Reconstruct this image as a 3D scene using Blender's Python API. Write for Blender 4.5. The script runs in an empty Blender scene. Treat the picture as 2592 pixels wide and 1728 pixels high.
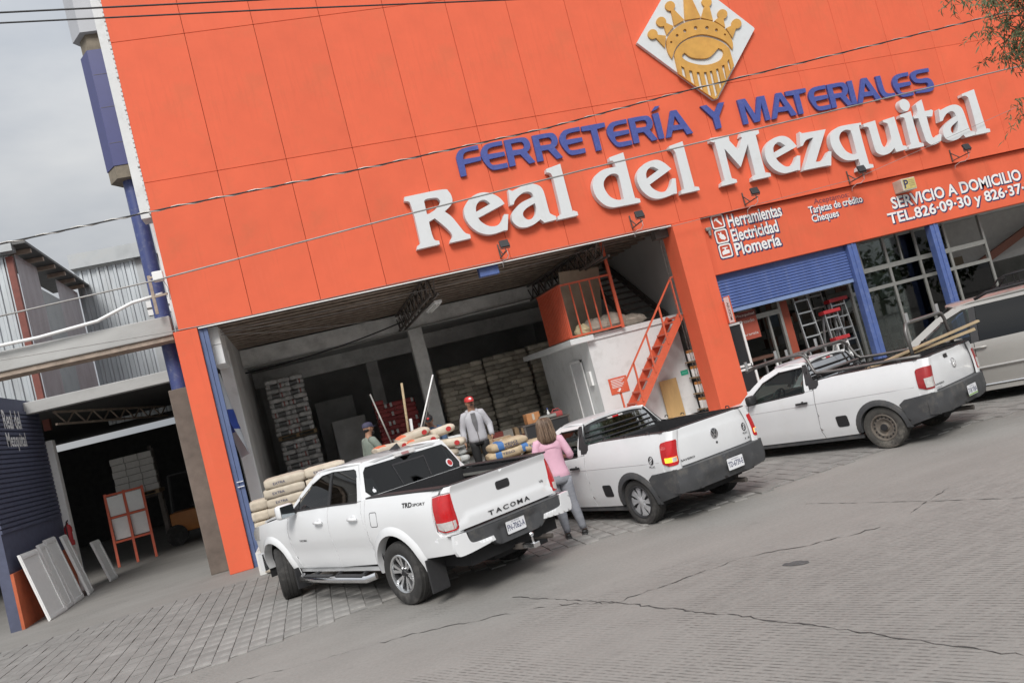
import bpy, bmesh, math, random
from mathutils import Vector, Matrix
from mathutils.geometry import tessellate_polygon
random.seed(7)
scene = bpy.context.scene
COL = scene.collection
rad = math.radians
# ---------------- camera ----------------
cam_d = bpy.data.cameras.new('camera'); cam = bpy.data.objects.new('camera', cam_d); COL.objects.link(cam)
cam_d.sensor_width = 36.0; cam_d.lens = 2100.0/2592.0*36.0; cam_d.clip_end = 2000; cam_d.clip_start = 0.05
def cam_axes(yaw, pitch, roll):
    ca, sa, cb, sb, cc, sc = math.cos(yaw), math.sin(yaw), math.cos(pitch), math.sin(pitch), math.cos(roll), math.sin(roll)
    r = Vector((ca, sa, 0)); f = Vector((-sa*cb, ca*cb, sb)); u = Vector((sa*sb, -ca*sb, cb))
    return cc*r+sc*u, -sc*r+cc*u, f
CR, CU, CF = cam_axes(-0.25896, 0.04957, -0.25197)
CAM_LOC = Vector((0.52817, -17.61773, 2.26006))
m4 = Matrix((CR, CU, -CF)).transposed().to_4x4(); m4.translation = CAM_LOC
cam.matrix_world = m4
scene.camera = cam
# ---------------- sky and sun (overcast) ----------------
world = bpy.data.worlds.new('World'); scene.world = world; world.use_nodes = True
nt = world.node_tree; nt.nodes.clear()
def wn(t, **k):
    n = nt.nodes.new(t)
    for a, b in k.items(): setattr(n, a, b)
    return n
SUN_EL, SUN_AZ = 43, 200       # azimuth measured so that the sun stands behind the camera
sky = wn('ShaderNodeTexSky', sky_type='NISHITA', sun_disc=False, sun_elevation=rad(SUN_EL), sun_rotation=rad(SUN_AZ), air_density=1.6, dust_density=6.0, ozone_density=1.0)
hs = wn('ShaderNodeHueSaturation'); hs.inputs['Saturation'].default_value = 0.22
tc = wn('ShaderNodeTexCoord'); mp = wn('ShaderNodeMapping'); mp.inputs['Scale'].default_value = (1.4, 1.4, 3.6)
nz = wn('ShaderNodeTexNoise'); nz.inputs['Scale'].default_value = 2.2; nz.inputs['Detail'].default_value = 5; nz.inputs['Roughness'].default_value = .55
rp = wn('ShaderNodeValToRGB'); rp.color_ramp.elements[0].position = .33; rp.color_ramp.elements[1].position = .72
rp.color_ramp.elements[0].color = (3.9, 4.2, 4.65, 1); rp.color_ramp.elements[1].color = (5.9, 6.0, 6.1, 1)
# an overcast sky is about three times brighter overhead than at the horizon
sx_ = wn('ShaderNodeSeparateXYZ'); zr = wn('ShaderNodeMapRange'); zr.inputs['From Min'].default_value = 0.; zr.inputs['From Max'].default_value = 1.; zr.inputs['To Min'].default_value = .40; zr.inputs['To Max'].default_value = 1.25
vm = wn('ShaderNodeVectorMath', operation='SCALE')
mx = wn('ShaderNodeMix', data_type='RGBA'); mx.inputs[0].default_value = .90
bg = wn('ShaderNodeBackground'); bg.inputs['Strength'].default_value = 0.10
wo = wn('ShaderNodeOutputWorld')
L = nt.links.new
L(tc.outputs['Generated'], mp.inputs[0]); L(mp.outputs[0], nz.inputs['Vector']); L(nz.outputs['Fac'], rp.inputs[0])
L(sky.outputs[0], hs.inputs['Color']); L(tc.outputs['Generated'], sx_.inputs[0]); L(sx_.outputs['Z'], zr.inputs['Value']); L(rp.outputs[0], vm.inputs[0]); L(zr.outputs[0], vm.inputs['Scale']); L(hs.outputs[0], mx.inputs[6]); L(vm.outputs[0], mx.inputs[7]); L(mx.outputs[2], bg.inputs[0]); L(bg.outputs[0], wo.inputs[0])
sun_d = bpy.data.lights.new('sun', 'SUN'); sun_d.energy = 1.5; sun_d.angle = rad(22); sun_d.color = (1, .97, .93)
sun = bpy.data.objects.new('sun', sun_d); COL.objects.link(sun)
sdir = Vector((math.sin(rad(SUN_AZ))*math.cos(rad(SUN_EL)), math.cos(rad(SUN_AZ))*math.cos(rad(SUN_EL)), math.sin(rad(SUN_EL))))
sun.rotation_euler = sdir.to_track_quat('Z', 'Y').to_euler()
vs = scene.view_settings; vs.view_transform = 'Standard'; vs.look = 'None'; vs.gamma = 1; vs.use_curve_mapping = False; vs.exposure = 0.80
# ---------------- materials ----------------
MATS = {}
def mat(name, col, rough=.6, metal=0., var=.12, scale=6., bump=0., bscale=60., coat=0., spec=.5, emit=0., dirt=None, dscale=2.5, damt=.5, stretch=None, streak=0., rand=0.):
    if name in MATS: return MATS[name]
    m = bpy.data.materials.new(name); m.use_nodes = True; n = m.node_tree; b = n.nodes['Principled BSDF']; k = n.links.new
    b.inputs['Roughness'].default_value = rough; b.inputs['Metallic'].default_value = metal
    b.inputs['Specular IOR Level'].default_value = spec
    if coat: b.inputs['Coat Weight'].default_value = coat; b.inputs['Coat Roughness'].default_value = .06
    t = n.nodes.new('ShaderNodeTexCoord'); vec = t.outputs['Object']
    if stretch:
        mpn = n.nodes.new('ShaderNodeMapping'); mpn.inputs['Scale'].default_value = stretch; k(vec, mpn.inputs[0]); vec = mpn.outputs[0]
    c4 = (*col, 1)
    out = None
    if var:
        z = n.nodes.new('ShaderNodeTexNoise'); z.inputs['Scale'].default_value = scale; z.inputs['Detail'].default_value = 6; z.inputs['Roughness'].default_value = .6
        k(vec, z.inputs['Vector'])
        r = n.nodes.new('ShaderNodeValToRGB'); r.color_ramp.elements[0].position = .3; r.color_ramp.elements[1].position = .7
        r.color_ramp.elements[0].color = (*[max(0, c*(1-var)) for c in col], 1); r.color_ramp.elements[1].color = (*[min(1, c*(1+var)) for c in col], 1)
        k(z.outputs['Fac'], r.inputs[0]); out = r.outputs[0]
    if dirt:
        z2 = n.nodes.new('ShaderNodeTexNoise'); z2.inputs['Scale'].default_value = dscale; z2.inputs['Detail'].default_value = 8; z2.inputs['Roughness'].default_value = .7
        k(vec, z2.inputs['Vector'])
        r2 = n.nodes.new('ShaderNodeValToRGB'); r2.color_ramp.elements[0].position = .52; r2.color_ramp.elements[1].position = .75
        r2.color_ramp.elements[0].color = (0, 0, 0, 1); r2.color_ramp.elements[1].color = (damt, damt, damt, 1)
        k(z2.outputs['Fac'], r2.inputs[0])
        mm = n.nodes.new('ShaderNodeMix'); mm.data_type = 'RGBA'; k(r2.outputs[0], mm.inputs[0]); mm.inputs[7].default_value = (*dirt, 1)
        if out: k(out, mm.inputs[6])
        else: mm.inputs[6].default_value = c4
        out = mm.outputs[2]
    if streak and out:      # rain streaks and faded runs
        q = n.nodes.new('ShaderNodeMapping'); q.inputs['Scale'].default_value = (4.5, 4.5, .28); k(t.outputs['Object'], q.inputs[0])
        z3 = n.nodes.new('ShaderNodeTexNoise'); z3.inputs['Scale'].default_value = 1.; z3.inputs['Detail'].default_value = 9; z3.inputs['Roughness'].default_value = .72; k(q.outputs[0], z3.inputs['Vector'])
        for (p0, p1, fac, cc) in ((.56, .80, streak, tuple(c*.55 for c in col)), (.44, .22, streak*.6, tuple(min(1, c*1.15+.06) for c in col))):
            r3 = n.nodes.new('ShaderNodeMapRange'); r3.inputs['From Min'].default_value = p0; r3.inputs['From Max'].default_value = p1; r3.inputs['To Max'].default_value = fac; k(z3.outputs['Fac'], r3.inputs['Value'])
            m3 = n.nodes.new('ShaderNodeMix'); m3.data_type = 'RGBA'; k(r3.outputs[0], m3.inputs[0]); k(out, m3.inputs[6]); m3.inputs[7].default_value = (*cc, 1); out = m3.outputs[2]
    if rand:                # every piece a little lighter or darker
        oi = n.nodes.new('ShaderNodeObjectInfo'); rr_ = n.nodes.new('ShaderNodeMapRange'); rr_.inputs['To Min'].default_value = 1-rand; rr_.inputs['To Max'].default_value = 1+rand*.6; k(oi.outputs['Random'], rr_.inputs['Value'])
        hv = n.nodes.new('ShaderNodeHueSaturation'); k(rr_.outputs[0], hv.inputs['Value'])
        if out: k(out, hv.inputs['Color'])
        else: hv.inputs['Color'].default_value = c4
        out = hv.outputs[0]
    if out: k(out, b.inputs['Base Color'])
    else: b.inputs['Base Color'].default_value = c4
    if emit: b.inputs['Emission Color'].default_value = c4; b.inputs['Emission Strength'].default_value = emit
    if bump:
        z = n.nodes.new('ShaderNodeTexNoise'); z.inputs['Scale'].default_value = bscale; z.inputs['Detail'].default_value = 4
        k(vec, z.inputs['Vector'])
        u = n.nodes.new('ShaderNodeBump'); u.inputs['Strength'].default_value = bump; u.inputs['Distance'].default_value = .01
        k(z.outputs['Fac'], u.inputs['Height']); k(u.outputs[0], b.inputs['Normal'])
    MATS[name] = m; return m
def glass(name, tint, refl=.9, tr=.75):
    if name in MATS: return MATS[name]
    m = bpy.data.materials.new(name); m.use_nodes = True; n = m.node_tree; n.nodes.clear(); k = n.links.new
    o = n.nodes.new('ShaderNodeOutputMaterial'); mixn = n.nodes.new('ShaderNodeMixShader'); t = n.nodes.new('ShaderNodeBsdfTransparent'); g = n.nodes.new('ShaderNodeBsdfGlossy'); f = n.nodes.new('ShaderNodeFresnel')
    t.inputs[0].default_value = (*[c*tr for c in tint], 1); g.inputs['Roughness'].default_value = .015; g.inputs[0].default_value = (refl, refl, refl, 1); f.inputs['IOR'].default_value = 1.55
    k(f.outputs[0], mixn.inputs[0]); k(t.outputs[0], mixn.inputs[1]); k(g.outputs[0], mixn.inputs[2]); k(mixn.outputs[0], o.inputs[0])
    MATS[name] = m; return m
# ---------------- mesh helpers ----------------
class MB:
    def __init__(s): s.v = []; s.f = []
    def add(s, vs, fs):
        o = len(s.v); s.v += [tuple(v) for v in vs]; s.f += [tuple(i+o for i in f) for f in fs]; return s
    def box(s, x0, x1, y0, y1, z0, z1, M=None):
        v = [Vector(p) for p in ((x0,y0,z0),(x1,y0,z0),(x1,y1,z0),(x0,y1,z0),(x0,y0,z1),(x1,y0,z1),(x1,y1,z1),(x0,y1,z1))]
        if M: v = [M @ p for p in v]
        return s.add(v, [(0,3,2,1),(4,5,6,7),(0,1,5,4),(1,2,6,5),(2,3,7,6),(3,0,4,7)])
    def bbox(s, x0, x1, y0, y1, z0, z1, b=.01, M=None):      # box with chamfered edges
        bm = bmesh.new(); bmesh.ops.create_cube(bm, size=1)
        for v in bm.verts: v.co = Vector((x0+(v.co.x+.5)*(x1-x0), y0+(v.co.y+.5)*(y1-y0), z0+(v.co.z+.5)*(z1-z0)))
        bmesh.ops.bevel(bm, geom=bm.edges[:], offset=b, segments=2, profile=.5, affect='EDGES')
        bm.verts.index_update(); vs_ = [M @ v.co if M else v.co.copy() for v in bm.verts]; fs_ = [[v.index for v in f.verts] for f in bm.faces]; bm.free()
        return s.add(vs_, fs_)
    def bar(s, a, b, w, h=None, up=(0,0,1)):                  # square bar from a to b
        a, b = Vector(a), Vector(b); h = h or w; d = (b-a).normalized(); u = Vector(up)
        if abs(d.dot(u)) > .98: u = Vector((0,1,0))
        sx = d.cross(u).normalized()*w/2; sz = sx.cross(d).normalized()*h/2
        v = [a-sx-sz, a+sx-sz, a+sx+sz, a-sx+sz, b-sx-sz, b+sx-sz, b+sx+sz, b-sx+sz]
        return s.add(v, [(0,1,2,3),(7,6,5,4),(0,4,5,1),(1,5,6,2),(2,6,7,3),(3,7,4,0)])
    def tube(s, pts, r, n=8, closed=False, rs=None):
        P = [Vector(p) for p in pts]; N = len(P); rings = []; prev = None
        for i, p in enumerate(P):
            d = ((P[(i+1) % N] if closed or i < N-1 else P[i])-(P[i-1] if closed or i > 0 else P[i]))
            d = d.normalized() if d.length > 1e-9 else Vector((0,0,1))
            if prev is None:
                u = Vector((0,0,1)) if abs(d.z) < .9 else Vector((1,0,0)); prev = d.cross(u).normalized()
            prev = (prev-d*prev.dot(d)).normalized(); w = d.cross(prev); rr = rs[i] if rs else r
            rings.append([p+(prev*math.cos(2*math.pi*k/n)+w*math.sin(2*math.pi*k/n))*rr for k in range(n)])
        v = [q for ring in rings for q in ring]; f = []
        for i in range(N if closed else N-1):
            a, b = i*n, ((i+1) % N)*n
            for k in range(n): f.append((a+k, a+(k+1) % n, b+(k+1) % n, b+k))
        if not closed: f += [tuple(range(n))[::-1], tuple((N-1)*n+k for k in range(n))]
        return s.add(v, f)
    def lathe(s, prof, axis='Z', n=24, c=(0,0,0), a0=0., a1=2*math.pi):    # prof list of (r, h)
        full = abs(a1-a0-2*math.pi) < 1e-6; m = n if full else n+1; v = []; f = []; c = Vector(c)
        for r, h in prof:
            for k in range(m):
                t = a0+(a1-a0)*k/n; x, y = r*math.cos(t), r*math.sin(t)
                v.append(c+Vector({'Z': (x, y, h), 'Y': (x, h, y), 'X': (h, x, y)}[axis]))
        for i in range(len(prof)-1):
            for k in range(n):
                k2 = (k+1) % m
                f.append((i*m+k, i*m+k2, (i+1)*m+k2, (i+1)*m+k))
        return s.add(v, f)
    def sphere(s, c, rx, ry=None, rz=None, n=12, m=8, M=None):
        ry = ry or rx; rz = rz or rx; v = []; f = []; c = Vector(c)
        for i in range(m+1):
            t = math.pi*i/m
            for k in range(n):
                p = 2*math.pi*k/n; q = Vector((rx*math.sin(t)*math.cos(p), ry*math.sin(t)*math.sin(p), rz*math.cos(t)))
                v.append(c+(M @ q if M else q))
        for i in range(m):
            for k in range(n): f.append((i*n+k, (i+1)*n+k, (i+1)*n+(k+1) % n, i*n+(k+1) % n))
        return s.add(v, f)
    def prism(s, contours, fn, t):     # contours: list of closed 2D lists; fn(u,v,d)->3D ; d 0..t
        con = [[Vector((p[0], p[1], 0)) for p in c] for c in contours]
        tris = tessellate_polygon(con); flat = [p for c in con for p in c]; n = len(flat)
        v = [fn(p.x, p.y, 0) for p in flat]+[fn(p.x, p.y, t) for p in flat]
        f = [tuple(tr) for tr in tris]+[tuple(i+n for i in reversed(tr)) for tr in tris]
        o = 0
        for c in con:
            m = len(c)
            for i in range(m): f.append((o+i, o+(i+1) % m, n+o+(i+1) % m, n+o+i))
            o += m
        return s.add(v, f)
    def build(s, name, m, parent=None, smooth=False, loc=None, rot=None, fix=True, auto=None):
        me = bpy.data.meshes.new(name); me.from_pydata(s.v, [], s.f); me.validate()
        if fix:
            bm = bmesh.new(); bm.from_mesh(me); bmesh.ops.remove_doubles(bm, verts=bm.verts[:], dist=1e-5); bmesh.ops.recalc_face_normals(bm, faces=bm.faces[:]); bm.to_mesh(me); bm.free()
        if smooth or auto:
            for p in me.polygons: p.use_smooth = True
        if auto:
            me.set_sharp_from_angle(angle=rad(auto))
        me.materials.append(m)
        return link(name, me, parent, loc, rot)
def link(name, me, parent=None, loc=None, rot=None):
    o = bpy.data.objects.new(name, me); COL.objects.link(o)
    if parent: o.parent = parent
    if loc is not None: o.location = loc
    if rot is not None: o.rotation_euler = rot
    return o
def tag(o, label=None, cat=None, group=None, kind=None):
    if label: o['label'] = label
    if cat: o['category'] = cat
    if group: o['group'] = group
    if kind: o['kind'] = kind
    return o
def empty(name, loc=(0,0,0), rz=0., label=None, cat=None, group=None):
    o = bpy.data.objects.new(name, None); COL.objects.link(o); o.location = loc; o.rotation_euler = (0, 0, rz); o.empty_display_size = .1
    return tag(o, label, cat, group)
KIDS = {}
def copy_tree(o, parent=None):
    c = o.copy(); COL.objects.link(c); c.parent = parent
    for ch in [k for k in bpy.data.objects if k.parent == o]: copy_tree(ch, c)
    return c
def smooth_contour(c, n=5):
    # c: list of (u, v, smooth); straight between sharp points, Catmull-Rom through smooth ones
    out = []; N = len(c)
    for i in range(N):
        p0, p1, p2, p3 = c[i-1], c[i], c[(i+1) % N], c[(i+2) % N]
        out.append((p1[0], p1[1]))
        if not p1[2] and not p2[2]: continue
        a = p0 if p1[2] else p1; b = p3 if p2[2] else p2
        for k in range(1, n):
            t = k/n; t2 = t*t; t3 = t2*t
            out.append(tuple(.5*(2*p1[j]+(p2[j]-a[j])*t+(2*a[j]-5*p1[j]+4*p2[j]-b[j])*t2+(3*p1[j]-a[j]-3*p2[j]+b[j])*t3) for j in (0, 1)))
    return out
def text_mesh(s, size, offset=0., bold=0., spacing=1., res=3):
    cu = bpy.data.curves.new('txt', 'FONT'); cu.body = s; cu.size = size; cu.offset = offset; cu.space_character = spacing; cu.resolution_u = res; cu.align_x = 'LEFT'
    ob = bpy.data.objects.new('txt', cu); COL.objects.link(ob); dg = bpy.context.evaluated_depsgraph_get(); dg.update()
    me = bpy.data.meshes.new_from_object(ob.evaluated_get(dg)); bpy.data.objects.remove(ob); bpy.data.curves.remove(cu)
    return me
def text_obj(name, s, m, parent, u0, u1, v0, v1, fn, offset=0., d=0., ref=None):
    # fits the text into the rectangle u0..u1, v0..v1 (of the ref box when given), fn(u,v,d)->3D
    me = text_mesh(s, 1., offset); base = text_mesh(s, 1., 0.)
    xs = [v.co.x for v in base.vertices]; ys = [v.co.y for v in base.vertices]
    X0, X1, Y0, Y1 = min(xs), max(xs), min(ys), max(ys)
    for v in me.vertices:
        u = u0+(v.co.x-X0)/(X1-X0)*(u1-u0); w = v0+(v.co.y-Y0)/(Y1-Y0)*(v1-v0); v.co = fn(u, w, d)
    bpy.data.meshes.remove(base); me.name = name; me.materials.clear(); me.materials.append(m)
    return link(name, me, parent)
def wall_fn(y):   # text on the facade (faces -Y): u->x, v->z, d outwards
    return lambda u, v, d=0.: Vector((u, y-d, v))
# outlines in facade metres (x, z, smooth)
WHITE=[('R',[[(3.628,6.726,0),(4.472,6.735,1),(4.612,6.657,1),(4.647,6.501,1),(4.597,6.373,1),(4.411,6.25,0),(4.538,6.099,1),(4.651,5.87,1),(4.735,5.705,1),(4.835,5.644,0),(4.83,5.559,0),(4.352,5.55,0),(4.395,5.631,0),(4.442,5.679,1),(4.422,5.78,1),(4.325,5.936,1),(4.162,6.145,0),(4.019,6.094,0),(4.015,5.874,1),(4.025,5.736,1),(4.054,5.673,1),(4.132,5.646,0),(4.129,5.567,0),(3.614,5.555,0),(3.644,5.628,0),(3.716,5.669,1),(3.728,5.74,1),(3.74,6.257,0),(3.725,6.509,1),(3.704,6.603,1),(3.612,6.638,0)],[(4.025,6.553,0),(4.089,6.592,1),(4.307,6.58,1),(4.371,6.497,1),(4.336,6.424,1),(4.221,6.332,1),(4.069,6.266,0),(4.017,6.264,0)]]),('e',[[(5.772,6.162,0),(5.103,5.964,0),(5.158,5.86,1),(5.271,5.757,1),(5.389,5.716,1),(5.497,5.723,1),(5.613,5.804,1),(5.705,5.931,0),(5.795,5.913,0),(5.687,5.569,0),(5.612,5.579,0),(5.381,5.55,1),(5.188,5.572,1),(5.016,5.671,1),(4.893,5.822,1),(4.825,6.007,1),(4.832,6.167,1),(4.885,6.283,1),(5.024,6.417,1),(5.218,6.495,1),(5.427,6.488,1),(5.604,6.398,1),(5.715,6.284,1)],[(5.093,6.104,0),(5.125,6.224,1),(5.206,6.313,1),(5.306,6.339,1),(5.382,6.313,1),(5.458,6.223,0)]]),('a',[[(5.937,6.457,0),(6.019,6.407,0),(6.264,6.472,1),(6.462,6.491,1),(6.618,6.44,1),(6.704,6.353,1),(6.734,6.194,1),(6.738,5.804,1),(6.766,5.728,1),(6.866,5.655,0),(6.852,5.581,0),(6.565,5.568,0),(6.492,5.659,0),(6.327,5.581,1),(6.114,5.548,1),(5.948,5.598,1),(5.853,5.734,1),(5.868,5.882,1),(5.972,6.001,1),(6.169,6.115,1),(6.465,6.187,0),(6.452,6.272,1),(6.392,6.318,1),(6.274,6.329,1),(6.125,6.264,1),(6.019,6.179,1),(5.975,6.106,0),(5.886,6.106,0)],[(6.456,6.041,0),(6.459,5.918,1),(6.409,5.798,1),(6.302,5.714,1),(6.194,5.712,1),(6.123,5.808,1),(6.147,5.897,1),(6.265,5.979,1)]]),('l',[[(6.921,6.751,0),(7.281,6.81,0),(7.278,5.757,1),(7.301,5.705,1),(7.387,5.659,0),(7.389,5.575,0),(6.89,5.568,0),(6.906,5.647,0),(6.978,5.674,1),(7.008,5.739,1),(7.028,6.422,1),(7.027,6.553,1),(6.99,6.643,1),(6.911,6.67,0)]]),('d',[[(8.488,6.743,0),(8.857,6.798,0),(8.845,5.779,1),(8.874,5.7,1),(8.96,5.659,0),(8.955,5.575,0),(8.43,5.581,1),(8.231,5.598,1),(8.057,5.701,1),(7.926,5.907,1),(7.905,6.15,1),(7.977,6.317,1),(8.096,6.427,1),(8.305,6.497,1),(8.586,6.5,0),(8.58,6.568,1),(8.551,6.646,1),(8.478,6.66,0)],[(8.572,5.722,0),(8.411,5.741,1),(8.261,5.842,1),(8.183,6.014,1),(8.179,6.159,1),(8.256,6.277,1),(8.391,6.349,1),(8.518,6.349,1),(8.582,6.301,1),(8.595,6.214,1)]]),('e',[[(9.935,6.204,0),(9.292,5.937,0),(9.352,5.828,1),(9.505,5.72,1),(9.663,5.72,1),(9.797,5.818,1),(9.896,5.977,0),(9.978,5.962,0),(9.913,5.605,0),(9.83,5.614,0),(9.594,5.574,1),(9.373,5.58,1),(9.191,5.676,1),(9.053,5.873,1),(9.017,6.111,1),(9.094,6.291,1),(9.292,6.439,1),(9.594,6.485,1),(9.778,6.393,1)],[(9.258,6.09,0),(9.279,6.209,1),(9.358,6.304,1),(9.485,6.336,1),(9.617,6.244,0)]]),('l',[[(10.038,6.742,0),(10.402,6.797,0),(10.397,5.729,1),(10.423,5.681,1),(10.503,5.653,0),(10.508,5.578,0),(10.017,5.573,0),(10.036,5.661,0),(10.1,5.674,1),(10.13,5.73,1),(10.149,6.481,1),(10.138,6.582,1),(10.105,6.65,1),(10.024,6.671,0)]]),('M',[[(11.13,6.745,0),(11.63,6.738,0),(11.616,6.597,0),(11.775,6.341,0),(11.97,6.618,0),(11.929,6.644,0),(11.978,6.737,0),(12.459,6.725,0),(12.455,6.642,0),(12.369,6.613,1),(12.347,6.565,1),(12.331,5.727,1),(12.369,5.669,1),(12.458,5.634,0),(12.454,5.552,0),(11.938,5.546,0),(11.955,5.625,0),(12.038,5.667,1),(12.053,5.715,1),(12.075,6.434,0),(11.724,5.921,0),(11.428,6.434,0),(11.409,5.771,1),(11.439,5.69,1),(11.524,5.649,0),(11.522,5.574,0),(11.091,5.561,0),(11.116,5.644,0),(11.197,5.685,1),(11.215,5.744,1),(11.222,6.572,1),(11.197,6.626,1),(11.118,6.659,0)]]),('e',[[(13.377,6.147,0),(12.715,5.961,0),(12.79,5.835,1),(12.925,5.714,1),(13.084,5.717,1),(13.21,5.797,1),(13.313,5.92,0),(13.395,5.905,0),(13.285,5.552,0),(13.211,5.572,0),(12.99,5.555,1),(12.794,5.571,1),(12.603,5.69,1),(12.47,5.905,1),(12.46,6.124,1),(12.532,6.29,1),(12.732,6.434,1),(13.017,6.475,1),(13.22,6.388,1)],[(12.703,6.106,0),(12.727,6.23,1),(12.824,6.315,1),(12.931,6.335,1),(13.068,6.221,0)]]),('z',[[(13.558,6.491,0),(13.612,6.441,0),(14.299,6.428,0),(13.774,5.68,0),(13.896,5.671,1),(14.045,5.722,1),(14.212,5.875,0),(14.287,5.855,0),(14.17,5.511,0),(14.058,5.531,0),(13.378,5.533,0),(13.891,6.283,0),(13.72,6.274,1),(13.614,6.214,1),(13.545,6.136,0),(13.47,6.129,0)]]),('q',[[(15.348,6.421,0),(15.34,6.336,0),(15.262,6.296,1),(15.249,5.413,1),(15.275,5.355,1),(15.358,5.327,0),(15.355,5.249,0),(14.876,5.244,0),(14.904,5.331,0),(14.984,5.369,1),(14.993,5.42,1),(14.992,5.532,0),(14.804,5.533,1),(14.595,5.584,1),(14.413,5.76,1),(14.335,5.983,1),(14.356,6.189,1),(14.46,6.328,1),(14.716,6.429,1)],[(14.986,5.678,0),(14.866,5.679,1),(14.705,5.787,1),(14.619,5.986,1),(14.61,6.145,1),(14.693,6.262,1),(14.831,6.317,1),(14.945,6.297,1),(14.996,6.223,1)]]),('u',[[(15.41,6.377,0),(15.773,6.409,0),(15.776,5.809,1),(15.845,5.69,1),(15.945,5.713,1),(16.078,5.836,1),(16.106,5.965,1),(16.114,6.177,1),(16.099,6.274,1),(16.004,6.316,0),(15.992,6.372,0),(16.362,6.41,0),(16.373,5.691,1),(16.402,5.639,1),(16.479,5.612,0),(16.467,5.527,0),(16.127,5.514,0),(16.119,5.629,0),(15.945,5.526,1),(15.752,5.501,1),(15.602,5.561,1),(15.538,5.692,1),(15.534,6.196,1),(15.501,6.282,1),(15.4,6.299,0)]]),('i',[[(16.541,6.426,0),(16.894,6.468,0),(16.886,5.713,1),(16.92,5.626,1),(17.003,5.592,0),(17.0,5.511,0),(16.535,5.513,0),(16.544,5.585,0),(16.617,5.626,1),(16.628,5.705,1),(16.652,6.239,1),(16.637,6.336,1),(16.535,6.359,0)]]),('i',[[(16.809,6.807,1),(16.908,6.723,1),(16.914,6.6,1),(16.816,6.495,1),(16.709,6.506,1),(16.628,6.593,1),(16.622,6.716,1),(16.696,6.798,1)]]),('t',[[(17.317,6.711,0),(17.315,6.399,0),(17.435,6.399,1),(17.52,6.412,0),(17.57,6.37,0),(17.497,6.226,0),(17.322,6.255,0),(17.315,5.76,1),(17.367,5.677,1),(17.464,5.68,1),(17.566,5.744,0),(17.618,5.708,0),(17.551,5.557,0),(17.373,5.506,1),(17.231,5.511,1),(17.119,5.605,1),(17.094,5.718,1),(17.066,6.25,0),(16.936,6.265,0),(16.931,6.32,0),(17.032,6.337,1),(17.096,6.435,1),(17.101,6.543,1),(17.1,6.611,0)]]),('a',[[(17.753,6.388,0),(17.803,6.345,0),(18.068,6.411,1),(18.282,6.417,1),(18.435,6.337,1),(18.494,6.176,1),(18.521,5.731,1),(18.561,5.655,1),(18.658,5.611,0),(18.643,5.531,0),(18.332,5.516,0),(18.279,5.601,0),(18.087,5.518,1),(17.873,5.507,1),(17.72,5.582,1),(17.68,5.725,1),(17.753,5.889,1),(17.966,6.017,1),(18.221,6.118,0),(18.2,6.225,1),(18.116,6.266,1),(17.976,6.234,1),(17.848,6.146,1),(17.779,6.062,0),(17.689,6.057,0)],[(18.24,5.985,0),(18.186,5.829,1),(18.123,5.717,1),(18.029,5.678,1),(17.946,5.72,1),(17.946,5.815,1),(18.038,5.895,1)]]),('l',[[(18.594,6.657,0),(19.013,6.721,0),(19.039,5.698,1),(19.068,5.637,1),(19.15,5.609,0),(19.146,5.527,0),(18.665,5.527,0),(18.684,5.606,0),(18.741,5.652,1),(18.765,6.435,1),(18.739,6.55,1),(18.672,6.596,1),(18.587,6.589,0)]])]
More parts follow.
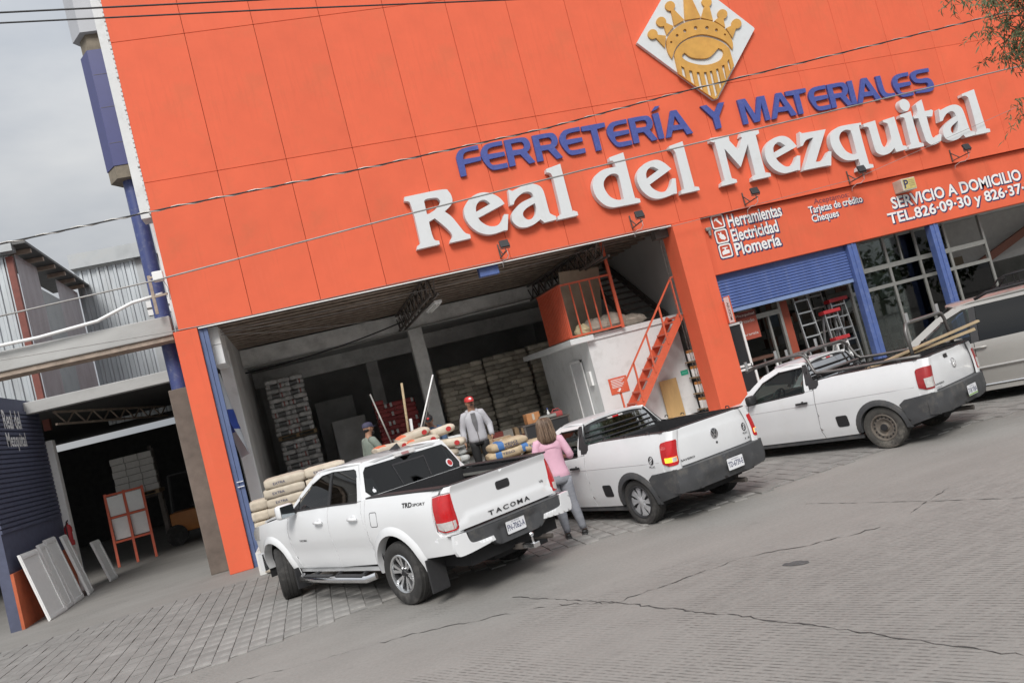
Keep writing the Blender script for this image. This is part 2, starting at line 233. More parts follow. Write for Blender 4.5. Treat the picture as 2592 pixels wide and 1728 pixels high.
BLUE=[('F',[[(5.536,7.598,0),(5.534,7.498,0),(5.273,7.492,1),(5.173,7.445,1),(5.133,7.336,0),(5.538,7.333,0),(5.53,7.241,0),(5.133,7.219,0),(5.12,6.965,0),(4.984,6.961,0),(4.986,7.351,1),(5.003,7.441,1),(5.073,7.533,1),(5.202,7.58,1)]]),('E',[[(6.108,7.598,0),(6.1,7.498,0),(5.878,7.496,1),(5.764,7.469,1),(5.721,7.418,1),(5.709,7.35,0),(6.101,7.344,0),(6.101,7.25,0),(5.713,7.231,0),(5.724,7.135,1),(5.806,7.085,1),(6.105,7.084,0),(6.101,6.978,0),(5.801,6.974,1),(5.693,7.017,1),(5.608,7.145,1),(5.555,7.307,1),(5.57,7.433,1),(5.651,7.536,1),(5.77,7.586,1)]]),('R',[[(6.156,7.595,0),(6.59,7.591,1),(6.707,7.529,1),(6.741,7.403,1),(6.693,7.293,1),(6.618,7.24,0),(6.757,6.983,0),(6.606,6.969,0),(6.454,7.216,0),(6.296,7.215,0),(6.284,6.986,0),(6.138,6.983,0)],[(6.297,7.493,0),(6.528,7.495,1),(6.588,7.448,1),(6.589,7.383,1),(6.533,7.333,1),(6.299,7.339,0)]]),('R',[[(6.827,7.586,0),(7.261,7.582,1),(7.378,7.52,1),(7.412,7.394,1),(7.364,7.284,1),(7.289,7.231,0),(7.428,6.974,0),(7.277,6.96,0),(7.125,7.207,0),(6.967,7.206,0),(6.955,6.977,0),(6.809,6.974,0)],[(6.968,7.484,0),(7.199,7.486,1),(7.259,7.439,1),(7.26,7.374,1),(7.204,7.324,1),(6.97,7.33,0)]]),('E',[[(8.008,7.604,0),(8.0,7.504,0),(7.778,7.502,1),(7.664,7.475,1),(7.621,7.424,1),(7.609,7.356,0),(8.001,7.35,0),(8.001,7.256,0),(7.613,7.237,0),(7.624,7.141,1),(7.706,7.091,1),(8.005,7.09,0),(8.001,6.984,0),(7.701,6.98,1),(7.593,7.023,1),(7.508,7.151,1),(7.455,7.313,1),(7.47,7.439,1),(7.551,7.542,1),(7.67,7.592,1)]]),('T',[[(8.048,7.596,0),(8.642,7.599,0),(8.632,7.496,0),(8.416,7.478,0),(8.403,6.974,0),(8.263,6.974,0),(8.261,7.474,0),(8.043,7.487,0)]]),('E',[[(9.197,7.589,0),(9.189,7.489,0),(8.967,7.487,1),(8.853,7.46,1),(8.81,7.409,1),(8.798,7.341,0),(9.19,7.335,0),(9.19,7.241,0),(8.802,7.222,0),(8.813,7.126,1),(8.895,7.076,1),(9.194,7.075,0),(9.19,6.969,0),(8.89,6.965,1),(8.782,7.008,1),(8.697,7.136,1),(8.644,7.298,1),(8.659,7.424,1),(8.74,7.527,1),(8.859,7.577,1)]]),('R',[[(9.25,7.592,0),(9.684,7.588,1),(9.801,7.526,1),(9.835,7.4,1),(9.787,7.29,1),(9.712,7.237,0),(9.851,6.98,0),(9.7,6.966,0),(9.548,7.213,0),(9.39,7.212,0),(9.378,6.983,0),(9.232,6.98,0)],[(9.391,7.49,0),(9.622,7.492,1),(9.682,7.445,1),(9.683,7.38,1),(9.627,7.33,1),(9.393,7.336,0)]]),('I',[[(9.882,7.595,0),(10.045,7.606,0),(10.03,6.977,0),(9.89,6.977,0)]]),('accent',[[(9.888,7.663,0),(9.998,7.767,0),(10.124,7.765,0),(10.031,7.695,0)]]),('A',[[(10.364,7.596,0),(10.521,7.594,0),(10.794,6.975,0),(10.628,6.966,0),(10.576,7.113,0),(10.282,7.12,0),(10.207,6.976,0),(10.076,6.975,0)],[(10.434,7.458,0),(10.522,7.229,0),(10.337,7.242,0)]]),('Y',[[(11.163,7.577,0),(11.331,7.587,0),(11.496,7.376,0),(11.663,7.584,0),(11.821,7.578,0),(11.586,7.259,0),(11.571,6.975,0),(11.421,6.962,0),(11.413,7.237,0)]]),('M',[[(12.177,7.571,0),(12.397,7.574,0),(12.568,7.133,0),(12.735,7.565,0),(12.943,7.564,0),(12.943,6.954,0),(12.801,6.946,0),(12.809,7.398,0),(12.642,6.956,0),(12.483,6.948,0),(12.328,7.418,0),(12.32,6.95,0),(12.179,6.948,0)]]),('A',[[(13.272,7.569,0),(13.429,7.567,0),(13.702,6.948,0),(13.536,6.939,0),(13.484,7.086,0),(13.19,7.093,0),(13.115,6.949,0),(12.984,6.948,0)],[(13.342,7.431,0),(13.43,7.202,0),(13.245,7.215,0)]]),('T',[[(13.54,7.567,0),(14.134,7.57,0),(14.124,7.467,0),(13.908,7.449,0),(13.895,6.945,0),(13.755,6.945,0),(13.753,7.445,0),(13.535,7.458,0)]]),('E',[[(14.715,7.562,0),(14.707,7.462,0),(14.485,7.46,1),(14.371,7.433,1),(14.328,7.382,1),(14.316,7.314,0),(14.708,7.308,0),(14.708,7.214,0),(14.32,7.195,0),(14.331,7.099,1),(14.413,7.049,1),(14.712,7.048,0),(14.708,6.942,0),(14.408,6.938,1),(14.3,6.981,1),(14.215,7.109,1),(14.162,7.271,1),(14.177,7.397,1),(14.258,7.5,1),(14.377,7.55,1)]]),('R',[[(14.752,7.556,0),(15.186,7.552,1),(15.303,7.49,1),(15.337,7.364,1),(15.289,7.254,1),(15.214,7.201,0),(15.353,6.944,0),(15.202,6.93,0),(15.05,7.177,0),(14.892,7.176,0),(14.88,6.947,0),(14.734,6.944,0)],[(14.893,7.454,0),(15.124,7.456,1),(15.184,7.409,1),(15.185,7.344,1),(15.129,7.294,1),(14.895,7.3,0)]]),('I',[[(15.362,7.551,0),(15.512,7.553,0),(15.492,6.938,0),(15.342,6.936,0)]]),('A',[[(15.81,7.559,0),(15.967,7.557,0),(16.24,6.938,0),(16.074,6.929,0),(16.022,7.076,0),(15.728,7.083,0),(15.653,6.939,0),(15.522,6.938,0)],[(15.88,7.421,0),(15.968,7.192,0),(15.783,7.205,0)]]),('L',[[(16.232,7.547,0),(16.385,7.549,0),(16.387,7.214,1),(16.426,7.085,1),(16.535,7.046,1),(16.677,7.041,0),(16.676,6.965,0),(16.44,6.942,1),(16.316,6.997,1),(16.252,7.112,1),(16.233,7.239,1)]]),('E',[[(17.243,7.513,0),(17.235,7.413,0),(17.013,7.411,1),(16.899,7.384,1),(16.856,7.333,1),(16.844,7.265,0),(17.236,7.259,0),(17.236,7.165,0),(16.848,7.146,0),(16.859,7.05,1),(16.941,7.0,1),(17.24,6.999,0),(17.236,6.893,0),(16.936,6.889,1),(16.828,6.932,1),(16.743,7.06,1),(16.69,7.222,1),(16.705,7.348,1),(16.786,7.451,1),(16.905,7.501,1)]]),('S',[[(17.898,7.523,0),(17.896,7.424,0),(17.55,7.423,1),(17.453,7.385,1),(17.45,7.314,1),(17.564,7.278,1),(17.772,7.273,1),(17.891,7.191,1),(17.925,7.043,1),(17.845,6.93,1),(17.668,6.904,1),(17.32,6.924,0),(17.311,7.023,0),(17.626,7.027,1),(17.74,7.054,1),(17.728,7.145,1),(17.546,7.165,1),(17.357,7.221,1),(17.288,7.357,1),(17.337,7.474,1),(17.499,7.521,1)]])]
EMBLEM={'diamond': [[(9.965,9.343,0),(11.548,7.668,0),(11.658,7.675,0),(13.16,9.241,0),(13.145,9.286,0),(11.568,10.976,0),(11.501,10.923,0)]],'band': [[(10.716,8.811,0),(10.667,8.975,1),(10.675,9.154,1),(10.738,9.31,1),(10.928,9.481,1),(11.213,9.607,1),(11.476,9.654,1),(11.761,9.649,1),(12.042,9.56,1),(12.266,9.395,1),(12.396,9.158,1),(12.426,8.951,1),(12.371,8.8,0),(12.26,9.009,1),(12.049,9.156,1),(11.724,9.278,1),(11.439,9.285,1),(11.13,9.204,1),(10.893,9.057,1)],[(10.844,9.204,0),(10.833,9.188,0),(10.815,9.18,0),(10.796,9.183,0),(10.784,9.195,0),(10.783,9.213,0),(10.794,9.229,0),(10.812,9.237,0),(10.831,9.234,0),(10.843,9.222,0)],[(11.052,9.343,0),(11.038,9.322,0),(11.015,9.312,0),(10.991,9.315,0),(10.975,9.331,0),(10.974,9.354,0),(10.988,9.374,0),(11.011,9.385,0),(11.035,9.382,0),(11.051,9.365,0)],[(11.295,9.426,0),(11.278,9.401,0),(11.249,9.389,0),(11.22,9.393,0),(11.201,9.412,0),(11.199,9.44,0),(11.216,9.465,0),(11.245,9.478,0),(11.274,9.474,0),(11.293,9.454,0)],[(11.6,9.457,0),(11.582,9.43,0),(11.551,9.416,0),(11.519,9.421,0),(11.499,9.442,0),(11.497,9.471,0),(11.515,9.498,0),(11.546,9.512,0),(11.578,9.508,0),(11.599,9.487,0)],[(11.898,9.421,0),(11.881,9.395,0),(11.851,9.382,0),(11.821,9.387,0),(11.802,9.406,0),(11.801,9.434,0),(11.818,9.459,0),(11.847,9.472,0),(11.877,9.468,0),(11.896,9.448,0)],[(12.128,9.33,0),(12.113,9.307,0),(12.087,9.296,0),(12.06,9.299,0),(12.042,9.317,0),(12.041,9.342,0),(12.056,9.364,0),(12.082,9.376,0),(12.109,9.372,0),(12.127,9.355,0)],[(12.31,9.187,0),(12.298,9.17,0),(12.279,9.162,0),(12.26,9.165,0),(12.247,9.178,0),(12.246,9.196,0),(12.258,9.212,0),(12.277,9.22,0),(12.296,9.217,0),(12.309,9.205,0)]],'prongs': [[[(10.725,9.386,0),(10.617,9.105,0),(10.456,9.372,0),(10.406,9.355,0),(10.356,9.357,0),(10.312,9.376,0),(10.282,9.411,0),(10.271,9.455,0),(10.279,9.502,0),(10.306,9.545,0),(10.348,9.576,0),(10.398,9.592,0),(10.448,9.589,0),(10.491,9.568,0),(10.52,9.533,0),(10.53,9.488,0),(10.521,9.441,0)]],[[(10.994,9.588,0),(10.757,9.406,0),(10.743,9.633,0),(10.692,9.623,0),(10.643,9.632,0),(10.604,9.657,0),(10.58,9.696,0),(10.575,9.742,0),(10.59,9.788,0),(10.623,9.827,0),(10.669,9.854,0),(10.72,9.864,0),(10.769,9.855,0),(10.808,9.829,0),(10.831,9.79,0),(10.836,9.744,0),(10.82,9.698,0)]],[[(11.311,9.702,0),(11.016,9.601,0),(11.034,9.974,0),(10.983,9.982,0),(10.942,10.008,0),(10.918,10.047,0),(10.913,10.095,0),(10.93,10.142,0),(10.965,10.182,0),(11.013,10.208,0),(11.066,10.216,0),(11.116,10.205,0),(11.154,10.176,0),(11.175,10.134,0),(11.174,10.086,0),(11.153,10.039,0),(11.115,10.001,0)]],[[(11.767,9.698,0),(11.332,9.699,0),(11.484,10.343,0),(11.454,10.374,0),(11.44,10.414,0),(11.443,10.458,0),(11.463,10.5,0),(11.498,10.535,0),(11.542,10.558,0),(11.59,10.566,0),(11.637,10.559,0),(11.675,10.536,0),(11.699,10.501,0),(11.708,10.459,0),(11.699,10.415,0),(11.673,10.375,0),(11.635,10.343,0)]],[[(12.067,9.582,0),(11.779,9.696,0),(11.944,9.966,0),(11.915,10.0,0),(11.903,10.042,0),(11.909,10.088,0),(11.934,10.13,0),(11.973,10.164,0),(12.021,10.183,0),(12.071,10.187,0),(12.117,10.173,0),(12.152,10.144,0),(12.171,10.105,0),(12.172,10.059,0),(12.154,10.015,0),(12.12,9.977,0),(12.075,9.952,0)]],[[(12.34,9.367,0),(12.111,9.576,0),(12.244,9.646,0),(12.233,9.688,0),(12.24,9.733,0),(12.264,9.775,0),(12.303,9.808,0),(12.351,9.828,0),(12.401,9.831,0),(12.447,9.818,0),(12.483,9.79,0),(12.503,9.751,0),(12.505,9.706,0),(12.488,9.662,0),(12.456,9.624,0),(12.411,9.598,0),(12.361,9.586,0)]],[[(12.464,9.08,0),(12.361,9.348,0),(12.541,9.398,0),(12.546,9.444,0),(12.57,9.486,0),(12.608,9.52,0),(12.656,9.54,0),(12.707,9.545,0),(12.754,9.532,0),(12.79,9.505,0),(12.812,9.466,0),(12.815,9.421,0),(12.799,9.377,0),(12.767,9.338,0),(12.722,9.311,0),(12.672,9.299,0),(12.623,9.304,0)]]],'face': [[(10.804,8.872,0),(10.922,9.036,1),(11.16,9.183,1),(11.532,9.238,1),(11.871,9.165,1),(12.15,9.008,1),(12.299,8.835,0),(12.296,8.4,0),(11.604,7.676,0),(11.525,7.669,0),(10.785,8.415,0)],[(11.087,8.905,0),(11.218,8.778,1),(11.446,8.702,1),(11.716,8.704,1),(12.005,8.887,0),(12.097,8.831,1),(12.099,8.714,1),(11.951,8.585,1),(11.681,8.526,1),(11.418,8.549,1),(11.147,8.656,1),(11.005,8.776,1),(11.011,8.858,1)],[(10.901,8.602,0),(10.972,8.542,0),(10.96,8.272,0),(10.877,8.368,0)],[(11.072,8.461,0),(11.155,8.44,0),(11.141,8.08,0),(11.056,8.175,0)],[(11.256,8.392,0),(11.333,8.38,0),(11.313,7.904,0),(11.231,7.986,0)],[(11.444,8.363,0),(11.522,8.354,0),(11.496,7.734,0),(11.416,7.805,0)],[(11.605,8.363,0),(11.677,8.36,0),(11.654,7.783,0),(11.569,7.698,0)],[(11.783,8.386,0),(11.857,8.391,0),(11.831,7.954,0),(11.752,7.876,0)],[(11.963,8.442,0),(12.043,8.455,0),(12.012,8.134,0),(11.964,8.083,0)],[(12.142,8.523,0),(12.21,8.58,0),(12.193,8.332,0),(12.132,8.266,0)]]}
# ======================= materials of the place =======================
ORANGE = mat('orange_stucco', (.74,.128,.057), .78, var=.06, scale=1.1, bump=.12, bscale=140, dirt=(.48,.14,.06), dscale=1.3, damt=.34, streak=.35, rand=.035)
ORANGE2 = mat('orange_backing', (.38,.035,.015), .85, var=.1)
ORANGEP = mat('orange_paint_metal', (.62,.115,.055), .5, var=.1, scale=14, dirt=(.35,.1,.06), dscale=7, damt=.4)
CONC = mat('concrete_grey', (.70,.70,.685), .9, var=.18, scale=2.2, bump=.25, bscale=40, dirt=(.2,.19,.18), dscale=1.7, damt=.5)
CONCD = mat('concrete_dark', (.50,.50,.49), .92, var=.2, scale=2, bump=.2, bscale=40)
WHITEW = mat('white_plaster', (.68,.69,.69), .85, var=.05, scale=1.6, bump=.1, bscale=50, dirt=(.42,.41,.39), dscale=2.2, damt=.5)
STEEL = mat('dark_steel', (.12,.105,.095), .6, .3, var=.25, scale=6)
RUST = mat('rusty_purlin', (.36,.29,.235), .75, .1, var=.3, scale=5)
BLUEP = mat('blue_paint', (.085,.135,.34), .5, var=.1, scale=4, dirt=(.3,.33,.42), dscale=9, damt=.35)
BLUEG = mat('blue_guide', (.10,.14,.27), .5, var=.1, scale=4)
ALU = mat('aluminium', (.52,.53,.53), .38, .75, var=.1, scale=12)
ALUD = mat('aluminium_dull', (.30,.30,.28), .5, .5, var=.12, scale=10)
PAINTW = mat('white_paint', (.80,.80,.79), .5, var=.04, scale=9)
GLASSW = glass('shop_glass', (.8,.86,.84), .9, .8)
DARKWALL = mat('warehouse_wall', (.55,.55,.54), .9, var=.2, scale=.9, bump=.1)
CORR = mat('galvanised_sheet', (.50,.53,.55), .4, .75, var=.12, scale=3, dirt=(.33,.32,.30), dscale=2.2, damt=.5, stretch=(1,1,.25))
BLUELET = mat('blue_letter', (.060,.085,.31), .5, var=.10, scale=20, dirt=(.14,.16,.36), dscale=5, damt=.5)
LETW = mat('letter_white', (.66,.68,.69), .55, var=.03, scale=3, dirt=(.46,.45,.42), dscale=3, damt=.4, streak=.22)
LETSIDE = LETW
GOLD = mat('gold_emblem', (.60,.32,.07), .5, var=.15, scale=3, dirt=(.52,.20,.05), dscale=2, damt=.6)
NAVY = mat('navy_paint', (.025,.03,.10), .6, var=.05)
PURPLE = mat('faded_purple_paint', (.20,.055,.075), .7, var=.2, scale=30)
BLACK = mat('black_plastic', (.022,.022,.024), .5, var=.1)
WIRE = mat('cable_black', (.02,.02,.022), .5, var=0)
WIREG = mat('cable_grey', (.30,.29,.28), .5, .3, var=.3, scale=3)

# ======================= ground =======================
def ground_material():
    m = bpy.data.materials.new('grooved_concrete_road'); m.use_nodes = True; n = m.node_tree; b = n.nodes['Principled BSDF']; k = n.links.new
    t = n.nodes.new('ShaderNodeTexCoord'); vec = t.outputs['Object']
    def noise(s, d=6, r=.6, st=None):
        v = vec
        if st:
            q = n.nodes.new('ShaderNodeMapping'); q.inputs['Scale'].default_value = st[0]; q.inputs['Rotation'].default_value = (0, 0, st[1]); k(vec, q.inputs[0]); v = q.outputs[0]
        z = n.nodes.new('ShaderNodeTexNoise'); z.inputs['Scale'].default_value = s; z.inputs['Detail'].default_value = d; z.inputs['Roughness'].default_value = r; k(v, z.inputs['Vector']); return z.outputs['Fac']
    def ramp(x, p0, p1, c0, c1):
        r = n.nodes.new('ShaderNodeValToRGB'); r.color_ramp.elements[0].position = p0; r.color_ramp.elements[1].position = p1
        r.color_ramp.elements[0].color = (*c0, 1); r.color_ramp.elements[1].color = (*c1, 1); k(x, r.inputs[0]); return r.outputs[0]
    def mixc(a, bb, fac, mode='MIX', f=1.):
        q = n.nodes.new('ShaderNodeMix'); q.data_type = 'RGBA'; q.blend_type = mode
        if hasattr(fac, 'is_linked') or not isinstance(fac, (int, float)): k(fac, q.inputs[0])
        else: q.inputs[0].default_value = fac
        for i, x in ((6, a), (7, bb)):
            if isinstance(x, tuple): q.inputs[i].default_value = (*x, 1)
            else: k(x, q.inputs[i])
        return q.outputs[2]
    base = ramp(noise(.35, 8), .3, .72, (.225,.215,.20), (.29,.278,.26))
    base = mixc(base, ramp(noise(26, 5, .7), .35, .7, (.72,.72,.72), (1.1,1.1,1.1)), .5, 'MULTIPLY')
    # tyre tracks and dusty sweeps run with the parking direction
    sw = ramp(noise(.8, 5, .6, ((.35, 2.6, 1), rad(-28))), .45, .75, (0,0,0), (.30,.30,.30))
    base = mixc(base, (.32,.31,.29), sw)
    st = ramp(noise(1.9, 6, .65), .60, .78, (0,0,0), (.5,.5,.5))
    base = mixc(base, (.13,.125,.12), st)
    # rake grooves: strong in patches, worn away elsewhere
    mpn = n.nodes.new('ShaderNodeMapping'); mpn.inputs['Rotation'].default_value = (0, 0, rad(-31.2)); k(vec, mpn.inputs[0])
    w = n.nodes.new('ShaderNodeTexWave'); w.wave_type = 'BANDS'; w.bands_direction = 'X'; w.inputs['Scale'].default_value = 6.6; w.inputs['Distortion'].default_value = 1.5; w.inputs['Detail'].default_value = 2; w.inputs['Detail Scale'].default_value = .6
    k(mpn.outputs[0], w.inputs['Vector'])
    sp_ = n.nodes.new('ShaderNodeSeparateXYZ'); k(vec, sp_.inputs[0]); mr_ = n.nodes.new('ShaderNodeMapRange'); k(sp_.outputs['Y'], mr_.inputs['Value']); mr_.inputs['From Min'].default_value = -9.2; mr_.inputs['From Max'].default_value = -11.6; mr_.inputs['To Min'].default_value = -.07; mr_.inputs['To Max'].default_value = .17
    ad_ = n.nodes.new('ShaderNodeMath'); ad_.operation = 'ADD'; k(noise(.55, 4, .6), ad_.inputs[0]); k(mr_.outputs[0], ad_.inputs[1])
    wear = ramp(ad_.outputs[0], .46, .60, (0,0,0), (1,1,1))
    dotn = ramp(noise(9, 3, .6, ((.5,1.6,1), rad(-31))), .38, .62, (0,0,0), (1,1,1))
    g = ramp(w.outputs['Fac'], .10, .34, (1,1,1), (0,0,0))
    gw = mixc((0,0,0), g, wear); gw = mixc((0,0,0), gw, dotn)
    base = mixc(base, (.10,.095,.088), mixc((0,0,0), gw, .85))
    k(base, b.inputs['Base Color']); b.inputs['Roughness'].default_value = .88
    bu = n.nodes.new('ShaderNodeBump'); bu.inputs['Strength'].default_value = .5; bu.inputs['Distance'].default_value = .008; bu.invert = True
    k(gw, bu.inputs['Height']); b2 = n.nodes.new('ShaderNodeBump'); b2.inputs['Strength'].default_value = .35; b2.inputs['Distance'].default_value = .006
    k(noise(45, 5, .7), b2.inputs['Height']); k(bu.outputs[0], b2.inputs['Normal']); k(b2.outputs[0], b.inputs['Normal'])
    return m
GROUND = ground_material()
mb = MB(); n_ = 24
mb.add([(-300,-300,0),(300,-300,0),(300,300,0),(-300,300,0)], [(0,1,2,3)])
road = mb.build('road', GROUND); tag(road, kind='structure')
CRACK = mat('crack_fill', (.055,.052,.05), .95, var=.3, scale=20)
def crack(pts, w=.022, jit=.03, step=.12, gap=.0):
    m = MB(); P = []
    for i in range(len(pts)-1):
        a, b = Vector(pts[i]), Vector(pts[i+1]); nn = max(2, int((b-a).length/step)); d = (b-a).normalized(); s = Vector((-d.y, d.x))
        for k in range(nn): P.append((a+(b-a)*k/nn+s*random.uniform(-jit, jit), s, random.uniform(.25, 1.25)))
    P.append((Vector(pts[-1]), s, .3)); vs_ = []; fs_ = []
    for p, s_, q in P:
        if random.random() < gap: q = .12
        vs_ += [(*(p+s_*w*q/2), .004), (*(p-s_*w*q/2), .004)]
    for i in range(len(P)-1): fs_.append((2*i, 2*i+1, 2*i+3, 2*i+2))
    m.add(vs_, fs_).build('crack', CRACK, road)
crack([(-4.5,-7.9),(-.67,-8.34),(1.13,-8.71),(2.45,-9.33),(2.91,-9.95),(4.34,-9.88),(4.9,-10.22),(5.6,-10.4)], .018, .035, .07, gap=.35)
crack([(2.23,-8.53),(2.91,-9.95),(3.46,-11.4),(3.8,-12.43),(4.6,-15)], .017, .022, .06, gap=.12)
crack([(5.92,-8.66),(6.43,-10.11),(6.78,-10.98),(7.6,-13)], .013, .012, .07, gap=.2)
crack([(6.05,-10.3),(6.43,-10.11),(6.9,-9.9)], .016, .015, .06, gap=.35)
crack([(-.6,-9.1),(-.2,-9.9),(0,-10.8)], .014, .015, .06, gap=.25)
m_ = MB(); ring = []
for k in range(22):
    t = 2*math.pi*k/22; r = random.uniform(.85, 1.1); ring.append((4.49+.09*r*math.cos(t)-.05*math.sin(t), -10.6+.10*r*math.sin(t), .0045))
m_.add(ring, [tuple(range(22))]).build('asphalt_patch', mat('patch_asphalt', (.085,.085,.085), .9, var=.3, scale=30), road)

# pavers: rows along x, running bond; every block has its own edges
PAV = mat('paver_concrete', (.245,.237,.225), .92, rand=.14, var=.16, scale=3.5, bump=.3, bscale=60, dirt=(.42,.41,.39), dscale=1.2, damt=.6)
PAVJ = mat('paver_joint_sand', (.255,.247,.235), .95, var=.15, scale=6)
def pav_edge(x):   # front edge of the paved strip
    return -7.25+.22*math.sin(x*.9)+.25*math.sin(x*.37+1)
mb = MB(); xs = [i*.5 for i in range(-24, 45)]
vs_ = []; fs_ = []
for x in xs: vs_ += [(x, pav_edge(x)+.10, .004), (x, -1.31, .004)]
for i in range(len(xs)-1): fs_.append((2*i, 2*i+2, 2*i+3, 2*i+1))
paving = mb.add(vs_, fs_).build('pavement', PAVJ); tag(paving, kind='structure')
pw, pl = .205, .305
paver_me = MB().bbox(-pw/2+.006, pw/2-.006, -pl/2+.006, pl/2-.006, -.01, .012, .006).build('paver', PAV); pm = paver_me.data; bpy.data.objects.remove(paver_me)
spots = []
for i in range(-58, 108):
    for j in range(0, 22):
        x = i*pw; y = -1.5-j*pl-(pl/2 if i % 2 else 0)
        if y < pav_edge(x)+.12: continue
        spots.append((x, y))
def dcam(p): return (Vector((p[0], p[1], 0))-CAM_LOC).length
vis = [p for p in spots if -1.6 < p[0] < 6 and not (abs((p[0]-1.2)) < .0)]
vis.sort(key=dcam); near = set(vis[:290]); rest = MB()
v0 = [v.co.copy() for v in pm.vertices]; f0 = [tuple(p.vertices) for p in pm.polygons]
low = MB().box(-pw/2+.006, pw/2-.006, -pl/2+.006, pl/2-.006, -.01, .012)
for (x, y) in spots:
    z = .004+random.uniform(-.004, .004); tilt = random.uniform(-.012, .012)
    if (x, y) in near:
        o = link('paver', pm, paving, (x, y, z), (tilt, random.uniform(-.012, .012), random.uniform(-.015, .015)))
    else:
        rest.add([(v[0]+x, v[1]+y, v[2]+z+v[0]*tilt) for v in low.v], low.f)
po = rest.build('paver_field', PAV, paving, fix=False); po['kind'] = 'stuff'

# ======================= hardware store =======================
store = empty('hardware_store', (0,0,0), 0, 'long orange hardware store with big white lettering and open loading bay', 'building')
PX = 1.412
mb = MB().box(-1.44, 26, .062, .30, 4.97, 14.5); mb.build('wall', ORANGE2, store)
panel_cache = {}
for r, (z0, z1) in enumerate(((4.95, 8.04), (8.04, 11.03), (11.03, 14.5))):
    for k in range(-1, 19):
        x0 = k*PX if k >= 0 else -1.45; x1 = (k+1)*PX if k >= 0 else 0.
        g = .004 if k < 9 else .0028
        key = (round(x1-x0, 3), r, k >= 9)
        if key not in panel_cache:
            o = MB().bbox(0+g, x1-x0-g, 0, .06, z0+g, z1-g, .006).build('facade_panel', ORANGE, store); panel_cache[key] = o.data
        else: o = link('facade_panel', panel_cache[key], store)
        o.location = (x0, random.uniform(-.0015, .0015), 0)
# pillars, lintel soffit, band over the shop
MB().bbox(-1.56, -1.10, .004, .55, .0, 4.945, .012).build('pillar', ORANGE, store)
MB().bbox(9.65, 10.40, -.03, .62, .0, 4.945, .012).build('pillar', ORANGE, store)
MB().box(-1.09, 9.64, .065, .32, 4.935, 4.968).build('lintel', STEEL, store)
MB().bar((-1.08,.02,4.925), (9.64,.02,4.925), .03, .022).build('lintel_trim', PAINTW, store)
MB().bbox(10.405, 26, .12, .42, 3.55, 4.945, .012).build('shop_band', ORANGE, store)
MB().bbox(-1.66, -1.452, .1, .55, 7.35, 14.5, .01).build('side_edge', WHITEW, store)
# rough mortar lumps on the left corner
mb = MB()
for k in range(70):
    z = 7.4+k*.1; mb.bbox(-1.475+random.uniform(-.02, .012), -1.44, -.004-random.uniform(0, .01), .1, z, z+random.uniform(.05, .097), .006)
mb.build('corner_mortar', WHITEW, store)
# roller shutter guide in the loading bay
MB().box(-1.095, -1.01, .08, .2, 0, 4.93).box(-1.0, -.92, .08, .2, 0, 4.93).box(-1.01, -1.0, .12, .2, 0, 4.93).build('shutter_guide', BLUEG, store)
for z in (1.72, 1.62): MB().box(-1.05, -.92, .03, .05, z, z+.015).build('guide_clip', PAINTW, store)
# bay: dock floor, walls, ceiling, beams
MB().box(-.9, 9.64, -1.3, 15.2, 0, .42).build('dock_floor', CONC, store)
MB().box(-.95, -.80, 1.75, 15.2, .42, 5.1).build('bay_wall', DARKWALL, store)
MB().bbox(-.97, -.72, 1.5, 1.75, .42, 4.55, .01).build('wall_jamb', WHITEW, store)
MB().box(-.97, -.74, .3, 1.5, 4.15, 4.55).build('door_header', WHITEW, store)
MB().box(-.97, -.74, .3, 1.75, 4.56, 4.93).build('header_panel', CONC, store)
MB().box(-.95, 10.2, 15.0, 15.2, .42, 5.1).build('bay_wall', DARKWALL, store)
MB().box(10.2, 10.4, .63, 15.2, 0, 5.4).build('bay_wall', mat('inner_grey_wall', (.46,.46,.45), .9, var=.1, scale=.7), store)
MB().box(-1.4, 10.4, .33, 15.2, 5.32, 5.42).build('roof_deck', mat('roof_deck_dark', (.30,.27,.245), .9, var=.3, scale=2), store)
for k in range(13):
    y = .75+k*.5
    o = MB().box(-.95, 10.19, y-.03, y+.03, 5.12, 5.31).box(-.95, 10.19, y-.07, y+.05, 5.115, 5.13).build('purlin', RUST, store)
for x in (3.86, 8.05):
    mb = MB(); mb.bar((x-.09,.5,4.62), (x-.09,6.98,4.62), .05); mb.bar((x+.09,.5,4.62), (x+.09,6.98,4.62), .05); mb.bar((x-.09,.5,5.06), (x-.09,6.98,5.06), .05); mb.bar((x+.09,.5,5.06), (x+.09,6.98,5.06), .05)
    k = 0; y = .6
    while y < 6.8:
        for s in (-.09, .09): mb.bar((x+s, y, 4.64 if k % 2 else 5.04), (x+s, y+.36, 5.04 if k % 2 else 4.64), .028)
        y += .36; k += 1
    mb.build('roof_girder', STEEL, store)
MB().bbox(-.79, 10.18, 7.0, 7.35, 4.62, 5.10, .01).build('concrete_beam', CONC, store)
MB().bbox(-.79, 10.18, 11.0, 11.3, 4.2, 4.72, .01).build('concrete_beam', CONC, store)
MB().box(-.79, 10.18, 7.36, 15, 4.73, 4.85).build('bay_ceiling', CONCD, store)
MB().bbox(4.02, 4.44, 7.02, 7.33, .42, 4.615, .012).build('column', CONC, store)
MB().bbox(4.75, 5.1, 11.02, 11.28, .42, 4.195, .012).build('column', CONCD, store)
MB().bbox(2.9, 3.3, 11.02, 11.28, .42, 4.195, .012).build('column', CONCD, store)
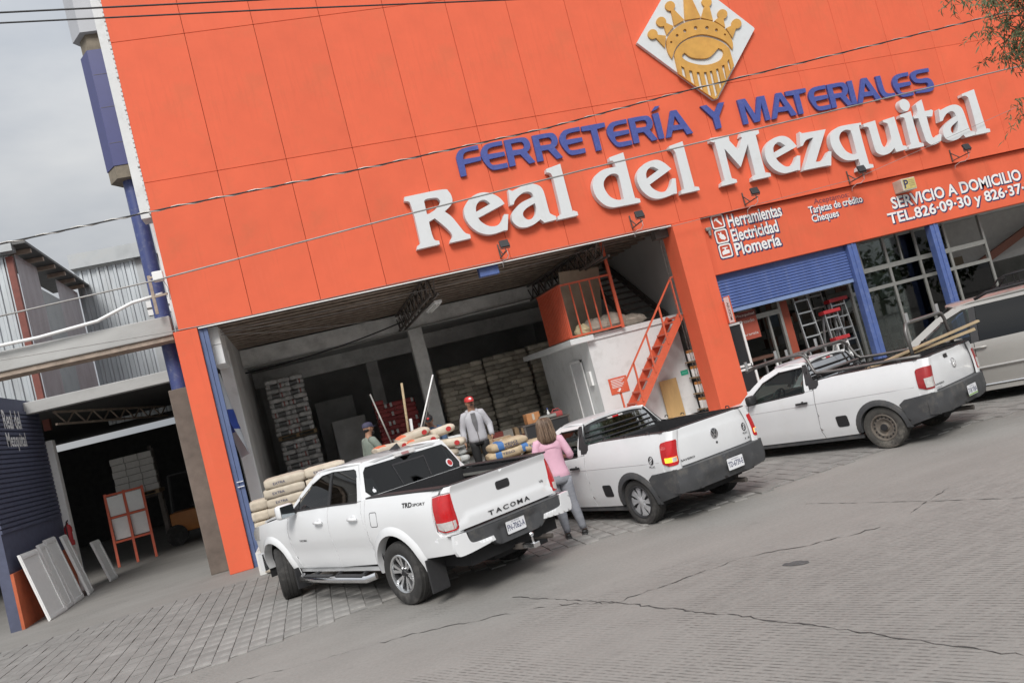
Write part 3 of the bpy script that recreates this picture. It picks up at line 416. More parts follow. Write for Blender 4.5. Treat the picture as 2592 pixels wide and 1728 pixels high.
# pipe and cables along the beam
MB().tube([(-.7,6.9,4.55),(2,6.93,4.52),(4.2,6.95,4.60),(7,6.93,4.66),(10,6.9,4.72)], .018).build('conduit', ALUD, store)
P_ = []
for k in range(25):
    t = k/24; P_.append((-.75+t*4.8, 6.8-1.5*math.sin(t*3.1), 4.42-.25*math.sin(t*3.14)+.45*t))
MB().tube(P_, .02).build('cable', WIRE, store)
for k, (a, b, sag) in enumerate((((-.9,.8,4.9), (9,1.2,5.0), .12), ((-.9,.7,4.86), (3.9,2.5,5.0), .1), ((-.9,.75,4.82), (3.9,4.2,4.7), .08))):
    a, b = Vector(a), Vector(b)
    MB().tube([a+(b-a)*t/14-Vector((0,0,sag*4*(t/14)*(1-t/14))) for t in range(15)], .008, 5).build('cable', WIREG, store)
# mezzanine room
MR = mat('mezz_wall_white', (.66,.67,.67), .85, var=.05, scale=1.2, bump=.08, bscale=50, dirt=(.40,.39,.37), dscale=3.2, damt=.5)
MB().box(7.46, 9.9, 1.6, 1.75, .42, 2.80).box(7.46, 7.61, 1.75, 5.8, .42, 2.80).build('mezzanine_wall', MR, store)
MB().bbox(6.98, 7.60, 1.42, 6.0, 2.80, 2.94, .012).box(7.60, 10.19, 1.56, 6.0, 2.80, 2.935).build('mezzanine_slab', MR, store)
MB().box(7.425, 7.458, 2.35, 3.15, .42, 2.35).build('door', mat('door_white', (.62,.63,.64), .5, var=.04), store)
o = MB().box(7.40, 7.424, 2.28, 2.34, .42, 2.42).box(7.40, 7.424, 3.16, 3.22, .42, 2.42).box(7.40, 7.424, 2.28, 3.22, 2.36, 2.42).build('door_frame', PAINTW, store)
MB().bbox(7.40, 7.455, 1.85, 2.08, 1.72, 2.08, .008).build('electrical_box', PAINTW, store)
# side stair behind (dark steps on the inner wall)
mb = MB()
for k in range(11):
    y = 2.6+k*.30; z = 3.0+k*.19
    mb.box(9.2, 10.15, y, y+.28, z, z+.045)
mb.bar((9.2,2.5,2.96), (9.2,5.9,5.1), .04, .2); mb.bar((10.14,2.5,2.96), (10.14,5.9,5.1), .04, .2)
mb.build('inner_stair', STEEL, store)
# front stair of orange steel
sx0, sz0, sx1, sz1, sy = 7.55, .45, 9.62, 2.86, 1.02
mb = MB()
for y in (sy-.33, sy+.33): mb.bar((sx0, y, sz0), (sx1, y, sz1), .045, .17)
mb.build('stair_stringer', ORANGEP, store)
for k in range(10):
    t = (k+.7)/10.2; x = sx0+(sx1-sx0)*t; z = sz0+(sz1-sz0)*t
    MB().box(x-.15, x+.12, sy-.31, sy+.31, z-.02, z+.02).build('stair_tread', ORANGEP, store)
MB().box(9.55, 9.95, .7, 1.40, 2.82, 2.86).build('stair_landing', ORANGEP, store)
mb = MB(); y = sy-.36
for t in (.03, .27, .51, .75, .98):
    x = sx0+(sx1-sx0)*t; z = sz0+(sz1-sz0)*t; mb.bar((x, y, z), (x, y, z+.92), .038)
mb.bar((sx0+.03, y, sz0+.95), (sx1-.02, y, sz1+.93), .038); mb.bar((sx1-.02, y, sz1+.93), (9.99, y, sz1+.95), .038); mb.bar((9.99, y, sz1+.95), (9.99, y, 2.75), .038)
mb.build('stair_railing', ORANGEP, store)
# mezzanine guard rail: solid-looking side of close bars, open front
mb = MB(); X0 = 7.05; Z0 = 2.97; Z1 = 4.28
for k in range(16): yy = 1.5+k*.12; mb.bar((X0, yy, Z0), (X0, yy, Z1), .05, .03)
mb.bar((X0,1.47,Z1), (X0,3.35,Z1), .045); mb.bar((X0,1.47,Z0+.02), (X0,3.35,Z0+.02), .045)
mb.build('guard_rail', ORANGEP, store)
mb = MB()
for k in range(6): xx = X0+.02+k*.265; mb.bar((xx, 1.46, Z0), (xx, 1.46, Z1), .032)
mb.bar((X0,1.46,Z1), (8.42,1.46,Z1), .045); mb.bar((X0,1.46,Z0+.02), (8.42,1.46,Z0+.02), .045); mb.bar((8.42,1.46,2.93), (8.42,1.46,5.1), .07)
mb.build('guard_rail', ORANGEP, store)
# chain hoist chains by the right pillar
for x in (9.42, 9.49):
    mb = MB()
    for k in range(60): z = 4.75-k*.065; mb.bar((x, .35, z), (x, .35, z-.064), .012 if k % 2 else .006)
    mb.build('hoist_chain', STEEL, store)
MB().box(9.3, 9.64, .25, .5, 4.72, 4.92).build('shutter_motor', STEEL, store)
mb = MB().bbox(4.9, 5.35, .12, .3, 4.72, 4.93, .01); mb.build('junction_box', BLUEP, store)
# fluorescent fixture under the girder
MB().bbox(3.95, 4.13, 1.2, 2.7, 4.50, 4.57, .01).build('lamp_housing', PAINTW, store)
MB().tube([(4.0,1.25,4.48),(4.0,2.65,4.48)], .02).tube([(4.08,1.25,4.48),(4.08,2.65,4.48)], .02).build('lamp_tube', mat('unlit_tube', (.75,.75,.72), .4, var=0), store)

# ---------------- shop front ----------------
MB().box(10.4, 44, .0, 9, -.05, .06).build('shop_floor', CONCD, store)
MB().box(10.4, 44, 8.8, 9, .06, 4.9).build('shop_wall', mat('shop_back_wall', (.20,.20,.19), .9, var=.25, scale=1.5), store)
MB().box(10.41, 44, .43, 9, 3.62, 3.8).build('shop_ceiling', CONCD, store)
for x in (14.38, 16.92):
    MB().bbox(x-.13, x+.13, .16, .36, 0, 3.55, .012).box(x-.02, x+.02, .14, .158, 0, 3.55).build('shop_post', BLUEP, store)
# half raised roller shutter
shut = MB().box(10.42, 14.24, .30, .34, 3.40, 3.58).build('roller_shutter', BLUEP, store)
prof = [(-.012, 0), (-.03, .02), (-.03, .05), (-.012, .068)]
sl = MB(); vs_ = []; fs_ = []
for x in (0., 3.82):
    for d, z in prof: vs_.append((x, d, z))
fs_ = [(i, i+1, i+5, i+4) for i in range(3)]
slo = sl.add(vs_, fs_).build('slat', BLUEP, shut); slo.location = (10.42, .30, 3.34); sm = slo.data
for k in range(1, 10): o = link('slat', sm, shut, (10.42, .30, 3.34-k*.0715))
MB().box(10.42, 14.24, .265, .31, 2.60+.0, 2.685).build('bottom_rail', mat('shutter_bottom_rail', (.20,.28,.48), .45, var=.1), shut)
# aluminium frames of the glazing
fr = MB()
def vbar(x, z0, z1, y=.75, w=.06): fr.box(x-w/2, x+w/2, y-.04, y+.04, z0, z1)
def hbar(x0, x1, z, y=.75, w=.06): fr.box(x0, x1, y-.045, y+.045, z-w/2, z+w/2)
for x in (10.62, 12.28, 14.42, 15.75, 16.72, 17.7, 18.9): vbar(x, .06, 3.55, w=.07)
for x in (14.95, 16.2): vbar(x, 2.83, 3.55, w=.04)
hbar(14.4, 18.9, 2.80, w=.12); hbar(14.4, 18.9, 2.30, w=.09); hbar(10.62, 12.28, 2.36, w=.12); hbar(12.28, 14.4, 2.62, w=.08)
vbar(11.95, .06, 2.3, y=.80, w=.05)
fr.build('window_frame', ALUD, store)
for (x0, x1, z0, z1) in ((14.47,15.71,.1,2.26),(15.80,16.68,.1,2.26),(14.47,14.93,2.34,2.75),(14.97,15.71,2.34,2.75),(15.80,16.68,2.34,2.75),(14.47,15.71,2.86,3.5),(15.80,16.68,2.86,3.5),(16.77,17.66,.1,2.26),(16.77,17.66,2.34,2.75),(16.77,17.66,2.86,3.5),(17.75,18.86,.1,2.26)):
    MB().box(x0, x1, .745, .753, z0, z1).build('pane', GLASSW, store)
# far right: stair soffit seen through the glazing
mb = MB(); mb.add([(18.2,2.2,3.6),(34,2.2,3.6),(34,2.2,2.2),(19.4,2.2,2.2),(18.2,2.4,2.75),(18.2,3,3.6),(26,3,3.6),(26,3,2.2),(19.4,3,2.2)], [(0,4,3,2,1)])
mb.build('stair_soffit', mat('soffit_grey', (.30,.30,.29), .9, var=.08), store)
MB().bar((19.6,2.1,2.15), (24,2.1,3.6), .1, .22).build('stair_stripe', mat('brown_stripe', (.14,.05,.03), .7), store)
MB().box(18.3, 19.5, 2.25, 2.35, 1.5, 2.6).build('brown_panel', mat('brown_board', (.09,.07,.045), .8, var=.2), store)

# ---------------- painted lettering on the band ----------------
wf = wall_fn(.117)
def painted(s, x0, x1, z0, z1, off=.012, out=.05):
    h = (z1-z0)
    text_obj('painted_lettering', s, NAVY, store, x0+.02, x1+.02, z0-.02, z1-.02, wf, offset=out, d=.001)
    text_obj('painted_lettering', s, PAINTW, store, x0, x1, z0, z1, wf, offset=off, d=.004)
painted('Herramientas', 11.17, 12.66, 4.60, 4.90, .022, .062)
painted('Electricidad', 11.17, 12.45, 4.24, 4.53, .022, .062)
painted('Plomería', 11.17, 12.42, 3.90, 4.19, .022, .062)
text_obj('painted_lettering', 'Aceptamos:', PURPLE, store, 13.62, 14.66, 4.66, 4.83, wf, offset=.008, d=.001)
painted('Tarjetas de crédito', 13.42, 15.0, 4.44, 4.67, .02, .06)
painted('Cheques', 13.44, 14.22, 4.22, 4.45, .02, .06)
painted('SERVICIO A DOMICILIO', 15.82, 20.0, 4.15, 4.44, .026, .062)
painted('TEL.826·09·30 y 826·37·36', 15.60, 20.45, 3.71, 4.06, .024, .06)
def rrect(u0, u1, v0, v1, r, n=5):
    out = []
    for cx, cy, a in ((u1-r, v1-r, 0), (u0+r, v1-r, 90), (u0+r, v0+r, 180), (u1-r, v0+r, 270)):
        for k in range(n+1): t = rad(a+90*k/n); out.append((cx+r*math.cos(t), cy+r*math.sin(t)))
    return out
REDI = mat('icon_red', (.50,.07,.03), .6, var=.1)
for i, (z0, z1) in enumerate(((4.62, 4.96), (4.26, 4.60), (3.90, 4.24))):
    x0, x1 = 10.74, 11.08
    MB().prism([rrect(x0-.02, x1+.03, z0-.03, z1+.02, .07)], lambda u, v, d: Vector((u, .1165-d, v)), .001).build('icon_outline', NAVY, store)
    MB().prism([rrect(x0, x1, z0, z1, .06), rrect(x0+.035, x1-.035, z0+.035, z1-.035, .035)], lambda u, v, d: Vector((u, .1135-d, v)), .002).build('icon_border', PAINTW, store)
    MB().prism([rrect(x0+.036, x1-.036, z0+.036, z1-.036, .03)], lambda u, v, d: Vector((u, .114-d, v)), .001).build('icon_field', REDI, store)
    cx, cz = (x0+x1)/2, (z0+z1)/2
    if i == 0: cs = [[(cx-.10,cz+.03),(cx-.06,cz+.09),(cx+.0,cz+.10),(cx+.03,cz+.085),(cx-.005,cz+.06),(cx+.10,cz-.07),(cx+.07,cz-.10),(cx-.04,cz+.025),(cx-.06,cz+.045),(cx-.085,cz+.015)]]
    elif i == 1: cs = [[(cx-.09,cz+.07),(cx-.075,cz+.09),(cx-.03,cz+.055),(cx-.015,cz+.10),(cx+.01,cz+.10),(cx+.01,cz+.05),(cx+.06,cz+.03),(cx+.10,cz-.06),(cx+.06,cz-.10),(cx-.03,cz-.07),(cx-.07,cz-.01),(cx-.05,cz+.025)]]
    else: cs = [[(cx-.10,cz-.09),(cx-.10,cz-.02),(cx-.06,cz+.01),(cx-.02,cz+.02),(cx-.02,cz+.06),(cx-.07,cz+.06),(cx-.07,cz+.085),(cx+.07,cz+.085),(cx+.07,cz+.06),(cx+.02,cz+.06),(cx+.02,cz+.02),(cx+.10,cz+.01),(cx+.10,cz-.07)]]
    MB().prism(cs, lambda u, v, d: Vector((u, .1125-d, v)), .001).build('icon_symbol', PAINTW, store)

# ======================= signs with raised letters =======================
sg = empty('raised_letter_sign', (9,0,6.3), 0, 'white raised serif letters reading Real del Mezquital on the orange facade', 'sign')
def letters(items, root, y0, t, m, name, bev=0.):
    for n, cs in items:
        con = [smooth_contour(c) for c in cs]; ox, oy, oz = root.location
        MB().prism(con, lambda u, v, d: Vector((u-ox, y0+d-oy, v-oz)), t).build(name, m, root, auto=35)
letters(WHITE, sg, -.17, .155, LETW, 'letter')
sg2 = empty('blue_letter_sign', (9,0,7.6), 0, 'blue raised capitals reading FERRETERÍA Y MATERIALES above the white name', 'sign')
letters(BLUE, sg2, -.07, .06, BLUELET, 'letter')
em = empty('diamond_emblem', (11,0,10), 0, 'white diamond plaque with golden crowned smiling face relief near the roofline', 'emblem')
letters([('d', EMBLEM['diamond'])], em, -.10, .09, LETW, 'plaque')
letters([('b', EMBLEM['band'])], em, -.155, .05, GOLD, 'crown_band')
letters([('f', EMBLEM['face'])], em, -.152, .05, GOLD, 'face_relief')
letters([('p', c) for c in EMBLEM['prongs']], em, -.15, .045, GOLD, 'crown_prong')
# repainted halo of darker orange round the plaque
# ======================= vehicles =======================
PAINT = mat('white_car_paint', (.78,.79,.80), .28, var=.015, scale=2, coat=.8)
PAINTV = mat('white_utility_paint', (.72,.73,.74), .34, var=.03, scale=2, coat=.5, dirt=(.55,.53,.50), dscale=2.2, damt=.28)
SILVER = mat('champagne_grey_paint', (.42,.41,.385), .38, .25, var=.03, scale=2, coat=.7)
TRIM = mat('car_black_trim', (.028,.028,.03), .55, var=.12, scale=20)
CLAD = mat('grey_plastic_cladding', (.062,.064,.068), .6, var=.15, scale=6, dirt=(.22,.20,.17), dscale=4, damt=.45)
LINER = mat('bed_liner', (.02,.02,.022), .75, var=.2, scale=30, bump=.3, bscale=120)
TYRE = mat('tyre_rubber', (.035,.034,.033), .85, var=.2, scale=10, dirt=(.15,.14,.13), dscale=5, damt=.5)
TYRED = mat('dusty_tyre_rubber', (.06,.057,.052), .9, var=.2, scale=10, dirt=(.26,.235,.20), dscale=5, damt=.8)
RIM = mat('machined_alloy', (.72,.73,.74), .25, .9, var=.04)
RIMS = mat('silver_wheel_cover', (.66,.67,.69), .38, .6, var=.05)
RIMD = mat('rusty_steel_wheel', (.16,.14,.12), .7, .3, var=.25, scale=14, dirt=(.25,.20,.15), dscale=12, damt=.6)
DARKIN = mat('dark_interior', (.014,.014,.015), .85, var=.2)
CABIN = mat('cabin_grey', (.10,.10,.10), .8, var=.15)
CHROME = mat('chrome', (.75,.75,.76), .12, 1., var=0)
TGLASS = glass('dark_tint_glass', (.16,.18,.18), .95, .55)
CGLASS = glass('green_car_glass', (.74,.90,.84), .6, .93)
VANG = glass('van_front_glass', (.50,.66,.60), 1., .6)
VGLASS = glass('privacy_glass', (.22,.25,.29), .95, .5)
REDL = mat('red_lamp', (.50,.012,.015), .12, var=.08, scale=30, coat=.6)
REDD = mat('dull_red_lamp', (.33,.02,.022), .3, var=.15, scale=20, coat=.3)
CLEARL = mat('clear_lamp', (.62,.60,.58), .15, .2, var=.12, scale=25, coat=.6)
AMBERL = mat('lit_amber_lamp', (1.,.42,.03), .2, var=0, emit=1.1)
PLATE = mat('plate_white', (.74,.75,.77), .5, var=.04, scale=40)
PLTXT = mat('plate_text', (.03,.04,.12), .6, var=0)
DECAL = mat('decal_black', (.02,.02,.022), .5, var=0)
DECALR = mat('decal_red', (.45,.03,.03), .5, var=.1)
def tab(T, x):
    if x <= T[0][0]: return T[0][1]
    for (a, p), (b, q) in zip(T, T[1:]):
        if x <= b:
            t = (x-a)/(b-a); return p+(q-p)*t
    return T[-1][1]
def stab(T, x):      # smoothed table
    return sum(tab(T, x+d) for d in (-.05, -.025, 0, .025, .05))/5
def clip(poly, ax, val, keep_ge):
    out = []; n = len(poly)
    for i in range(n):
        a, b = poly[i], poly[(i+1) % n]; ia = (a[ax] >= val) == keep_ge or a[ax] == val; ib = (b[ax] >= val) == keep_ge or b[ax] == val
        if ia: out.append(a)
        if ia != ib:
            t = (val-a[ax])/(b[ax]-a[ax]); p = [a[0]+(b[0]-a[0])*t, a[1]+(b[1]-a[1])*t]; p[ax] = val; out.append(tuple(p))
    return out
def panel(name, poly, fn, m, parent, step=.1, t=.02, auto=40, build=True, mbx=None):
    # 2D outline cut into a grid, mapped to the curved skin by fn(u, v, depth); a rim of depth t is added
    poly = [tuple(p[:2]) for p in (smooth_contour(poly) if len(poly[0]) > 2 else poly)]
    u0, u1 = min(p[0] for p in poly), max(p[0] for p in poly); v0, v1 = min(p[1] for p in poly), max(p[1] for p in poly)
    mbx = mbx or MB(); nu = max(1, math.ceil((u1-u0)/step)); nv = max(1, math.ceil((v1-v0)/step)); du, dv = (u1-u0)/nu, (v1-v0)/nv
    for i in range(nu):
        col = clip(clip(poly, 0, u0+i*du, True), 0, u0+(i+1)*du, False)
        if len(col) < 3: continue
        for j in range(nv):
            c = clip(clip(col, 1, v0+j*dv, True), 1, v0+(j+1)*dv, False)
            q = []
            for p in c:
                if not q or abs(p[0]-q[-1][0])+abs(p[1]-q[-1][1]) > 1e-6: q.append(p)
            if len(q) > 2 and abs(q[0][0]-q[-1][0])+abs(q[0][1]-q[-1][1]) < 1e-6: q.pop()
            if len(q) < 3: continue
            if abs(sum(q[k-1][0]*q[k][1]-q[k][0]*q[k-1][1] for k in range(len(q)))) < 1e-8: continue
            mbx.add([fn(a, b, 0) for a, b in q], [tuple(range(len(q)))])
    if t:
        E_ = []
        for i in range(len(poly)):
            a, b = poly[i], poly[(i+1) % len(poly)]; k = max(1, int(math.hypot(b[0]-a[0], b[1]-a[1])/step))
            for s in range(k): E_.append((a[0]+(b[0]-a[0])*s/k, a[1]+(b[1]-a[1])*s/k))
        n = len(E_); mbx.add([fn(a, b, 0) for a, b in E_]+[fn(a, b, t) for a, b in E_], [(i, (i+1) % n, n+(i+1) % n, n+i) for i in range(n)])
    return mbx.build(name, m, parent, auto=auto) if build else mbx
def arc(cx, cz, r, a0, a1, n=14):
    return [(cx+r*math.cos(rad(a0+(a1-a0)*k/n)), cz+r*math.sin(rad(a0+(a1-a0)*k/n))) for k in range(n+1)]
def side(W, s): return lambda u, v, d=0.: Vector((u, s*(W(u, v)-d), v))
def ring_panel(name, cx, cz, r0, r1, a0, a1, W, s, off, m, parent, z0=None):
    mb = MB(); n = 20; k = 3; V = []
    for i in range(n+1):
        a = rad(a0+(a1-a0)*i/n)
        for j in range(k+1):
            r = r0+(r1-r0)*j/k; x, z = cx+r*math.cos(a), cz+r*math.sin(a); o = off*(1-(j/k)**2)
            V.append((x, s*(W(x, z)+o), z))
        V.append((cx+r0*math.cos(a), s*(W(cx+r0*math.cos(a), cz+r0*math.sin(a))-.09), cz+r0*math.sin(a)))
    F = []
    for i in range(n):
        for j in range(k): F.append((i*5+j, i*5+j+1, i*5+5+j+1, i*5+5+j))
        F.append((i*5, i*5+4, i*5+9, i*5+5))
    return mb.add(V, F).build(name, m, parent, auto=45)
def wheel(parent, loc, R, w, rim_r, style, s, steer=0., tmat=None):
    o = bpy.data.objects.new('wheel', None); COL.objects.link(o); o.parent = parent; o.location = loc; o.rotation_euler = (0, 0, steer)
    # axis Y, outer face towards s
    T = MB(); h = w/2
    T.lathe([(rim_r, -h*.8), (rim_r+.02, -h*.98), (R*.86, -h*1.02), (R*.965, -h*.9), (R*.985, -h*.6), (R, -h*.58), (R, -h*.22), (R*.982, -h*.2), (R*.982, -h*.16), (R, -h*.14), (R, h*.14), (R*.982, h*.16), (R*.982, h*.2), (R, h*.22), (R, h*.58), (R*.985, h*.6), (R*.965, h*.9), (R*.86, h*1.02), (rim_r+.02, h*.98), (rim_r, h*.8)], 'Y', 40)
    ty = T.build('tyre', tmat or TYRE, o, auto=50)
    # rim barrel and face
    f = s*h*.62
    rm = MB(); rm.lathe([(rim_r+.012, s*h*.93), (rim_r+.004, s*h*.99), (rim_r-.012, s*h*.95), (rim_r-.02, s*h*.6), (rim_r-.03, -s*h*.8), (.05, -s*h*.7)], 'Y', 40)
    if style == 'alloy':
        rimo = rm.build('rim', TRIM, o, auto=40)
        MB().lathe([(rim_r+.013, s*h*.94), (rim_r+.004, s*h*1.0), (rim_r-.016, s*h*.95), (rim_r-.02, s*h*.75)], 'Y', 40).build('rim_lip', RIM, o, auto=50)
        MB().lathe([(0, f-s*.045), (rim_r-.02, f-s*.045)], 'Y', 30).build('wheel_pocket', BLACK, o)
        sp = MB()
        for k in range(6):
            a = 2*math.pi*k/6+.3
            for da in (-.20, .20):
                c0, s0 = math.cos(a+da*.45), math.sin(a+da*.45); c1, s1 = math.cos(a+da), math.sin(a+da)
                p0 = Vector((.06*c0, f, .06*s0)); p1 = Vector((rim_r*.97*c1, f+s*.02, rim_r*.97*s1)); d = (p1-p0).normalized(); u = Vector((0, s, 0)); q = d.cross(u).normalized()
                w0, w1 = .012, .023
                sp.add([p0-q*w0, p0+q*w0, p1+q*w1, p1-q*w1, p0-q*w0-u*.04, p0+q*w0-u*.04, p1+q*w1-u*.04, p1-q*w1-u*.04], [(0,1,2,3),(4,7,6,5),(0,4,5,1),(1,5,6,2),(2,6,7,3),(3,7,4,0)])
        sp.build('spokes', RIM, o)
        MB().lathe([(0, f+s*.022), (.035, f+s*.02), (.05, f+s*.0), (.075, f-s*.01)], 'Y', 16).build('hub_cap', BLACK, o, auto=40)
        for k in range(6): a = 2*math.pi*k/6; MB().lathe([(0, 0), (.011, 0), (.011, -s*.03)], 'Y', 6, (.062*math.cos(a), f+s*.012, .062*math.sin(a))).build('lug_nut', CHROME, o)
    elif style == 'cover':
        rimo = rm.build('rim', TRIM, o, auto=40)
        MB().lathe([(0, f-s*.02), (rim_r-.02, f-s*.02)], 'Y', 30).build('wheel_pocket', BLACK, o)
        sp = MB()
        for k in range(8):
            a = 2*math.pi*k/8; pts = []
            for (r, da) in ((.05,-.30),(.09,-.22),(.14,-.26),(rim_r*.98,-.33),(rim_r*.99,-.1),(rim_r*.99,.12),(rim_r*.98,.31),(.16,.20),(.10,.28),(.05,.36)):
                pts.append((r*math.cos(a+da), r*math.sin(a+da)))
            sp.prism([pts], lambda u, v, d: Vector((u, f+s*(.012-1.2*(u*u+v*v)*.25)-s*d, v)), .02)
        sp.lathe([(rim_r*.94, f+s*.006), (rim_r*1.0, f+s*.004), (rim_r*1.02, f-s*.02)], 'Y', 36)
        sp.build('wheel_cover', RIMS, o, auto=35)
        MB().lathe([(0, f+s*.024), (.03, f+s*.022), (.05, f+s*.01), (.075, f)], 'Y', 18).build('hub_cap', RIMS, o, auto=40)
    else:
        rimo = rm.build('rim', RIMD, o, auto=40); g = f-s*.01
        MB().lathe([(0, g+s*.03), (.055, g+s*.03), (.07, g-s*.005), (rim_r*.55, g), (rim_r*.68, g+s*.02), (rim_r*.9, g+s*.012), (rim_r*.97, g-s*.03)], 'Y', 40).build('wheel_disc', RIMD, o, auto=40)
        for k in range(16):
            a = 2*math.pi*k/16; MB().lathe([(0, 0), (.0135, 0), (.0135, -s*.01)], 'Y', 8, (rim_r*.80*math.cos(a), g+s*.021, rim_r*.80*math.sin(a))).build('vent_hole', BLACK, o)
        MB().lathe([(0, g+s*.045), (.05, g+s*.042), (.055, g+s*.03)], 'Y', 14).build('hub_cap', BLACK, o, auto=40)
    return o
def plate(parent, org, du, txt, w=.30, h=.15, band=(.05,.05,.06)):
    # org: centre, du: unit vector to the reader's right, faces n = du x up
    du = Vector(du).normalized(); n = Vector((du.y, -du.x, 0)); org = Vector(org)
    fn = lambda u, v, d=0.: org+du*u+Vector((0,0,v))+n*d
    pl = MB().prism([rrect(-w/2, w/2, -h/2, h/2, .012, 3)], lambda u, v, d: fn(u, v, d), .004).build('license_plate', PLATE, parent)
    text_obj('plate_number', txt, PLTXT, pl, -w*.46, w*.46, -.038, .03, fn, offset=.012, d=.0055)
    text_obj('plate_text', 'SLP MEXICO', PLTXT, pl, -w*.22, w*.22, .046, .06, fn, offset=.0, d=.0055)
    MB().prism([[(-w/2-.006,-h/2-.008),(w/2+.006,-h/2-.008),(w/2+.006,h/2+.01),(-w/2-.006,h/2+.01)]], lambda u, v, d: fn(u, v, -.002-d), .004).build('plate_frame', TRIM, pl)
    return pl
def seat(parent, x, y, m=None):
    mb = MB(); mb.bbox(x-.05, x+.45, y-.24, y+.24, .55, .78, .06); M = Matrix.Translation((x-.05, y, .72)) @ Matrix.Rotation(rad(-14), 4, 'Y')
    mb.bbox(-.12, .08, -.24, .24, 0, .62, .06, M); mb.bbox(-.09, .02, -.13, .13, .66, .86, .04, M)
    return mb.build('seat', m or CABIN, parent, auto=50)
def steering(parent, x, y, z):
    M = Matrix.Translation((x, y, z)) @ Matrix.Rotation(rad(62), 4, 'Y'); mb = MB()
    mb.tube([M @ Vector((.18*math.cos(t*.3927), .18*math.sin(t*.3927), 0)) for t in range(16)], .016, 6, True)
    mb.bar(M @ Vector((-.17,0,0)), M @ Vector((.17,0,0)), .05, .02); mb.bar(M @ Vector((0,-.17,0)), M @ Vector((0,.17,0)), .05, .02)
    return mb.build('steering_wheel', TRIM, parent, auto=50)

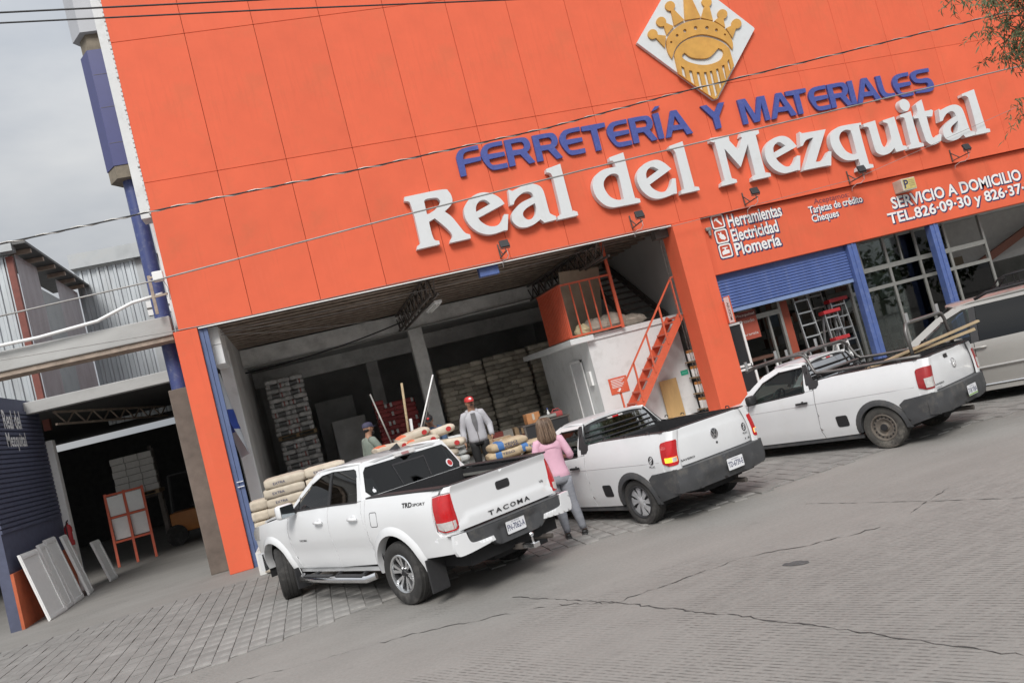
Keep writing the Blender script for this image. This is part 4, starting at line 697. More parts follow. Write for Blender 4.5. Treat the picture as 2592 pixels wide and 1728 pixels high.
# ---------------------------------------------------------------- crew-cab pickup
def build_crew_cab():
    root = empty('pickup_truck', (2.01,-6.95,0), 2.07, 'shiny white crew-cab pickup with black lettering TACOMA on its tailgate', 'pickup truck')
    T = ((.40,.845),(.50,.885),(.60,.912),(.75,.925),(.82,.938),(1.0,.945),(1.12,.935),(1.24,.90),(1.32,.865),(1.40,.83),(1.55,.775),(1.74,.69),(1.80,.62))
    def W(x, z):
        w = stab(T, z)
        if x > 3.1: w -= (x-3.1)**2*.16
        if x < -.5: w -= (-.5-x)**2*.10
        if .5 < x < 2.7 and .5 < z < .84: w -= .018*math.sin((z-.5)/.34*math.pi)
        return w
    ZB = 1.325
    AR = .50; cz = .40
    for s in (1, -1):
        f = side(W, s)
        # bed side with arch, lamp corner left free
        low = [(-1.09,.60)]+[(-.46,.55)]+arc(0, cz, AR-.02, 166, 14, 20)+[(.508,.47),(.508,ZB),(-.90,ZB),(-.90,1.25),(-.885,.86),(-.93,.80),(-1.09,.80)]
        panel('bed_side', low, f, PAINT, root, .07)
        ring_panel('wheel_flare', 0, cz, AR-.03, AR+.07, 182, -2, W, s, .035, PAINT, root)
        panel('rear_door', [(.53,.50),(1.435,.47),(1.435,1.30),(.62,1.30),(.585,1.1),(.53,.92)], f, PAINT, root, .07)
        panel('cab_corner', [(.514,.93),(.522,.93),(.577,1.1),(.612,1.302),(.575,1.312),(.52,1.312)], f, PAINT, root, .07)
        panel('front_door', [(1.447,.47),(2.52,.47),(2.60,.62),(2.62,.95),(2.56,1.27),(1.447,1.30)], f, PAINT, root, .07)
        panel('front_fender', [(2.535,.47),(2.72,.46)]+arc(3.236, cz, AR-.02, 174, 8, 20)+[(3.98,.66),(4.02,.95),(3.85,1.10),(2.62,1.24),(2.575,1.26),(2.635,.95),(2.615,.62)], f, PAINT, root, .07)
        ring_panel('wheel_flare', 3.236, cz, AR-.03, AR+.07, 184, 6, W, s, .035, PAINT, root)
        panel('rocker_panel', [(.48,.40),(2.76,.40),(2.74,.462),(.505,.462)], side(lambda x, z: W(x, z)-.02, s), PAINT, root, .1)
        panel('gap_shade_sheet', [(.40,.45),(2.75,.45),(2.70,1.24),(.40,1.28)], side(lambda x, z: W(x, z)-.035, s), DARKIN, root, .15, 0)  # near-black sheet behind the doors, its colour stands in for shade in the gaps
        # pillars and roof rail
        xr = lambda z: .575+(z-1.3)*.47
        panel('rear_pillar', [(xr(1.31),1.307),(.70,1.307),(.775,1.62),(.80,1.675),(.86,1.70),(1.42,1.715),(1.42,1.745),(.86,1.76),(xr(1.74),1.755)], f, PAINT, root, .06)
        panel('middle_pillar', [(1.405,1.307),(1.475,1.307),(1.465,1.715),(1.42,1.715)], f, TRIM, root, .08)
        panel('front_pillar', [(1.42,1.715),(1.70,1.69),(1.95,1.60),(2.20,1.46),(2.49,1.285),(2.58,1.265),(2.30,1.47),(2.02,1.65),(1.80,1.735),(1.42,1.745)], f, PAINT, root, .06)
        g = side(lambda x, z: W(x, z)-.012, s)
        w1 = panel('rear_window', [(.715,1.307),(1.40,1.307),(1.40,1.705),(.88,1.69),(.81,1.665),(.785,1.61)], g, TGLASS, root, .1, 0)
        w2 = panel('front_window', [(1.48,1.307),(2.44,1.287),(2.18,1.452),(1.94,1.585),(1.69,1.675),(1.47,1.705)], g, TGLASS, root, .1, 0)
        MB().tube([f(x, 1.30 if x < 1.5 else 1.30-.02*(x-1.5), -.004) for x in (.70,1.0,1.4,1.8,2.2,2.5)], .011, 5).build('belt_trim', TRIM, root)
        panel('quarter_trim', [(2.30,1.30),(2.46,1.285),(2.30,1.40)], side(lambda x, z: W(x, z)-.004, s), TRIM, root, .1)
        for hx, nm in ((.68,'door_handle'), (1.57,'door_handle')):
            hb = MB(); hb.tube([f(hx-.0, 1.10, -.02), f(hx+.03, 1.104, -.045), f(hx+.12, 1.108, -.048), f(hx+.19, 1.105, -.03), f(hx+.21, 1.10, -.0)], .021, 8); hb.sphere(f(hx+.11, 1.105, .01), .07, .012, .05, 12, 6)
            hb.build(nm, PAINT, root, auto=60)
        # wheel arch liners
        for cx in (0, 3.236):
            V = []; F = []
            for i, (x, z) in enumerate(arc(cx, cz, AR-.005, 190, -10, 16)): V += [(x, s*.83, z), (x, s*.50, z)]
            for i in range(16): F.append((2*i, 2*i+1, 2*i+3, 2*i+2))
            V += [(cx, s*.50, cz)]; F += [(2*i+1, len(V)-1, 2*i+3) for i in range(16)]
            MB().add(V, F).build('wheel_well', DARKIN, root)
        # mirror
        mb = MB(); M = Matrix.Translation((2.33, s*1.05, 1.33)) @ Matrix.Rotation(s*rad(8), 4, 'Z')
        mb.bbox(-.05, .09, -.13, .13, -.10, .10, .045, M); mi = mb.build('mirror', PAINT, root, auto=50)
        MB().bbox(-.056, -.045, -.11, .11, -.08, .08, .004, M).build('mirror_glass', mat('mirror_glass', (.35,.38,.40), .03, 1., var=0), mi)
        MB().bar((2.36, s*.86, 1.29), (2.36, s*1.02, 1.29), .09, .05).build('mirror_arm', TRIM, mi)
        # running board
        mb = MB(); mb.tube([(.62, s*.90, .36), (.72, s*.98, .34), (1.6, s*.995, .34), (2.45, s*.98, .34), (2.55, s*.90, .36)], .045, 10)
        rb = mb.build('running_board', CHROME, root, auto=60)
        for (a, b) in ((.80,1.45),(1.62,2.35)): MB().bbox(a, b, min(s*.93, s*1.02), max(s*.93, s*1.02), .378, .396, .008).build('step_pad', TRIM, rb)
        for x in (.95, 1.6, 2.2): MB().bar((x, s*.75, .42), (x, s*.95, .34), .05, .03).build('step_bracket', TRIM, rb)
        # mud flap
        MB().bbox(-.60, -.575, min(s*.70, s*.96), max(s*.70, s*.96), .16, .55, .008).build('mud_flap', TRIM, root)
        MB().bbox(2.68, 2.70, min(s*.72, s*.95), max(s*.72, s*.95), .18, .48, .008).build('mud_flap', TRIM, root)
        # tail lamp wraps the corner
        def lampfn(u, v, d, s=s):     # u from side (0) to rear (1)
            x = -.90-.21*min(1, u*1.25)-.012*math.sin(v*9); y = W(-.9, v)-.006-max(0, u-.45)**1.5*.40
            return Vector((x+d*.5, s*(y-d), v))
        lm = panel('tail_lamp', [(.06,1.235),(.5,1.252),(.96,1.245),(.97,.87),(.9,.845),(.5,.84),(.05,.87)], lampfn, REDL, root, .09, .03)
        panel('lamp_lens', [(.10,.955),(.92,.955),(.92,.885),(.85,.862),(.5,.858),(.12,.885)], lambda u, v, d, q=lampfn: q(u, v, d-.004), CLEARL, lm, .09, .03)
        panel('bed_corner', [(-.02,1.25),(.5,1.268),(1.02,1.26),(1.02,ZB),(-.02,ZB)], lampfn, PAINT, root, .09, .03)
        panel('bed_corner', [(-.02,1.26),(1.02,1.26),(1.02,.70),(-.02,.70)], lambda u, v, d, q=lampfn: q(u, v, d+.016), PAINT, root, .09, .03)
        # headlamp and front bumper corner
        panel('headlamp', [(3.70,.92),(4.03,.90),(4.03,1.0),(3.83,1.11),(3.60,1.12)], side(lambda x, z: W(x, z)+.012, s), CLEARL, root, .08)
    # tailgate
    def tg(u, v, d):
        x = -1.105
        if v > 1.27: x -= .028*math.sin((v-1.27)/.055*1.57)
        if abs(u) < .66 and v < .99: x -= .018*min(1, (.99-v)/.05)
        elif v < .93: x -= .018*min(1, (.93-v)/.05)
        x -= .012*(1-(u/.77)**2)
        return Vector((x+d, u, v))
    panel('tailgate', [(-.765,.82),(.765,.82),(.765,1.315),(.74,1.328),(-.74,1.328),(-.765,1.315)], tg, PAINT, root, .035, .045)
    MB().box(-1.095, -1.035, -.76, .76, 1.329, 1.337).build('tailgate_cap', TRIM, root)
    hf = lambda u, v, d=0.: tg(-u, v, -.004-d)
    th = MB().prism([rrect(-.11, .11, 1.10, 1.20, .03)], lambda u, v, d: hf(u, v, -d), .012).build('tailgate_handle', TRIM, root)
    MB().prism([rrect(-.085, .085, 1.125, 1.178, .02)], lambda u, v, d: hf(u, v, .005-d), .006).build('handle_pull', BLACK, th)
    for i, ch in enumerate('TACOMA'):
        text_obj('tailgate_letter', ch, DECAL, root, -.33+i*.117-.0, -.33+i*.117+.085, .862, .912, hf, offset=.02, d=.004)
    text_obj('badge', 'V6', DECAL, root, .58, .65, 1.0, 1.03, hf, offset=.015, d=.004)
    # bumper: dark centre with step, white painted corners
    def bp(u, v, d):
        x = -1.24+.03*(u/.9)**2+.10*max(0, abs(u)-.72)**1.2
        return Vector((x+d, u, v))
    panel('bumper_centre', [(-.74,.79),(-.74,.64),(-.42,.58),(-.32,.52),(.32,.52),(.42,.58),(.74,.64),(.74,.79)], lambda u, v, d: bp(u, v, d)+Vector((.03*(abs(u) < .33 and .50 < v < .73), 0, 0)), CLAD, root, .045, .1)
    MB().add([bp(-.93,.79,0), bp(-.5,.795,0), bp(0,.795,0), bp(.5,.795,0), bp(.93,.79,0), (-1.06,.93,.80), (-1.06,0,.80), (-1.06,-.93,.80)], [(0,1,2,6,7),(2,3,4,5,6)]).build('bumper_step', CLAD, root)
    for s in (1, -1):
        pts = [(.40,.60,0),(.42,.655,0),(.66,.66,1),(.745,.69,1),(.775,.80,0),(.935,.80,0),(.947,.68,1),(.935,.60,1),(.86,.565,1)]
        panel('bumper_corner', pts, lambda u, v, d, s=s: bp(s*u, v, d)+Vector((-.012,0,0)), PAINT, root, .05, .05)
        panel('bumper_side', [(-1.17,.60),(-.58,.56),(-.62,.64),(-.86,.78),(-1.17,.80)], side(lambda x, z: W(x, z)+.004, s), PAINT, root, .08)
    plate(root, (-1.222,.04,.665), (0,-1,0), 'FN-7062-A')
    hb = MB().bar((-1.05,0,.40), (-1.27,0,.40), .06).build('hitch_bar', STEEL, root)
    MB().bbox(-1.46, -1.25, -.05, .05, .38, .44, .01).tube([(-1.40,0,.44),(-1.40,0,.50)], .014).sphere((-1.40,0,.53), .028).box(-1.36, -1.28, -.09, -.05, .40, .42).build('hitch_ball', CHROME, root)
    MB().tube([(-.95,-.35,.40),(-1.1,-.45,.38),(-1.22,-.48,.37)], .03).build('exhaust_pipe', STEEL, root)
    MB().box(-1.10, 3.9, -.70, .70, .40, .58).box(-.9, -.2, -.5, .2, .30, .42).box(2.8, 3.7, -.4, .4, .30, .45).build('underbody', DARKIN, root)
    MB().tube([(0,-.75,.385),(0,.75,.385)], .05).sphere((0,0,.385), .13).build('rear_axle', STEEL, root)
    # cab back, rear glass, bed
    def cb(u, v, d): return Vector((.50+(v-1.3)*.47+.075*(abs(u)/.86)**6+d, u, v))
    panel('cab_back', [(-.86,1.27),(.86,1.27),(.85,1.33),(.69,1.74),(.63,1.765),(-.63,1.765),(-.69,1.74),(-.85,1.33)], lambda u, v, d: cb(u, v, d+.006), PAINT, root, .08)
    rg = panel('rear_glass', [(-.745,1.335),(.745,1.335),(.785,1.40),(.695,1.64),(.64,1.695),(-.64,1.695),(-.695,1.64),(-.785,1.40)], cb, TGLASS, root, .12, .004)
    panel('glass_backing', [(-.745,1.335),(.745,1.335),(.785,1.40),(.695,1.64),(.64,1.695),(-.64,1.695),(-.695,1.64),(-.785,1.40)], lambda u, v, d: cb(u, v, d+.0045), DARKIN, root, .2, 0)
    gf = lambda u, v, d=0.: cb(-u, v, -.003-d)
    MB().prism([[(-.27,1.62),(-.255,1.62),(-.215,1.355),(-.235,1.355)]], lambda u, v, d: gf(-u, v, .001-d), .001).build('slider_frame', TRIM, rg)
    MB().prism([[(.27,1.62),(.255,1.62),(.235,1.355),(.25,1.355)],[]][:1], lambda u, v, d: gf(-u, v, .001-d), .001).build('slider_frame', TRIM, rg)
    MB().prism([[(-.27,1.61),(.27,1.61),(.27,1.632),(-.27,1.632)]], lambda u, v, d: gf(u, v, .001-d), .001).build('slider_frame', TRIM, rg)
    c_ = [(.60+.055*math.cos(t*.349), 1.43+.055*math.sin(t*.349)) for t in range(18)]
    stk = MB().prism([c_], lambda u, v, d: gf(u, v, .001-d), .001).build('window_sticker', PLATE, rg)
    c_ = [(.605+.04*math.cos(t*.349), 1.43+.04*math.sin(t*.349)) for t in range(18)]
    MB().prism([c_], lambda u, v, d: gf(u, v, .003-d), .001).build('sticker_print', DECALR, stk)
    ap = [(-.69,1.405,1),(-.675,1.412,1),(-.66,1.405,1),(-.652,1.385,1),(-.662,1.362,1),(-.675,1.366,1),(-.688,1.362,1),(-.699,1.385,1)]
    MB().prism([smooth_contour(ap, 3)], lambda u, v, d: gf(u, v, .001-d), .001).prism([[(-.676,1.415),(-.668,1.432),(-.664,1.427)]], lambda u, v, d: gf(u, v, .001-d), .001).build('window_sticker', PLATE, rg)
    tf = MB(); lf = MB().prism([rrect(-.17, .17, 1.71, 1.752, .012)], lambda u, v, d: cb(u, v, -.006-d), .02).build('third_brake_lamp', CLEARL, root)
    MB().prism([rrect(-.06, .06, 1.714, 1.748, .01)], lambda u, v, d: cb(u, v, -.028-d), .003).build('lamp_lens', mat('dim_red_lens', (.35,.18,.18), .2, var=.1), lf)
    # roof, windshield, hood, nose
    def rf(u, v, d):
        z = 1.80-.030*((u-1.25)/.62)**2-.055*abs(v/.65)**3
        if abs(v) < .42: z -= .008*(math.cos(v*22)+1)*.5
        return Vector((u, v, z-d))
    panel('roof', [(.735,-.635),(.70,-.48),(.70,.48),(.735,.635),(1.86,.635),(1.97,.48),(1.99,0),(1.97,-.48),(1.86,-.635)], rf, PAINT, root, .07, .03)
    for s in (1, -1): MB().tube([(.75, s*.665, 1.752), (1.1, s*.672, 1.763), (1.5, s*.672, 1.758), (1.85, s*.662, 1.738), (2.2, s*.705, 1.565), (2.52, s*.78, 1.33)], .02, 6).build('roof_rail_seam', PAINT, root, smooth=True)
    mb = MB(); mb.add([(.80,-.035,1.795),(.80,.035,1.795),(1.02,.02,1.80),(1.02,-.02,1.80),(.82,-.008,1.875),(.82,.008,1.875),(.90,.004,1.85),(.90,-.004,1.85)], [(0,1,5,4),(1,2,6,5),(2,3,7,6),(3,0,4,7),(4,5,6,7)]); mb.build('antenna_fin', TRIM, root)
    ws = lambda u, v, d: Vector((1.97+(1-v)*.72-.09*(u/.7)**2-d*.5, u*(1+.2*(1-v)), 1.735-(1-v)*.47-.02*(u/.7)**2-d))
    panel('windshield', [(-.62,1),(.62,1),(.64,0),(-.64,0)], ws, TGLASS, root, .15, 0)
    hd = lambda u, v, d: Vector((u, v, 1.275-.045*((u-2.55)/1.4)-.07*max(0, (u-3.2)/.75)**2-.05*abs(v/.78)**3+.02*(abs(v) < .34)-d))
    panel('hood', [(2.62,-.78),(3.88,-.66),(3.97,-.3),(3.97,.3),(3.88,.66),(2.62,.78)], hd, PAINT, root, .1, .03)
    ns = lambda u, v, d: Vector((4.08-.20*(u/.88)**2-d, u, v))
    panel('grille', [(-.50,.72),(.50,.72),(.56,.95),(.50,1.12),(-.50,1.12),(-.56,.95)], ns, TRIM, root, .1, .05)
    panel('front_bumper', [(-.86,.42),(.86,.42),(.86,.68),(-.86,.68)], lambda u, v, d: ns(u, v, d)+Vector((.08,0,0)), PAINT, root, .1, .15)
    MB().box(3.5, 3.95, -.6, .6, .5, 1.15).build('engine_block', DARKIN, root)
    # bed: floor, inner walls, rail caps
    MB().box(-1.06, .47, -.72, .72, .80, .83).box(.46, .495, -.78, .78, .80, 1.33).box(-1.06, .47, .715, .735, .83, 1.30).box(-1.06, .47, -.735, -.715, .83, 1.30).build('bed_liner', LINER, root)
    for s in (1, -1):
        MB().bbox(-1.06, .50, min(s*.70, s*.868), max(s*.70, s*.868), 1.318, 1.338, .006).build('bed_rail_cap', TRIM, root)
        MB().box(-.95, .45, min(s*.69, s*.705), max(s*.69, s*.705), 1.20, 1.235).build('tie_down_rail', ALUD, root)
    # cabin
    MB().box(.62, 2.6, -.80, .80, .58, .66).box(2.25, 2.6, -.80, .80, .9, 1.24).box(.60, .66, -.7, .7, .66, 1.25).build('cabin_tub', CABIN, root)
    for x, y in ((1.7,.38),(1.7,-.38)): seat(root, x, y)
    MB().bbox(.80, 1.25, -.62, .62, .62, .82, .05).bbox(.70, .84, -.62, .62, .8, 1.38, .05).build('rear_bench', CABIN, root, auto=50)
    steering(root, 2.18, .38, 1.15)
    # wheels; front ones steered
    for x, y, st in ((0,.80,0),(0,-.80,0),(3.236,.79,rad(-27)),(3.236,-.79,rad(-27))):
        wheel(root, (x, y, .386), .386, .265, .225, 'alloy', 1 if y > 0 else -1, st)
    # side decals
    sf = lambda u, v, d=0.: Vector((-u, W(-u, v)+.003+d, v))
    text_obj('decal', 'TRD', DECAL, root, .33, .53, 1.175, 1.225, sf, offset=.03, d=.002)
    text_obj('decal', 'SPORT', DECAL, root, .55, .78, 1.18, 1.21, sf, offset=.015, d=.002)
    text_obj('badge', 'TACOMA', DECAL, root, -2.33, -2.12, .86, .885, sf, offset=.02, d=.002)
    MB().prism([rrect(-.40, -.24, .98, 1.16, .03), rrect(-.394, -.246, .986, 1.154, .026)], lambda u, v, d: sf(u, v, -d), .002).build('fuel_flap', TRIM, root)
    return root
crew = build_crew_cab()

# ---------------------------------------------------------------- small pickups
def build_small_pickup(loc, rz, label, variant, group):
    root = empty('pickup_truck', loc, rz, label, 'pickup truck', group)
    PM = PAINTV; A = variant == 1
    T = ((.24,.76),(.34,.80),(.50,.825),(.66,.845),(.82,.855),(.90,.848),(1.0,.828),(1.1,.795),(1.19,.765),(1.30,.70),(1.42,.635),(1.50,.56))
    def W(x, z):
        w = stab(T, z)
        if x > 2.7: w -= (x-2.7)**2*.17
        if x < -.35: w -= (-.35-x)**2*.16
        return w
    AR = .385; cz = .31; ZT = 1.185; wb = 2.75
    for s in (1, -1):
        f = side(W, s)
        panel('bed_side', [(-.40,.66)]+[(-.375,.58)]+arc(0, cz, AR, 150, 8, 16)+[(.40,.26),(.96,.25),(.99,.40),(.955,.62),(.93,.95),(.93,1.13),(.80,1.15),(.60,1.165),(-.64,ZT),(-.645,.70),(-.80,.69),(-.80,.665)], f, PM, root, .06)
        ring_panel('wheel_flare', 0, cz, AR-.05, AR+.035, 186, -6, W, s, .02, CLAD, root)
        panel('door', [(.975,.25),(2.20,.25),(2.20,.62),(2.15,.93),(.945,1.01),(.945,.95),(.968,.62),(1.003,.40)], f, PM, root, .06)
        panel('front_fender', [(2.212,.25),(2.36,.25)]+arc(wb, cz, AR, 174, 6, 16)+[(3.36,.42),(3.42,.66),(3.1,.86),(2.45,.955),(2.16,.94),(2.212,.62)], f, PM, root, .06)
        ring_panel('wheel_flare', wb, cz, AR-.05, AR+.03, 186, -6, W, s, .015, CLAD, root)
        panel('gap_shade_sheet', [(.42,.25),(2.30,.25),(2.26,.92),(.90,.99),(.6,.99)], side(lambda x, z: W(x, z)-.035, s), DARKIN, root, .15, 0)  # dark backing added so the door gaps look shaded
        panel('sill', [(.36,.185),(2.38,.185),(2.38,.245),(.36,.245)], side(lambda x, z: W(x, z)-.015, s), CLAD, root, .12)
        panel('rear_pillar', [(.93,1.135),(.955,1.015),(1.09,1.005),(1.10,1.36),(1.14,1.385),(1.14,1.425),(1.06,1.42),(.99,1.24)], f, PM, root, .05)
        panel('window_corner_trim', [(1.0,1.03),(.88,1.035),(.84,1.08),(.84,1.158),(.925,1.165),(.985,1.27),(1.06,1.412),(1.115,1.412),(1.05,1.27)], side(lambda x, z: W(x, z)+.005, s), TRIM, root, .05, .01)
        panel('front_pillar', [(1.14,1.385),(1.55,1.37),(1.85,1.255),(2.10,1.05),(2.20,.945),(2.36,.94),(2.10,1.17),(1.84,1.36),(1.60,1.425),(1.14,1.425)], f, PM, root, .05)
        g = side(lambda x, z: W(x, z)-.014, s)
        panel('side_window', [(1.10,1.0),(2.12,.945),(2.08,1.045),(1.84,1.245),(1.545,1.36),(1.12,1.375)], g, CGLASS, root, .1, 0)
        MB().tube([f(x, z, .002) for x, z in ((1.09,1.0),(1.12,1.37),(1.55,1.36),(1.85,1.245),(2.10,1.04),(2.17,.94),(1.10,1.0))], .011, 5).build('window_seal', TRIM, root)
        hb = MB(); hb.bar(f(1.06,.845,-.03), f(1.26,.842,-.03), .03, .03); hb.sphere(f(1.16,.845,.012), .075, .012, .045, 12, 6); hb.build('door_handle', TRIM, root)
        fl = MB().prism([rrect(.50, .69, .40, .57, .03, 3)], lambda u, v, d: f(u, v, -.006+d), .012).build('fuel_recess', TRIM, root) if s > 0 else None
        if fl: MB().prism([rrect(.515, .675, .415, .555, .025, 3)], lambda u, v, d: f(u, v, -.008+d*.2), .004).build('recess_inner', BLACK, fl)
        for cx in (0, wb):
            V = []; F = []
            for i, (x, z) in enumerate(arc(cx, cz, AR-.005, 190, -10, 14)): V += [(x, s*.80, z), (x, s*.45, z)]
            for i in range(14): F.append((2*i, 2*i+1, 2*i+3, 2*i+2))
            V += [(cx, s*.45, cz)]; F += [(2*i+1, len(V)-1, 2*i+3) for i in range(14)]
            MB().add(V, F).build('wheel_well', DARKIN, root)
        # rear corner of the bumper (grey cladding runs forward to the arch)
        panel('bumper_side', [(-.84,.40),(-.42,.30),(-.40,.36),(-.37,.50),(-.33,.61),(-.42,.672),(-.56,.685),(-.85,.715)], side(lambda x, z: W(x, z)+.012, s), CLAD, root, .06)
        # lamp
        def lampfn(u, v, d, s=s):
            x = -.64-.20*min(1, u*1.3); y = W(-.66, v)+.004-max(0, u-.5)**1.4*.33
            return Vector((x+d*.5, s*(y-d), v))
        RM = REDL if A else REDD
        lm = panel('tail_lamp', [(.04,1.035),(.12,1.06),(.5,1.075),(.93,1.075),(.98,1.05),(.98,.79),(.9,.765),(.45,.765),(.08,.80)], lampfn, RM, root, .08, .03)
        if A:
            panel('turn_lens', [(.30,.87),(.93,.87),(.93,.81),(.30,.81)], lambda u, v, d, q=lampfn: q(u, v, d-.006), AMBERL if True else CLEARL, lm, .08, .006)
            panel('reverse_lens', [(.70,.868),(.93,.868),(.93,.812),(.70,.812)], lambda u, v, d, q=lampfn: q(u, v, d-.010), CLEARL, lm, .08, .004)
        else:
            panel('reverse_lens', [(.45,.92),(.93,.93),(.93,.79),(.50,.79)], lambda u, v, d, q=lampfn: q(u, v, d-.008), CLEARL, lm, .08, .006)
        panel('bed_corner', [(-.03,.70),(1.0,.70),(1.0,ZT),(-.03,ZT)], lambda u, v, d, q=lampfn: q(u, v, d+.010), PM, root, .08, .03)
        mb = MB(); M = Matrix.Translation((2.02, s*.90, 1.03)); mb.bbox(-.05, .07, -.10, .10, -.07, .07, .035, M); mi = mb.build('mirror', TRIM, root, auto=50)
        panel('headlamp', [(3.05,.66),(3.40,.62),(3.40,.72),(3.12,.84)], side(lambda x, z: W(x, z)+.01, s), CLEARL, root, .08)
        # bed hooks
        for x in (-.45, 0, .45, .8): MB().tube([(x-.035, s*.775, ZT+.004), (x-.02, s*.775, ZT+.03), (x+.02, s*.775, ZT+.03), (x+.035, s*.775, ZT+.004)], .008, 6).build('tie_hook', TRIM, root)
        MB().add([(-.70,s*.765,ZT+.002),(.62,s*.755,ZT-.015),(.93,s*.78,1.14),(.93,s*.66,1.14),(.62,s*.66,ZT-.005),(-.70,s*.68,ZT+.008)], [(0,1,4,5),(1,2,3,4)]).build('bed_rail_cap', TRIM, root)
    # tailgate
    def tg(u, v, d):
        x = -.835+.03*((v-.9)/.3)**2+.05*abs(u/.75)**5
        if 1.10 < v < 1.13: x += .006
        if not A: x += .018*math.exp(-((u+.1)**2/.18+(v-1.12)**2/.006))+.012*math.exp(-((u+.5)**2/.05+(v-.85)**2/.02))
        return Vector((x+d, u, v))
    panel('tailgate', [(-.735,.72),(.735,.72),(.735,1.15),(.71,ZT),(-.71,ZT),(-.735,1.15)], tg, PM, root, .04, .05)
    hf = lambda u, v, d=0.: tg(-u, v, -.003-d)
    MB().box(-.80, -.745, -.70, .70, ZT-.004, ZT+.012).build('tailgate_cap', TRIM, root)
    # round badge with letters V over W
    c1 = [(.068*math.cos(t*.2618), .985+.068*math.sin(t*.2618)) for t in range(24)]; c2 = [(.058*math.cos(t*.2618), .985+.058*math.sin(t*.2618)) for t in range(24)]
    bd = MB().prism([c2], lambda u, v, d: hf(u, v, .004-d), .004).build('round_badge', TRIM if A else PM, root)
    MB().prism([c1, c2], lambda u, v, d: hf(u, v, .008-d), .006).build('badge_ring', CHROME, bd)
    vw = MB(); zz = .985
    for (a, b) in (((-.028,.05),(0,.005)), ((.028,.05),(0,.005)), ((-.052,.022),(-.024,-.05)), ((-.024,-.05),(0,-.004)), ((0,-.004),(.024,-.05)), ((.024,-.05),(.052,.022))):
        p, q = Vector(a), Vector(b); n = (q-p).normalized(); n = Vector((-n.y, n.x))*.006
        vw.prism([[(p+n)[:], (p-n)[:], (q-n)[:], (q+n)[:]]], lambda u, v, d: hf(u, v+zz, .008-d), .004)
    vw.build('badge_letters', CHROME, bd)
    if A: MB().lathe([(0,0),(.016,0),(.016,.004)], 'X', 12, hf(.01,.86,.003)).build('tailgate_lock', BLACK, root)
    else: MB().prism([rrect(-.075, .055, 1.09, 1.145, .012)], lambda u, v, d: hf(u-.12, v, .003-d), .003).build('handle_hole', BLACK, root)
    text_obj('badge', 'SAVEIRO', DECAL, root, -.66, -.43, .775, .80, hf, offset=.015, d=.003)
    if A: text_obj('badge', '1.6', DECAL, root, .56, .66, .76, .785, hf, offset=.01, d=.003)
    else: text_obj('badge', 'robust', mat('badge_grey', (.35,.35,.36), .4, .5, var=0), root, -.64, -.50, .735, .755, hf, offset=.008, d=.003)
    # bumper
    def bp(u, v, d):
        x = -.915+.05*(u/.8)**2+.10*max(0, abs(u)-.66)**1.1+(.05*max(0, (.50-v)/.2))
        if v < .56 and abs(u) < .42: x += .03*min(1, (.56-v)/.06)
        return Vector((x+d, u, v))
    panel('rear_bumper', [(-.82,.70),(-.835,.55),(-.82,.41),(-.5,.385),(.5,.385),(.82,.41),(.835,.55),(.82,.70)], bp, CLAD, root, .05, .12)
    MB().add([bp(-.82,.70,0), bp(-.4,.70,0), bp(0,.70,0), bp(.4,.70,0), bp(.82,.70,0), (-.79,.82,.715), (-.79,0,.715), (-.79,-.82,.715)], [(0,1,2,6,7),(2,3,4,5,6)]).build('bumper_top', CLAD, root)
    pl = plate(root, (-.92,-.16,.545), (0,-1,0), 'TD-6739-E' if A else '718 YBA', .30, .15)
    if not A: MB().add([(-.9251,-.31,.475),(-.9251,-.01,.475),(-.9251,-.01,.495),(-.9251,-.31,.495)], [(0,1,2,3)]).build('plate_stripe', mat('plate_green', (.25,.42,.12), .5, var=.1), pl)
    MB().box(-.8, 3.1, -.60, .60, .36, .46).box(-.6, -.1, -.4, .2, .26, .37).build('underbody', DARKIN, root)
    MB().tube([(0,-.7,.31),(0,.7,.31)], .04).tube([(-.75,-.45,.24),(-.2,-.4,.26)], .035).build('rear_axle', STEEL, root)
    # cab back with barred glass, black surround
    def cb(u, v, d): return Vector((.94+(v-1.1)*.38+.07*(abs(u)/.80)**5+d, u, v))
    out_ = [(-.80,1.06),(.80,1.06),(.795,1.12),(.66,1.40),(.58,1.435),(-.58,1.435),(-.66,1.40),(-.795,1.12)]; in_ = [(-.69,1.125),(.69,1.125),(.70,1.16),(.605,1.36),(.56,1.395),(-.56,1.395),(-.605,1.36),(-.70,1.16)]
    for nm, poly in (('cab_back', [(-.80,1.06),(.80,1.06),(.795,1.125),(-.795,1.125)]), ('window_surround', [(.69,1.125),(.795,1.125),(.66,1.40),(.58,1.435),(0,1.435),(0,1.395),(.56,1.395),(.605,1.36),(.70,1.16)]), ('window_surround', [(-.69,1.125),(-.795,1.125),(-.66,1.40),(-.58,1.435),(0,1.435),(0,1.395),(-.56,1.395),(-.605,1.36),(-.70,1.16)])):
        panel(nm, poly, cb, TRIM, root, .06, .04)
    rg = panel('rear_glass', [(-.69,1.125),(.69,1.125),(.70,1.16),(.605,1.36),(.56,1.395),(-.56,1.395),(-.605,1.36),(-.70,1.16)], lambda u, v, d: cb(u, v, d-.006), CGLASS, root, .12, 0)
    for z, w_ in ((1.175,.70),(1.245,.665),(1.315,.63)): MB().tube([cb(-w_, z, -.035), cb(-w_*.5, z, -.045), cb(0, z, -.045), cb(w_*.5, z, -.045), cb(w_, z, -.035)], .011, 6).build('window_bar', TRIM, root)
    lf = MB().prism([rrect(-.15, .15, 1.405, 1.43, .008)], lambda u, v, d: cb(u, v, -.004-d), .02).build('third_brake_lamp', CLEARL, root)
    MB().prism([rrect(-.06, .06, 1.407, 1.428, .006)], lambda u, v, d: cb(u, v, -.026-d), .003).build('lamp_lens', REDL, lf)
